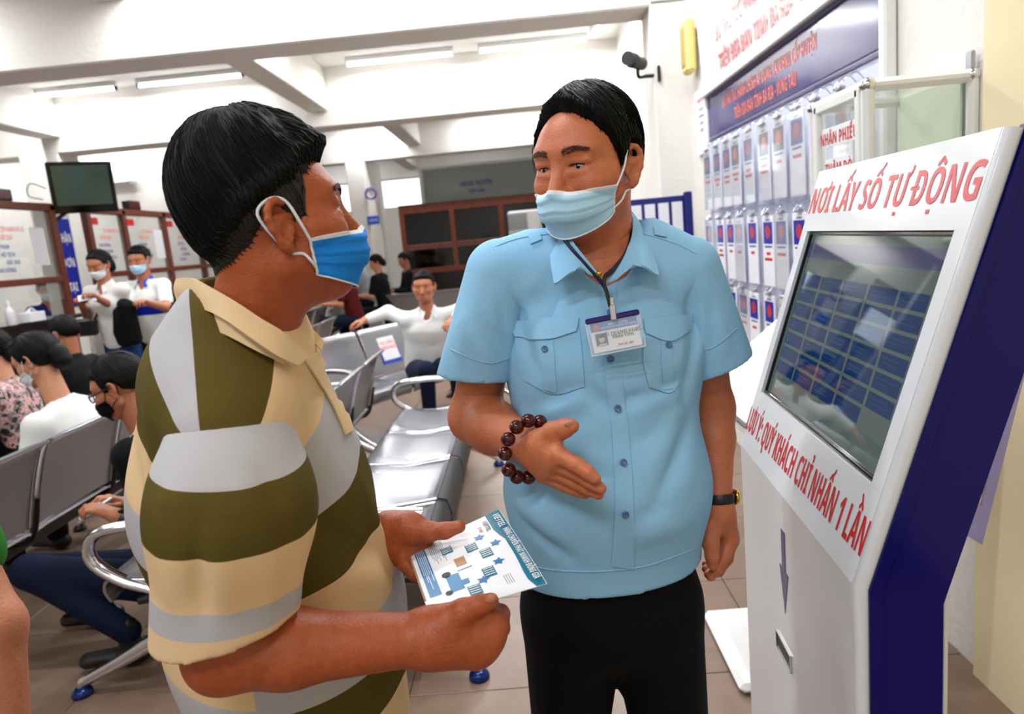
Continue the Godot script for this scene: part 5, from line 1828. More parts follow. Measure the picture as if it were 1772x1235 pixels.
	sb.patch([[P(962, 404, 1.17), P(980, 402, 1.115), P(999, 428, 1.085), P(1040, 478, 1.062)], [P(952, 440, 1.125), P(974, 438, 1.092), P(997, 450, 1.070), P(1024, 474, 1.058)], [P(958, 490, 1.070), P(966, 487, 1.064), P(985, 472, 1.060), P(1004, 460, 1.060)]], 16, 10, 0.003)
	wpart("collar", sb, M.shirt_blue, shirt)
	sb = MB.new()
	sb.patch([[P(1082, 356, 1.205), P(1093, 380, 1.165), P(1092, 412, 1.13), P(1076, 450, 1.088), P(1050, 492, 1.060)], [P(1092, 368, 1.20), P(1110, 400, 1.155), P(1116, 435, 1.115), P(1098, 452, 1.078), P(1066, 484, 1.058)], [P(1104, 384, 1.185), P(1122, 424, 1.135), P(1138, 476, 1.085), P(1116, 464, 1.066), P(1096, 458, 1.058)]], 20, 10, 0.003)
	wpart("collar", sb, M.shirt_blue, shirt)
	# trousers, belt line and shoes
	var hipc := P(1053, 985, 1.17)
	pr = [[hipc + Vector3(0, 0.03, 0), hipc + Vector3(0, -0.07, 0), 0.148, 0.146, 0.03, lat, 0.108, 0.108]]
	for s in [-1.0, 1.0]:
		var h2 := hipc + Vector3(s * 0.075, -0.07, 0)
		var kn := Vector3(hipc.x + s * 0.095, 0.47, -1.18)
		var an := Vector3(hipc.x + s * 0.10, 0.10, -1.24)
		pr.append([h2, kn, 0.086, 0.068, 0.03]); pr.append([kn, an, 0.068, 0.058, 0.03])
	sb = MB.new()
	var tf := field_of(pr, 0.013)
	tf.skin(sb)
	wpart("trousers", sb, M.trousers_black, o)
	for s in [-1.0, 1.0]:
		sb = MB.new()
		var an := Vector3(hipc.x + s * 0.10, 0.04, -1.24)
		solid([[an, an + Vector3(s * 0.03, -0.004, 0.16), 0.042, 0.036, 0.02, Vector3.RIGHT, 0.036, 0.028], [an + Vector3(0, 0.05, 0), an, 0.042, 0.042, 0.02]], 0.012, sb)
		wpart("shoe", sb, M.shoe, o)
	clerk_badge(f)
	clerk_wrists(wrR, elR, wrL, elL)
	print("clerk all ", Time.get_ticks_msec() - t0)

func clerk_badge(f: Field) -> void:
	var bd := thing("name_badge", "plastic name badge with a purple bar hanging from a dark lanyard on the blue shirt", "badge", P(1065, 580, 1.02))
	var b := MB.new()
	b.tube(MB.spline([P(1094, 372, 1.19), P(1091, 410, 1.142), P(1082, 440, 1.098), P(1062, 466, 1.068), P(1046, 482, 1.054), P(1050, 508, 1.044), P(1056, 530, 1.038)], 30), 0.0052, 6, true, 0.4)
	wpart("lanyard", b, M.black, bd)
	b = MB.new()
	b.tube(MB.spline([P(968, 404, 1.125), P(990, 432, 1.082), P(1020, 466, 1.062), P(1046, 496, 1.052), P(1056, 530, 1.038)], 24), 0.0045, 6, true, 0.4)
	wpart("lanyard", b, mat(Color(0.05, 0.06, 0.20), 0.6), bd)
	b = MB.new()
	b.ball(P(1036, 473, 1.055), 0.0042, 10, 8)
	wpart("bead", b, M.gold, bd)
	var q = on_cloth(f, 1065, 590, 0.0)
	var z: float = -q.z - 0.022 if q != null else 1.03
	z = minf(z, 1.032)
	var cs := [P(1013, 561, z + 0.003), P(1104, 541, z + 0.003), P(1119, 598, z - 0.006), P(1025, 614, z - 0.006)]
	var mid: Vector3 = (cs[0] + cs[1] + cs[2] + cs[3]) * 0.25
	var r: Vector3 = ((cs[1] - cs[0]) + (cs[2] - cs[3])).normalized()
	var fr := frame_at(mid, r, cs[0] - cs[3])
	var w: float = (cs[1] - cs[0]).length()
	var h: float = (cs[0] - cs[3]).length()
	b = MB.new(); b.box(fr * Vector3(0, 0, -0.0005), Vector3(w * 0.90, h * 0.94, 0.0012), 0.0, fr.basis)
	wpart("card", b, M.paper, bd)
	b = MB.new(); b.box(fr * Vector3(0, h * 0.33, 0.0004), Vector3(w * 0.88, h * 0.28, 0.0006), 0.0, fr.basis)
	wpart("card_header", b, mat(Color(0.20, 0.47, 0.75), 0.4), bd)
	b = MB.new(); b.lathe(fr * Vector3(-w * 0.33, h * 0.30, 0.0008), [Vector2(0.0, 0.0002), Vector2(0.0048, 0.0)], 14, fr.basis * Basis(Vector3.RIGHT, Vector3.BACK, Vector3.UP))
	wpart("emblem", b, mat(Color(0.80, 0.42, 0.24), 0.4), bd)
	b = MB.new()
	b.text("UBND HUYỆN", 0.0034, fr * Transform3D(Basis.IDENTITY, Vector3(w * 0.08, h * 0.36, 0.0006)), 1.0)
	b.text("VĂN PHÒNG HĐND VÀ UBND", 0.0030, fr * Transform3D(Basis.IDENTITY, Vector3(w * 0.08, h * 0.27, 0.0006)), 0.95)
	wpart("header_text", b, mat(Color(0.75, 0.86, 0.95), 0.5), bd)
	b = MB.new(); b.box(fr * Vector3(-w * 0.27, -h * 0.08, 0.0005), Vector3(w * 0.22, h * 0.40, 0.0006), 0.0, fr.basis)
	var ph := wpart("portrait", b, mat(Color(0.12, 0.32, 0.62), 0.4), bd)
	b = MB.new()
	b.ball(fr * Vector3(-w * 0.27, -h * 0.07, 0.0006), Vector3(w * 0.062, h * 0.12, 0.0006), 14, 8, fr.basis)
	b.ball(fr * Vector3(-w * 0.27, -h * 0.25, 0.0006), Vector3(w * 0.095, h * 0.045, 0.0006), 14, 8, fr.basis)
	wpart("portrait_face", b, mat(Color(0.82, 0.72, 0.56), 0.5), ph)
	b = MB.new()
	b.ball(fr * Vector3(-w * 0.268, h * 0.02, 0.0008), Vector3(w * 0.068, h * 0.055, 0.0006), 14, 8, fr.basis)
	wpart("portrait_hair", b, M.black, ph)
	b = MB.new()
	b.text("TÔ THÀNH NGHĨA", 0.0052, fr * Transform3D(Basis.IDENTITY, Vector3(w * 0.15, h * 0.05, 0.0005)), 0.92, 0.0, 0.0004, true, true, true)
	b.text("Nhân Viên", 0.0046, fr * Transform3D(Basis.IDENTITY, Vector3(w * 0.13, -h * 0.06, 0.0005)), 0.95, 0.0, 0.0004, true, true, true)
	wpart("name_text", b, mat(Color(0.10, 0.10, 0.14), 0.6), bd)
	b = MB.new()
	b.text("Thẻ số: 001", 0.0034, fr * Transform3D(Basis.IDENTITY, Vector3(w * 0.16, -h * 0.33, 0.0005)), 0.95)
	wpart("number_text", b, M.red_ink, bd)
	b = MB.new(); b.box(fr * Vector3(0, -h * 0.02, 0.0022), Vector3(w * 1.02, h * 1.08, 0.0008), 0.0, fr.basis)
	wpart("pouch", b, M.plastic_clear, bd)
	b = MB.new()
	for s in [-1.0, 1.0]:
		b.tube([fr * Vector3(s * w * 0.51, h * 0.5, 0.001), fr * Vector3(s * w * 0.51, -h * 0.55, 0.001)], 0.0011, 6)
	b.tube([fr * Vector3(-w * 0.51, -h * 0.55, 0.001), fr * Vector3(w * 0.51, -h * 0.55, 0.001)], 0.0013, 6)
	wpart("pouch_edge", b, mat(Color(0.75, 0.82, 0.88), 0.15), bd)
	b = MB.new()
	b.box(fr * Vector3(0, h * 0.56, 0.0015), Vector3(w * 1.02, h * 0.19, 0.005), 0.0022, fr.basis)
	wpart("top_bar", b, mat(Color(0.11, 0.04, 0.40), 0.12), bd)
	b = MB.new()
	var cl := frame_at(P(1061, 540, z - 0.006), Vector3(1, 0.02, 0), P(1057, 525, z) - P(1062, 552, z))
	b.box(cl.origin, Vector3(0.0085, 0.022, 0.003), 0.001, cl.basis)
	b.box(cl * Vector3(0, 0.016, 0), Vector3(0.006, 0.012, 0.002), 0.0008, cl.basis)
	wpart("clip", b, M.chrome, bd)

func clerk_wrists(wrR: Vector3, elR: Vector3, wrL: Vector3, elL: Vector3) -> void:
	# beads round the right wrist
	var br := thing("bead_bracelet", "bracelet of large dark red wooden beads on the clerk's wrist", "bracelet", wrR)
	var ax := (wrR - elR).normalized()
	var c := P(914, 774, 1.035)
	var u := (Vector3.UP - ax * ax.y).normalized()
	var v := ax.cross(u)
	var bm := mat(Color(0.26, 0.045, 0.035), 0.14)
	var ball := MB.new()
	ball.ball(Vector3.ZERO, Vector3(0.0114, 0.0108, 0.0114), 16, 10)
	var bmesh := ball.mesh()
	for k in 12:
		var a := TAU * k / 12.0
		var s := MeshInstance3D.new()
		s.name = "bead"
		s.mesh = bmesh
		s.material_override = bm
		br.add_child(s, true)
		s.position = c + (u * cos(a) - Vector3(0, 0.012, 0) * (0.5 - 0.5 * cos(a))) * 0.044 + v * sin(a) * 0.040 + ax * 0.006 * cos(a) - Vector3(0, 0.006 if cos(a) < 0 else 0.0, 0) - br.position
	# wristwatch
	var wt := thing("wristwatch", "gold wristwatch with a dark red leather strap on the clerk's hanging arm", "watch", wrL)
	ax = (P(1243, 885, 1.16) - wrL).normalized()
	var b := MB.new()
	var ring := []
	var sd := Vector3.RIGHT
	var fw := ax.cross(sd).normalized()
	var rows := []
	for i in 5:
		var row := []
		for k in 28:
			var a := TAU * k / 28.0
			var rr := 0.0285 if i in [1, 2, 3] else 0.0262
			row.append(wrL + ax * (i - 2) * 0.0048 + sd * cos(a) * rr + fw * sin(a) * rr)
		rows.append(row)
	b.grid(rows, true)
	wpart("strap", b, mat(Color(0.09, 0.02, 0.02), 0.4), wt)
	b = MB.new()
	b.lathe(wrL + sd * 0.0265, [Vector2(0, 0.008), Vector2(0.011, 0.008), Vector2(0.0135, 0.005), Vector2(0.0135, 0.0), Vector2(0.0, 0.0)], 20, Basis(ax, sd, ax.cross(sd)))
	wpart("case", b, M.gold, wt)
	b = MB.new()
	b.box(wrL - sd * 0.0285, Vector3(0.008, 0.018, 0.016), 0.003)
	wpart("buckle", b, M.steel, wt)

# ------------------------------------------------------------------ the visitor in the striped polo shirt
func stripe_image(bands: Array, total: float) -> ImageTexture:
	var img := Image.create(64, 1024, false, Image.FORMAT_RGB8)
	var ns := FastNoiseLite.new()
	ns.seed = 4
	ns.frequency = 0.08
	for y in 1024:
		var c := y / 1024.0 * total
		var col: Color = bands[-1][1]
		for b in bands:
			if c < b[0]:
				col = b[1]
				break
		for x in 64:
			img.set_pixel(x, y, col.lightened(0.025 * ns.get_noise_2d(x, y) + 0.02 * ((x + y) % 2)))
	return ImageTexture.create_from_image(img)

func visitor() -> void:
	var o := thing("person", "man in a polo shirt with olive, tan and grey stripes holding a flyer", "person", Vector3(-0.30, 0, -0.92))
	var t0 := Time.get_ticks_msec()
	var R := Vector3(0.35, 0, 0.937)      # his right, towards the camera
	var FD := Vector3(0.937, 0, -0.35)    # ahead
	var ear := P(486, 393, 0.795)
	var hf3 := Vector3(0.87, 0.16, -0.46).normalized()
	var ht := head_frame(ear, hf3, Vector3(-0.04, 1, 0.0), 0.90)
	ht.origin = ear + ht.basis * Vector3(0.083, 0.010, 0.012)
	var nb := ht.affine_inverse() * P(428, 600, 0.875)
	var hf := make_head(0.0028, nb, 0.062)
	var skin := MB.new()
	hf.skin(skin)
	for i in skin.v.size(): skin.v[i] = ht * skin.v[i]
	var shR := P(386, 802, 0.735); var elR := P(388, 1128, 0.745); var wrR := P(745, 1104, 0.79)
	var shL := P(470, 740, 1.04); var elL := P(560, 1010, 1.10); var wrL := P(676, 926, 0.995)
	var pr := [[P(420, 640, 0.89), P(450, 850, 0.94), 0.09, 0.10, 0.04, R, 0.06, 0.08], [P(420, 650, 0.90), shR.lerp(elR, 0.2) - Vector3(0, 0.0, 0.03), 0.034, 0.036, 0.03], [P(420, 650, 0.90), shL - Vector3(0, 0.02, 0), 0.034, 0.04, 0.03], [shL, elL, 0.042, 0.042, 0.02]]
	solid(pr, 0.016, skin)
	# right arm and hand on the flyer
	pr = [[shR.lerp(elR, 0.22), elR, 0.044, 0.043, 0.02], [elR, elR.lerp(wrR, 0.3), 0.043, 0.043, 0.02], [elR.lerp(wrR, 0.3), wrR, 0.043, 0.029, 0.02, Vector3.UP, 0.044, 0.031]]
	var th := [P(772, 1080, 0.785), P(800, 1058, 0.782), P(828, 1047, 0.786), P(850, 1039, 0.792)]
	pr.append([wrR, th[0], 0.027, 0.021, 0.02]); pr.append([th[0], th[1], 0.021, 0.0150, 0.014]); pr.append([th[1], th[2], 0.0140, 0.0120, 0.007]); pr.append([th[2], th[3], 0.0120, 0.0096, 0.005])
	for g in [[P(850, 1078, 0.805), P(866, 1062, 0.835), P(852, 1052, 0.86), P(836, 1046, 0.87)], [P(848, 1098, 0.80), P(866, 1086, 0.83), P(850, 1074, 0.858), P(832, 1066, 0.868)], [P(838, 1117, 0.797), P(856, 1110, 0.825), P(842, 1098, 0.853), P(824, 1088, 0.863)], [P(822, 1131, 0.795), P(838, 1127, 0.82), P(828, 1117, 0.846), P(812, 1107, 0.856)]]:
		pr.append([wrR, g[0], 0.026, 0.0175, 0.02]); pr.append([g[0], g[1], 0.0148, 0.0122, 0.007]); pr.append([g[1], g[2], 0.0120, 0.0104, 0.004]); pr.append([g[2], g[3], 0.0104, 0.0086, 0.004])
	solid(pr, 0.003, skin, 0.02)
	# left forearm and hand
	pr = [[elL, wrL, 0.042, 0.029, 0.02]]
	th = [P(708, 914, 0.975), P(740, 920, 0.962), P(770, 918, 0.956), P(795, 911, 0.955)]
	pr.append([wrL, th[0], 0.027, 0.023, 0.02]); pr.append([th[0], th[1], 0.022, 0.0150, 0.014]); pr.append([th[1], th[2], 0.0140, 0.0118, 0.007]); pr.append([th[2], th[3], 0.0118, 0.0092, 0.005])
	for g in [[P(734, 944, 0.985), P(760, 946, 1.0), P(776, 944, 1.005), P(790, 940, 1.01)], [P(724, 955, 0.985), P(744, 966, 0.985), P(758, 970, 0.985), P(770, 970, 0.985)], [P(706, 955, 0.98), P(714, 975, 0.962), P(726, 986, 0.955), P(738, 992, 0.955)], [P(694, 952, 0.98), P(703, 976, 0.955), P(716, 992, 0.945), P(728, 1000, 0.945)]]:
		pr.append([wrL, g[0], 0.025, 0.0165, 0.02]); pr.append([g[0], g[1], 0.0135, 0.0115, 0.006]); pr.append([g[1], g[2], 0.0115, 0.0100, 0.004]); pr.append([g[2], g[3], 0.0100, 0.0084, 0.004])
	solid(pr, 0.003, skin, 0.02)
	wpart("body", skin, M.skin_visitor, o)
	var nl := MB.new()
	nl.ball(P(849, 1036, 0.783), Vector3(0.0088, 0.0058, 0.0048), 12, 6, Basis(Vector3.BACK, 0.35))
	wpart("thumbnail", nl, func_skin(Color(0.72, 0.42, 0.32)), o)
	eyes(o, ht, 1.0, Vector3(0, 0, 1))
	brows(o, ht, hf, M.hair)
	# hair: thick on top and behind, clipped thin at the sides
	var hb := MB.new()
	var line := [[-180.0, -40.0, 0.008], [-150.0, -38.0, 0.008], [-128.0, -26.0, 0.009], [-112.0, -14.0, 0.013], [-92.0, -2.0, 0.012], [-70.0, 6.0, 0.016], [-50.0, 20.0, 0.022], [-30.0, 22.0, 0.032], [0.0, 22.0, 0.034], [30.0, 22.0, 0.032], [50.0, 20.0, 0.022], [70.0, 6.0, 0.016], [92.0, -2.0, 0.012], [112.0, -14.0, 0.013], [128.0, -26.0, 0.009], [150.0, -38.0, 0.008], [180.0, -40.0, 0.008]]
	hair_shell(line, 0.046, hb, ht, 1500, 0.35, 0.14, 0.14, 8)
	wpart("hair", hb, M.hair, o)
	hb = MB.new()
	line = [[-180.0, -42.0, 0.004], [-150.0, -41.0, 0.004], [-125.0, -36.0, 0.004], [-108.0, -26.0, 0.004], [-98.0, -6.0, 0.004], [-84.0, -8.0, 0.004], [-78.0, -26.0, 0.003], [-66.0, -22.0, 0.003], [-54.0, 12.0, 0.004], [-30.0, 24.0, 0.004], [0.0, 26.0, 0.004], [30.0, 24.0, 0.004], [54.0, 12.0, 0.004], [66.0, -22.0, 0.003], [78.0, -26.0, 0.003], [84.0, -8.0, 0.004], [98.0, -6.0, 0.004], [108.0, -26.0, 0.004], [125.0, -36.0, 0.004], [150.0, -41.0, 0.004], [180.0, -42.0, 0.004]]
	hair_shell(line, 0.010, hb, ht, 500, 0.1, 0.1, 0.3, 9, 0.4)
	wpart("clipped_side_hair", hb, M.hair_brown, o)
	face_mask(o, ht, hf, M.mask_deep, M.mask_white, true, 0.0, 76.0, 0.0019)
	print("visitor head ", Time.get_ticks_msec() - t0)
	# polo shirt body
	var C1 := P(402, 668, 0.90); var C2 := P(440, 850, 0.94); var C3 := P(500, 1060, 0.96); var C4 := P(538, 1290, 0.98)
	var f := Field.new(Vector3(-0.66, 0.66, -1.20), Vector3(0.04, 1.47, -0.62), 0.0055)
	f.limb(C1, C2, 0.142, 0.150, 0.04, R, 0.112, 0.150)
	f.limb(C2, C3, 0.150, 0.150, 0.05, R, 0.150, 0.160)
	f.limb(C3, C4, 0.150, 0.150, 0.05, R, 0.160, 0.158)
	f.limb(P(412, 605, 0.885), shR + Vector3(-0.005, 0.022, -0.036), 0.064, 0.060, 0.05)
	f.limb(P(430, 600, 0.89), shL + Vector3(0, 0.012, 0), 0.066, 0.068, 0.05)
	f.limb(P(415, 560, 0.885), P(412, 620, 0.89), 0.070, 0.085, 0.03)
	f.limb(P(432, 480, 0.87), P(436, 560, 0.87), 0.060, 0.052, 0.01, R, -1, -1, 1)
	for q in [[560, 640, 600, 760, 0.016, 0.004], [520, 700, 560, 830, 0.02, -0.005], [540, 760, 620, 900, 0.02, 0.005], [530, 900, 640, 960, 0.018, -0.004], [560, 1000, 680, 1000, 0.02, 0.004], [600, 800, 680, 960, 0.018, 0.004], [640, 900, 700, 1040, 0.016, -0.004], [250, 700, 280, 830, 0.016, 0.004], [235, 780, 262, 930, 0.014, -0.004], [560, 720, 545, 820, 0.014, 0.004], [460, 660, 540, 780, 0.02, 0.003], [600, 1100, 700, 1150, 0.02, 0.004]]:
		fold_px(f, q[0], q[1], q[2], q[3], q[4], q[5])
	var sb := MB.new()
	f.skin(sb)
	var top := P(350, 640, 0.83)
	var seam_s := (P(345, 650, 0.80) - C1).dot(FD)
	for i in sb.v.size():
		sb.uv[i] = stripe_uv(sb.v[i], C1, R, FD, top.y, seam_s, 0)
	# cut the triangles exactly along the shoulder seam so that the bands meet on a clean line
	var old := sb.ix
	sb.ix = PackedInt32Array()
	for k in range(0, old.size(), 3):
		var sd := []
		for q in 3: sd.append((sb.v[old[k + q]] - C1).dot(FD) - seam_s)
		if (sd[0] >= 0.0) == (sd[1] >= 0.0) and (sd[1] >= 0.0) == (sd[2] >= 0.0):
			for q in 3: sb.ix.append(old[k + q])
			continue
		for side in [1, -1]:
			var poly := []
			for q in 3:
				var a := sb.v[old[k + q]]
				var b := sb.v[old[k + (q + 1) % 3]]
				var da: float = sd[q] * side
				var db: float = sd[(q + 1) % 3] * side
				if da >= 0.0: poly.append(a)
				if (da >= 0.0) != (db >= 0.0): poly.append(a.lerp(b, da / (da - db)))
			var first := sb.v.size()
			for p in poly: sb.vert(p, stripe_uv(p, C1, R, FD, top.y, seam_s, side))
			for q in range(1, poly.size() - 1): sb.tri(first, first + q, first + q + 1)
	var olive := Color(0.335, 0.285, 0.11)
	var tan_c := Color(0.875, 0.745, 0.575)
	var grey := Color(0.70, 0.69, 0.70)
	var sm := mat(Color.WHITE, 0.85, 0.0, 0.25)
	sm.albedo_texture = stripe_image([[0.080, olive], [0.150, tan_c], [0.215, grey]], 0.215)
	var shirt := wpart("polo_shirt", sb, sm, o)
	# sleeve with its own bands
	var ax := (elR - shR).normalized()
	var se := shR + ax * ((elR - shR).length() - 0.036)
	var sf := Field.new(shR - Vector3(0.15, 0.34, 0.14), shR + Vector3(0.15, 0.14, 0.14), 0.0045)
	sf.limb(shR + Vector3(0.0, -0.045, -0.012), se + ax * 0.05, 0.082, 0.080, 0.02, FD, 0.078, 0.072)
	sf.limb(shR + Vector3(-0.008, 0.004, -0.045), shR + Vector3(0, -0.055, -0.004), 0.070, 0.082, 0.04)
	var hem := (ax + Vector3(0.26, 0, 0)).normalized()
	sf.limb(se - ax * 0.05, se + ax * 0.06, 0.060, 0.070, 0.004, FD, 0.054, 0.062, 1)
	sf.clip(se, hem)
	for q in [[290, 860, 300, 1060, 0.014, 0.004], [345, 880, 350, 1080, 0.012, -0.004], [420, 850, 470, 1060, 0.016, 0.004], [450, 820, 510, 980, 0.012, -0.004], [500, 880, 515, 1050, 0.012, 0.004], [380, 900, 400, 1060, 0.014, 0.003]]:
		fold_px(sf, q[0], q[1], q[2], q[3], q[4], q[5])
	sb = MB.new()
	sf.skin(sb)
	for i in sb.v.size():
		sb.uv[i] = Vector2(sb.v[i].x, clampf(((sb.v[i] - shR).dot(ax * 0.75 + hem * 0.25) + 0.075) / 0.40, 0.0, 0.999))
	var L := (se - shR).length() + 0.075
	var slm := mat(Color.WHITE, 0.85, 0.0, 0.25)
	slm.albedo_texture = stripe_image([[0.078, grey], [0.146, olive], [0.214, tan_c], [L - 0.026, grey], [0.40, tan_c]], 0.40)
	wpart("sleeve", sb, slm, shirt)
	print("visitor shirt ", Time.get_ticks_msec() - t0)
	# collar, placket
	var cm := cloth(Color(0.875, 0.755, 0.59), 0.85)
	sb = MB.new()
	sb.patch([[P(304, 482, 0.905), P(334, 482, 0.845), P(397, 515, 0.803), P(451, 550, 0.795), P(493, 576, 0.805), P(535, 616, 0.828)],
		[P(300, 500, 0.905), P(338, 506, 0.835), P(392, 534, 0.790), P(444, 568, 0.782), P(486, 596, 0.790), P(527, 624, 0.815)],
		[P(306, 522, 0.905), P(344, 532, 0.828), P(384, 550, 0.782), P(435, 585, 0.772), P(478, 614, 0.780), P(516, 632, 0.803)]], 30, 10, 0.004)
	var col := wpart("collar", sb, cm, shirt)
	sb = MB.new()
	sb.patch([[P(309, 512, 0.895), P(345, 524, 0.838), P(390, 545, 0.795), P(440, 580, 0.786), P(490, 608, 0.795)], [P(308, 552, 0.890), P(345, 562, 0.832), P(392, 580, 0.790), P(442, 606, 0.784), P(492, 630, 0.795)]], 20, 4, 0.003)
	wpart("collar_stand", sb, cm, shirt)
	sb = MB.new()
	sb.patch([[P(494, 545, 0.935), P(516, 548, 0.93), P(540, 568, 0.915), P(560, 588, 0.90)], [P(500, 562, 0.925), P(520, 572, 0.915), P(540, 588, 0.90), P(556, 606, 0.885)]], 14, 5, 0.004)
	wpart("collar", sb, cm, shirt)
	wpart("placket", cloth_patch(f, [[[524, 622], [556, 604]], [[548, 660], [572, 640]], [[572, 700], [590, 688]], [[596, 752], [608, 744]]], 4, 20, 0.004, 0.003), cm, shirt)
	# trousers and shoes
	var hp := Vector3(C4.x, 0.80, C4.z)
	pr = [[hp + Vector3(0, 0.05, 0), hp, 0.15, 0.148, 0.03, R, 0.115, 0.115]]
	for s in [-1.0, 1.0]:
		var a: Vector3 = hp + R * s * 0.075 + Vector3(0, -0.04, 0)
		var k: Vector3 = hp + R * s * 0.09 + Vector3(0.03, -0.36, -0.01)
		var e: Vector3 = hp + R * s * 0.10 + Vector3(0.0, -0.70, 0.0)
		pr.append([a, k, 0.085, 0.065, 0.03]); pr.append([k, e, 0.065, 0.05, 0.03])
	sb = MB.new()
	solid(pr, 0.014, sb)
	wpart("trousers", sb, M.shirt_navy, o)
	for s in [-1.0, 1.0]:
		var e: Vector3 = hp + R * s * 0.10
		e.y = 0.04
		sb = MB.new()
		solid([[e, e + FD * 0.16, 0.042, 0.036, 0.02, R, 0.036, 0.028], [e + Vector3(0, 0.05, 0), e, 0.04, 0.042, 0.02]], 0.012, sb)
		wpart("shoe", sb, M.shoe, o)
	flyer()
	print("visitor all ", Time.get_ticks_msec() - t0)

func stripe_uv(p: Vector3, c: Vector3, R: Vector3, FD: Vector3, ytop: float, seam_s: float, side: int) -> Vector2:
	var l := (p - c).dot(R)
	var s := (p - c).dot(FD) - seam_s
	var drop := maxf(0.0, ytop + 0.045 - absf(l) * 0.30 - p.y)
	var d := drop * 0.92 + absf(s) * 0.95 * exp(-drop / 0.13)
	if side < 0 or (side == 0 and s < 0.0): d += 0.163
	return Vector2(l, d / 0.215)

func flyer() -> void:
	var cs := [P(705, 955, 0.976), P(864, 882, 1.018), P(947, 1010, 0.817), P(745, 1070, 0.776)]
	var fl := thing("flyer", "white printed flyer with a teal header held by the man in stripes", "flyer", (cs[0] + cs[2]) * 0.5)
	# page space: u from the foot of the page (0) to its head (1), v from the far long edge (0) to the near one (1)
	var rows := []
	for i in 13:
		var row := []
		for j in 13:
			row.append(page(cs, i / 12.0, j / 12.0, 0.0))
		rows.append(row)
	var b := MB.new()
	b.sheet(rows, 0.0006)
	wpart("sheet", b, M.paper, fl)
	var teal := mat(Color(0.03, 0.44, 0.54), 0.35)
	var blue := mat(Color(0.06, 0.45, 0.68), 0.35)
	var strip := []
	for i in 13:
		var v := i / 12.0
		var u0 := 0.84 + (0.05 * smoothstep(0.28, 0.40, v) - 0.02 * smoothstep(0.6, 0.95, v)) - 0.0
		if v > 0.9: u0 += 0.10 * (v - 0.9) * 4.0
		var hr := []
		for j in 7: hr.append(page(cs, lerpf(minf(u0, 0.96), 0.995, j / 6.0), v, 0.0012))
		strip.append(hr)
	b = MB.new(); b.grid(strip)
	wpart("header_band", b, teal, fl)
	b = MB.new()
	page_rect(b, cs, 0.055, 0.16, 0.02, 0.78)
	wpart("footer_panel", b, blue, fl)
	b = MB.new()
	page_rect(b, cs, 0.0, 0.018, 0.0, 0.80)
	wpart("edge_strip", b, mat(Color(0.62, 0.48, 0.40), 0.6), fl)
	# teal boxes with ruled lines, stars, parcel and cart
	for q in [[0.34, 0.20], [0.56, 0.30], [0.66, 0.44], [0.60, 0.66], [0.42, 0.80]]:
		b = MB.new()
		var lines := MB.new()
		page_rect(b, cs, q[0] - 0.045, q[0] + 0.065, q[1], q[1] + 0.11)
		for k in 4: page_rect(lines, cs, q[0] - 0.035, q[0] + 0.055, q[1] + 0.015 + k * 0.024, q[1] + 0.022 + k * 0.024, 0.0018)
		var cb := wpart("caption_box", b, teal, fl)
		wpart("caption_lines", lines, M.paper, cb)
	for q in [[0.68, 0.27], [0.79, 0.42], [0.73, 0.64], [0.53, 0.78]]:
		b = MB.new()
		var pts := []
		for k in 10:
			var r := 0.062 if k % 2 == 0 else 0.030
			pts.append(page(cs, q[0] + cos(TAU * k / 10) * r, q[1] + sin(TAU * k / 10) * r * 0.72, 0.0014))
		for k in 10:
			b.face([page(cs, q[0], q[1], 0.0014), pts[k], pts[(k + 1) % 10]])
		wpart("star", b, blue, fl)
	b = MB.new()
	page_rect(b, cs, 0.37, 0.47, 0.42, 0.53)
	wpart("parcel_print", b, mat(Color(0.72, 0.54, 0.38), 0.5), fl)
	b = MB.new()
	page_rect(b, cs, 0.24, 0.36, 0.60, 0.80); page_rect(b, cs, 0.33, 0.42, 0.70, 0.76); page_rect(b, cs, 0.36, 0.50, 0.575, 0.585)
	wpart("cart_print", b, blue, fl)
	for q in [[0.255, 0.58, 0.042], [0.22, 0.80, 0.034]]:
		b = MB.new()
		var ring := []
		for k in 14: ring.append(page(cs, q[0] + cos(TAU * k / 14) * q[2], q[1] + sin(TAU * k / 14) * q[2] * 0.72, 0.0018))
		ring.reverse()
		b.face(ring)
		wpart("wheel_print", b, mat(Color(0.12, 0.14, 0.20), 0.5), fl)
	b = MB.new()
	for k in 9:
		page_rect(b, cs, 0.20 + k * 0.016, 0.205 + k * 0.016, 0.06, 0.30 + 0.12 * ((k * 7) % 5) / 5.0)
	wpart("small_print", b, mat(Color(0.45, 0.47, 0.52), 0.6), fl)
	b = MB.new()
	for k in 4: page_rect(b, cs, 0.70 + k * 0.02, 0.705 + k * 0.02, 0.80, 0.90)
	wpart("small_print", b, mat(Color(0.45, 0.47, 0.52), 0.6), fl)
	b = MB.new()
	for k in 5: page_rect(b, cs, 0.070 + k * 0.017, 0.076 + k * 0.017, 0.10, 0.50 + 0.1 * (k % 3), 0.0018)
	wpart("footer_lines", b, M.paper, fl)
	# lettering runs along v
	var c := page(cs, 0.935, 0.5, 0.0020)
	var fr := frame_at(c, page(cs, 0.935, 1.0, 0.0020) - page(cs, 0.935, 0.0, 0.0020), page(cs, 1.0, 0.5, 0.0020) - page(cs, 0.9, 0.5, 0.0020))
	b = MB.new()
	b.text("VIETTEL", 0.0095, fr.translated(-fr.basis.x * 0.068 + fr.basis.y * 0.000), 0.85, 0.15)
	b.text("HÀNG CHUYỂN PHÁT NHANH ĐỒNG GIÁ", 0.0085, fr.translated(fr.basis.x * 0.028 + fr.basis.y * 0.002), 0.62, 0.15)
	wpart("header_text", b, M.paper, fl)
	c = page(cs, 0.80, 0.17, 0.0020)
	fr.origin = c
	b = MB.new()
	b.text("VIETTEL", 0.0068, fr, 0.85, 0.1)
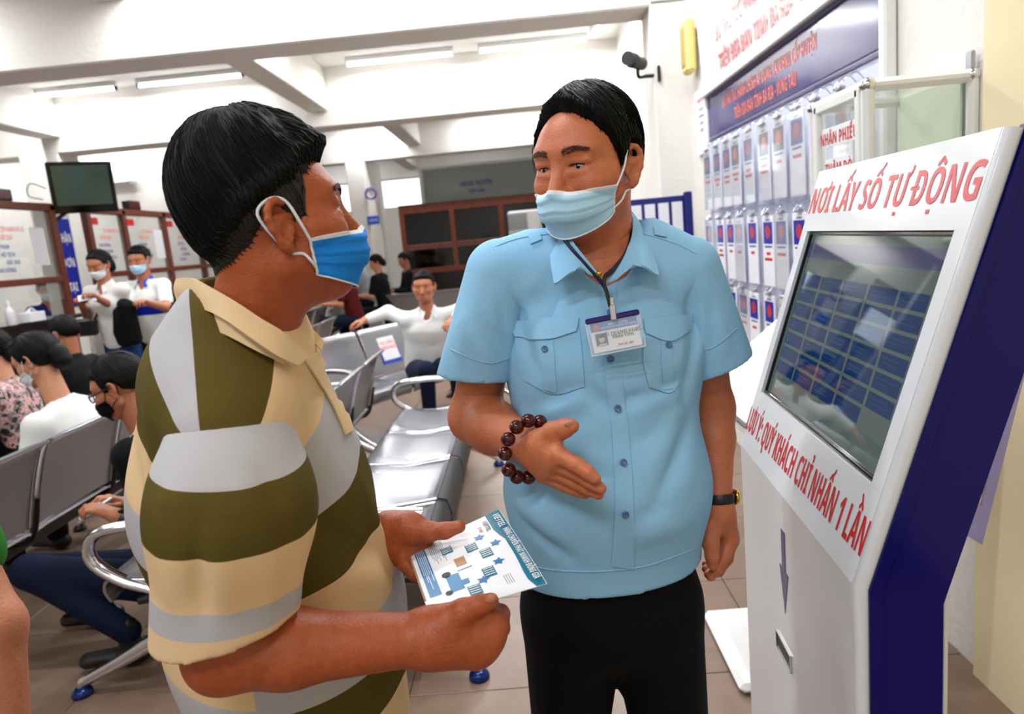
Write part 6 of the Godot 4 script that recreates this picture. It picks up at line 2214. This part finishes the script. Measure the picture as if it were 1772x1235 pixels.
	wpart("logo_text", b, mat(Color(0.10, 0.25, 0.30), 0.5), fl)
	b = MB.new()
	b.text("post", 0.006, fr.translated(-fr.basis.y * 0.010 + fr.basis.x * 0.004), 0.9, 0.2)
	wpart("logo_text", b, mat(Color(0.80, 0.45, 0.40), 0.5), fl)

func page(cs: Array, u: float, v: float, lift: float) -> Vector3:
	# gentle bow across the sheet
	var p: Vector3 = cs[0].lerp(cs[1], u).lerp(cs[3].lerp(cs[2], u), v)
	var n: Vector3 = (cs[3] - cs[0]).cross(cs[1] - cs[0]).normalized()
	if n.y < 0.0: n = -n
	return p + n * (lift + 0.004 * sin(PI * v) * (0.4 + 0.6 * u))

func page_rect(b: MB, cs: Array, u0: float, u1: float, v0: float, v1: float, lift := 0.0010) -> void:
	var rows := []
	for i in 5:
		var row := []
		for j in 3: row.append(page(cs, lerpf(u0, u1, j / 2.0), lerpf(v0, v1, i / 4.0), lift))
		rows.append(row)
	b.grid(rows)

# ------------------------------------------------------------------ the other visitors and clerks
var hair_man: MB
var hair_woman: MB

# d: head [x, y, depth], face direction, pose, and what they wear; joints may be given as points
func figure(d: Dictionary) -> Node3D:
	var sc: float = d.get("scale", 1.0)
	var fw: Vector3 = d.face.normalized()
	var body_f: Vector3 = d.get("body", Vector3(fw.x, 0, fw.z)).normalized()
	var H: Vector3 = d.at
	var lat := Vector3.UP.cross(body_f).normalized()      # the person's left
	var ht := head_frame(H, fw, Vector3.UP, 0.97 * sc)
	var nb: Vector3 = d.get("neck", H + (Vector3(0, -0.185, 0) - fw * 0.03) * sc)
	var sit: bool = d.get("sit", false)
	var pel: Vector3 = d.get("pelvis", Vector3(nb.x, maxf(nb.y - 0.50 * sc, 0.52) if sit else nb.y - 0.50 * sc, nb.z) - body_f * d.get("lean", 0.06))
	var o := thing("person", d.label, "person", Vector3(pel.x, 0, pel.z), 0.0, d.get("group", ""))
	var cell: float = d.get("cell", 0.012)
	var shL: Vector3 = nb + (lat * 0.165 - Vector3(0, 0.045, 0)) * sc
	var shR: Vector3 = nb + (-lat * 0.165 - Vector3(0, 0.045, 0)) * sc
	var elL: Vector3 = d.get("elL", shL + (Vector3(0, -0.25, 0) + lat * 0.05 + body_f * 0.06) * sc)
	var elR: Vector3 = d.get("elR", shR + (Vector3(0, -0.25, 0) - lat * 0.05 + body_f * 0.06) * sc)
	var wrL: Vector3 = d.get("wrL", elL + (body_f * 0.22 - lat * 0.06 + Vector3(0, 0.02, 0)) * sc)
	var wrR: Vector3 = d.get("wrR", elR + (body_f * 0.22 + lat * 0.06 + Vector3(0, 0.02, 0)) * sc)
	# skin
	var skin := MB.new()
	skin.add(head_plain, ht)
	solid([[H + (Vector3(0, -0.05, 0) - fw * 0.028) * sc, nb - Vector3(0, 0.06, 0), 0.052 * sc, 0.056 * sc, 0.02]], 0.008, skin)
	for q in [[shL, elL, wrL, 1.0], [shR, elR, wrR, -1.0]]:
		var fdir: Vector3 = (q[2] - q[1]).normalized()
		var bk: Vector3 = d.get("back_of_hand", Vector3.UP)
		var hp := hand_prims(q[2], fdir, bk, -lat * q[3] + body_f * 0.3, 0.95 * sc, d.get("curl", 0.7))
		hp.append([q[0], q[1], 0.042 * sc, 0.038 * sc, 0.02]); hp.append([q[1], q[2], 0.038 * sc, 0.026 * sc, 0.02])
		solid(hp, maxf(cell * 0.42, 0.0045), skin, 0.02)
	wpart("body", skin, d.skin, o)
	# hair
	var hb := MB.new()
	hb.add(hair_woman if d.get("woman", false) else hair_man, ht)
	wpart("hair", hb, d.get("hair", M.hair), o)
	eyes(o, ht)
	var bw := MB.new()
	for s in [-1.0, 1.0]:
		bw.tube([ht * Vector3(s * 0.014, 0.019, 0.0845), ht * Vector3(s * 0.032, 0.0225, 0.078), ht * Vector3(s * 0.048, 0.018, 0.066)], [0.0022, 0.003, 0.0012], 6)
	wpart("eyebrow", bw, M.hair, o)
	if d.has("mask"): face_mask(o, ht, head_field, d.mask, d.get("mask_edge", M.mask_white))
	# shirt
	var long: bool = d.get("long", false)
	var pr := []
	var chest: Vector3 = nb.lerp(pel, 0.30) + body_f * 0.01
	var w: float = 0.152 * sc * d.get("girth", 1.0)
	pr.append([nb.lerp(pel, 0.14), chest, 0.13 * sc, w, 0.04, lat, 0.085 * sc, 0.108 * sc])
	pr.append([chest, pel + Vector3(0, 0.02, 0), w, w * 0.98, 0.05, lat, 0.108 * sc, 0.118 * sc])
	for q in [[shL, elL, wrL], [shR, elR, wrR]]:
		pr.append([nb - Vector3(0, 0.03, 0), q[0], 0.048 * sc, 0.054 * sc, 0.04])
		var e: Vector3 = q[1] if long else q[0].lerp(q[1], 0.72)
		pr.append([q[0], e, 0.056 * sc, (0.050 if long else 0.058) * sc, 0.03])
		if long: pr.append([q[1], q[1].lerp(q[2], 0.88), 0.050 * sc, 0.037 * sc, 0.03])
	pr.append([nb + Vector3(0, 0.012, 0) * sc - fw * 0.0, nb - Vector3(0, 0.05, 0) * sc, 0.064 * sc, 0.075 * sc, 0.02])
	pr.append([nb + Vector3(0, 0.06, 0) * sc + fw * 0.022, nb - Vector3(0, 0.035, 0) * sc + fw * 0.062, 0.056 * sc, 0.03 * sc, 0.008, lat, 0.056 * sc, 0.03 * sc, 1])
	var f := field_of(pr, cell)
	rng.seed = int(absf(H.x) * 1000.0) + 3
	for k in 14:
		var a := shL.lerp(shR, rng.randf()).lerp(pel + lat * rng.randf_range(-0.13, 0.13), rng.randf_range(0.2, 0.9)) + body_f * 0.11 * (1.0 if k % 2 else -1.0)
		var b := a + Vector3(rng.randf_range(-0.07, 0.07), rng.randf_range(-0.15, 0.02), rng.randf_range(-0.07, 0.07))
		f.fold(a, b, 0.022, rng.randf_range(-0.007, 0.007))
	var sb := MB.new()
	f.skin(sb)
	if d.has("band"):
		for i in sb.v.size():
			sb.uv[i] = Vector2(0.5, clampf((nb.y - sb.v[i].y) / 0.6, 0.0, 0.99))
	var shirt := wpart("shirt", sb, d.shirt, o)
	var cb := MB.new()
	if d.has("collar"):
		for s in [-1.0, 1.0]:
			cb.patch([[nb + Vector3(0, 0.05, 0) - body_f * 0.055 + lat * s * 0.01, nb + Vector3(0, 0.042, 0) + lat * s * 0.062, nb + Vector3(0, 0.0, 0) + body_f * 0.062 + lat * s * 0.022], [nb + Vector3(0, 0.008, 0) - body_f * 0.085 + lat * s * 0.01, nb + lat * s * 0.092, nb - Vector3(0, 0.055, 0) + body_f * 0.088 + lat * s * 0.05]], 12, 4, 0.004)
		wpart("collar", cb, d.collar, shirt)
	# trousers and shoes
	pr = [[pel + Vector3(0, 0.03, 0), pel - Vector3(0, 0.03, 0), 0.135 * sc, 0.135 * sc, 0.03, lat, 0.105 * sc, 0.105 * sc]]
	var an := []
	for s in [1.0, -1.0]:
		var tagn := "L" if s > 0 else "R"
		var hp2: Vector3 = pel + lat * s * 0.085 * sc - Vector3(0, 0.02, 0)
		var kn: Vector3 = d.get("kn" + tagn, (hp2 + body_f * 0.42 * sc + lat * s * 0.05) if sit else Vector3(hp2.x, 0.48, hp2.z) + body_f * 0.03)
		var ak: Vector3 = d.get("an" + tagn, Vector3(kn.x, 0.09, kn.z) + (body_f * 0.02 if sit else -body_f * 0.04))
		pr.append([hp2, kn, 0.082 * sc, 0.060 * sc, 0.03]); pr.append([kn, ak, 0.058 * sc, 0.047 * sc, 0.03])
		an.append([ak, kn])
	sb = MB.new()
	solid(pr, cell * 1.1, sb)
	wpart("trousers", sb, d.pants, o)
	for q in an:
		sb = MB.new()
		var e := Vector3(q[0].x, 0.045, q[0].z)
		var dir: Vector3 = d.get("toe", body_f)
		solid([[e - dir * 0.03, e + dir * 0.16, 0.040, 0.036, 0.02, dir.cross(Vector3.UP), 0.036, 0.028], [q[0] + Vector3(0, 0.02, 0), e, 0.038, 0.040, 0.02]], 0.012, sb)
		wpart("shoe", sb, d.get("shoe", M.shoe), o)
	o.set_meta("neck", nb)
	return o

func background_people() -> void:
	head_field = make_head(0.0045, Vector3.ZERO, 0.056, false)
	head_plain = MB.new()
	head_field.skin(head_plain)
	hair_man = MB.new()
	hair_shell(HAIRLINE_MAN, 0.024, hair_man, Transform3D.IDENTITY, 160, 0.5, 0.15, 0.25, 4)
	hair_woman = MB.new()
	var line := [[-180.0, -58.0, 0.022], [-130.0, -58.0, 0.020], [-108.0, -50.0, 0.018], [-92.0, -30.0, 0.014], [-70.0, -20.0, 0.010], [-52.0, 16.0, 0.012], [-30.0, 27.0, 0.015], [0.0, 30.0, 0.017], [30.0, 27.0, 0.015], [52.0, 16.0, 0.012], [70.0, -20.0, 0.010], [92.0, -30.0, 0.014], [108.0, -50.0, 0.018], [130.0, -58.0, 0.020], [180.0, -58.0, 0.022]]
	hair_shell(line, 0.022, hair_woman, Transform3D.IDENTITY, 160, 0.2, 0.15, 0.4, 6)
	solid([[Vector3(0, -0.02, -0.10), Vector3(0, -0.06, -0.10), 0.058, 0.054, 0.03, Vector3.RIGHT, 0.046, 0.044]], 0.006, hair_woman)
	M.sleeve_band = mat(Color.WHITE, 0.85, 0.0, 0.25)
	M.sleeve_band.albedo_texture = stripe_image([[0.19, Color(0.90, 0.90, 0.88)], [0.285, Color(0.04, 0.13, 0.62)], [0.60, Color(0.90, 0.90, 0.88)]], 0.60)
	# seated man with an arm along the backrest
	figure({"at": P(733, 496, 5.55), "face": Vector3(-0.02, 0.0, 1), "body": Vector3(0.25, 0, 0.97), "sit": true, "scale": 1.06, "label": "seated man in a white shirt with one arm stretched along the backrest", "skin": M.skin_mid, "shirt": M.shirt_white, "long": true, "collar": M.shirt_white, "pants": M.jeans, "girth": 1.12, "pelvis": P(738, 632, 5.7),
		"elR": P(672, 540, 5.62), "wrR": P(634, 553, 5.55), "elL": P(806, 530, 5.55), "wrL": P(786, 551, 5.35), "knL": P(790, 640, 5.2), "anL": P(800, 735, 5.25), "knR": P(738, 640, 5.1), "anR": P(745, 730, 5.2), "cell": 0.011})
	# two standing visitors
	figure({"at": P(171, 458, 5.6), "face": Vector3(-0.25, -0.30, 1), "body": Vector3(-0.25, 0, 1), "woman": true, "label": "standing woman in a white polo shirt and white mask reading a sheet", "skin": M.skin_mid, "shirt": M.shirt_white, "collar": M.shirt_white, "mask": M.mask_white, "pants": M.jeans_light, "elR": P(152, 545, 5.7), "wrR": P(140, 524, 5.45), "elL": P(206, 535, 5.65), "wrL": P(168, 516, 5.42), "scale": 0.95, "cell": 0.011})
	var sl := thing("shoulder_bag", "dark shoulder bag with a thin strap worn by the standing woman", "bag", P(150, 560, 5.55))
	var b := MB.new()
	b.tube(MB.spline([P(186, 478, 5.7), P(182, 500, 5.58), P(172, 535, 5.56), P(158, 562, 5.56)], 14), 0.010, 6)
	wpart("strap", b, M.black, sl)
	b = MB.new(); b.box(P(150, 566, 5.56), Vector3(0.17, 0.14, 0.07), 0.02)
	wpart("pouch", b, M.black, sl)
	b = MB.new()
	var q0 := P(134, 512, 5.35)
	b.patch([[q0, P(150, 509, 5.40), P(165, 513, 5.40)], [P(136, 522, 5.30), P(152, 519, 5.33), P(168, 520, 5.33)]], 8, 4, 0.001)
	var sh := thing("paper_sheet", "white sheet of paper read by the standing woman", "paper", q0)
	wpart("leaf", b, M.paper, sh)
	figure({"at": P(241, 450, 6.0), "face": Vector3(-0.10, -0.12, 1), "body": Vector3(-0.15, 0, 1), "label": "standing man in a white polo shirt with a blue chest band and blue collar", "skin": M.skin_mid, "shirt": M.sleeve_band, "band": true, "collar": mat(Color(0.06, 0.28, 0.75), 0.8), "mask": M.mask_blue, "pants": M.trousers_black, "elR": P(212, 545, 5.8), "wrR": P(236, 527, 5.5), "elL": P(288, 532, 5.75), "wrL": P(256, 524, 5.5), "girth": 1.1, "cell": 0.011})
	var bg := thing("folded_jacket", "black folded jacket carried by the man with the blue chest band", "jacket", P(222, 545, 5.45))
	b = MB.new()
	solid([[P(214, 527, 5.45), P(216, 590, 5.5), 0.05, 0.06, 0.03, Vector3.RIGHT, 0.05, 0.05], [P(222, 530, 5.45), P(234, 585, 5.5), 0.05, 0.055, 0.03], [P(206, 540, 5.5), P(208, 575, 5.5), 0.045, 0.05, 0.03]], 0.012, b)
	wpart("bundle", b, M.shirt_dark, bg)
	# clerk behind the counter
	figure({"at": P(80, 500, 7.6), "face": Vector3(0.75, -0.25, 0.55), "sit": true, "label": "clerk in a blue jacket seated behind the glazed counter", "skin": M.skin_mid, "shirt": cloth(Color(0.10, 0.16, 0.42)), "mask": M.mask_blue, "pants": M.trousers_black, "cell": 0.018})
	# seated people in the near rows
	figure({"at": P(112, 578, 4.6), "face": Vector3(-0.85, -0.25, -0.25), "body": Vector3(-1, 0, -0.1), "sit": true, "label": "seated man with cropped hair and a dark green shirt in the front row", "skin": M.skin_mid, "shirt": cloth(Color(0.035, 0.055, 0.05)), "mask": M.mask_white, "pants": M.trousers_black, "cell": 0.013})
	figure({"at": P(62, 622, 3.45), "scale": 1.1, "pelvis": Vector3(-2.22, 0.53, -3.42), "face": Vector3(-0.9, -0.42, 0.06), "body": Vector3(-1, 0, -0.15), "woman": true, "sit": true, "lean": 0.16, "label": "seated girl with black hair in a white shirt bending over her lap", "skin": M.skin_light, "shirt": M.shirt_white, "long": true, "collar": M.shirt_white, "mask": M.mask_white, "pants": M.trousers_black, "girth": 0.95, "cell": 0.010, "neck": P(112, 704, 3.42)})
	figure({"at": P(-18, 606, 3.95), "face": Vector3(-0.9, -0.2, 0.2), "body": Vector3(-1, 0, 0.1), "woman": true, "sit": true, "label": "seated woman in a black, white and pink patterned blouse", "skin": M.skin_light, "shirt": patterned(), "long": true, "mask": M.mask_white, "pants": M.trousers_black, "cell": 0.013, "neck": P(15, 668, 3.9)})
	man_in_glasses()
	figure({"at": P(322, 545, 4.9), "face": Vector3(-0.9, -0.2, 0.25), "body": Vector3(-1, 0, 0), "sit": true, "label": "seated person with dark hair and a pale mask behind the striped collar", "skin": M.skin_mid, "shirt": M.shirt_dark, "mask": M.mask_blue, "pants": M.jeans, "cell": 0.016})
	# somebody standing at the edge of the frame
	figure({"at": Vector3(-1.12, 1.56, -0.94), "face": Vector3(0.6, 0, 0.6), "body": Vector3(0.5, 0, 0.8), "label": "person in a green short-sleeved shirt cut off by the frame edge", "skin": M.skin_mid, "shirt": cloth(Color(0.15, 0.42, 0.14)), "pants": M.shirt_dark, "elL": P(-10, 1085, 0.93), "wrL": P(-4, 1085, 0.93) + Vector3(0.01, -0.235, 0.05), "girth": 1.0, "cell": 0.012, "curl": 0.5})
	# far group by the partition
	figure({"at": P(650, 455, 10.2), "face": Vector3(-0.8, -0.35, 0.3), "body": Vector3(-0.9, 0, -0.2), "woman": true, "sit": true, "label": "distant seated woman in black leaning on the bench back", "skin": M.skin_light, "shirt": M.shirt_dark, "pants": M.trousers_black, "cell": 0.022})
	figure({"at": P(699, 450, 11.1), "face": Vector3(-0.7, -0.2, 0.4), "body": Vector3(-0.8, 0, 0.3), "sit": true, "label": "distant seated man in a black jacket beside the dark partition", "skin": M.skin_mid, "shirt": M.shirt_dark, "long": true, "pants": M.trousers_black, "cell": 0.024})
	figure({"at": P(618, 446, 11.2), "face": Vector3(-0.9, -0.2, 0.1), "body": Vector3(-1, 0, 0), "sit": true, "label": "distant seated person in a pale grey shirt left of the pier", "skin": M.skin_mid, "shirt": cloth(Color(0.62, 0.64, 0.68)), "pants": M.jeans, "cell": 0.024})
	figure({"at": P(592, 462, 9.3), "face": Vector3(-0.9, -0.2, 0.1), "body": Vector3(-1, 0, 0), "sit": true, "label": "distant seated person in a dark red top and jeans", "skin": M.skin_mid, "shirt": cloth(Color(0.30, 0.03, 0.04)), "pants": M.jeans, "cell": 0.022})

func patterned() -> StandardMaterial3D:
	var m := mat(Color.WHITE, 0.8)
	var t := noise_tex(0.02, Color.BLACK, Color.WHITE, 256, false, 2)
	var g := Gradient.new()
	g.interpolation_mode = Gradient.GRADIENT_INTERPOLATE_CONSTANT
	g.offsets = PackedFloat32Array([0.0, 0.36, 0.44, 0.6, 0.66])
	g.colors = PackedColorArray([Color(0.06, 0.06, 0.08), Color(0.85, 0.80, 0.80), Color(0.80, 0.55, 0.50), Color(0.86, 0.83, 0.84), Color(0.20, 0.20, 0.26)])
	t.color_ramp = g
	m.albedo_texture = t
	m.uv1_triplanar = true
	m.uv1_scale = Vector3.ONE * 3.0
	return m

func man_in_glasses() -> void:
	var H := P(205, 668, 2.55)
	var fw := Vector3(-0.95, -0.30, 0.12)
	figure({"at": H, "face": fw, "body": Vector3(-1, 0, 0.0), "sit": true, "label": "seated man in a navy shirt, black mask and glasses using his phone", "skin": M.skin_mid, "shirt": M.shirt_navy, "mask": M.mask_black, "mask_edge": M.mask_black, "collar": M.shirt_white, "pants": M.jeans, "pelvis": P(330, 985, 2.62), "neck": P(262, 745, 2.58),
		"elL": P(272, 915, 2.42), "wrL": P(205, 893, 2.40), "elR": P(290, 890, 2.72), "wrR": P(222, 872, 2.62), "knL": P(52, 988, 2.40), "anL": P(222, 1092, 2.42), "knR": P(60, 985, 2.72), "anR": P(190, 1075, 2.75), "cell": 0.009, "toe": Vector3(-1, 0, 0.15), "curl": 0.95})
	var g := thing("eyeglasses", "black-rimmed eyeglasses on the man with the black mask", "glasses", H)
	var ht := head_frame(H, fw, Vector3.UP, 0.97)
	var b := MB.new()
	for s in [-1.0, 1.0]:
		var ring := []
		for k in 17: ring.append(ht * Vector3(s * 0.033 + cos(TAU * k / 16) * 0.024, -0.004 + sin(TAU * k / 16) * 0.017, 0.099 - absf(s * 0.033 + cos(TAU * k / 16) * 0.024) * 0.14))
		b.tube(ring, 0.0026, 6)
		b.tube([ht * Vector3(s * 0.058, 0.004, 0.090), ht * Vector3(s * 0.080, 0.006, 0.05), ht * Vector3(s * 0.084, 0.008, -0.004), ht * Vector3(s * 0.082, -0.006, -0.02)], 0.0028, 6)
	b.tube([ht * Vector3(-0.009, 0.0, 0.098), ht * Vector3(0, 0.004, 0.102), ht * Vector3(0.009, 0.0, 0.098)], 0.0022, 6)
	wpart("frame", b, M.black_gloss, g)
	for s in [-1.0, 1.0]:
		b = MB.new()
		b.ball(ht * Vector3(s * 0.033, -0.004, 0.0945), Vector3(0.023, 0.016, 0.0008), 14, 8, ht.basis.orthonormalized() * Basis(Vector3.UP, s * 0.14))
		wpart("lens", b, M.glass, g)
	var ph := thing("phone", "small white phone in the hands of the man in glasses", "phone", P(172, 880, 2.45))
	b = MB.new()
	b.box(P(166, 880, 2.46), Vector3(0.11, 0.012, 0.07), 0.004, Basis(Vector3.BACK, 0.5))
	wpart("case", b, M.white, ph)
	b = MB.new()
	b.box(P(166, 880, 2.46) + Basis(Vector3.BACK, 0.5) * Vector3(0, 0.0062, 0), Vector3(0.10, 0.001, 0.062), 0.0, Basis(Vector3.BACK, 0.5))
	wpart("display", b, M.paper, ph)
	var w := thing("black_watch", "black wristwatch on the wrist of the man in glasses", "watch", P(210, 893, 2.40))
	b = MB.new()
	var a := P(205, 893, 2.40)
	var e := P(272, 915, 2.42)
	var ax := (e - a).normalized()
	b.tube([a + ax * 0.008, a + ax * 0.010, a + ax * 0.034, a + ax * 0.036], [0.028, 0.0325, 0.0335, 0.029], 18)
	wpart("strap", b, M.black, w)
	b = MB.new()
	b.box(a + ax * 0.022 + Vector3(0, 0.030, 0.008), Vector3(0.026, 0.012, 0.026), 0.004)
	wpart("case", b, M.black_gloss, w)

func _ready() -> void:
	var t0 := Time.get_ticks_msec()
	setup_view()
	materials()
	build_setting()
	build_furnishing()
	print("setting ", Time.get_ticks_msec() - t0)
	build_people()
	print("people ", Time.get_ticks_msec() - t0)
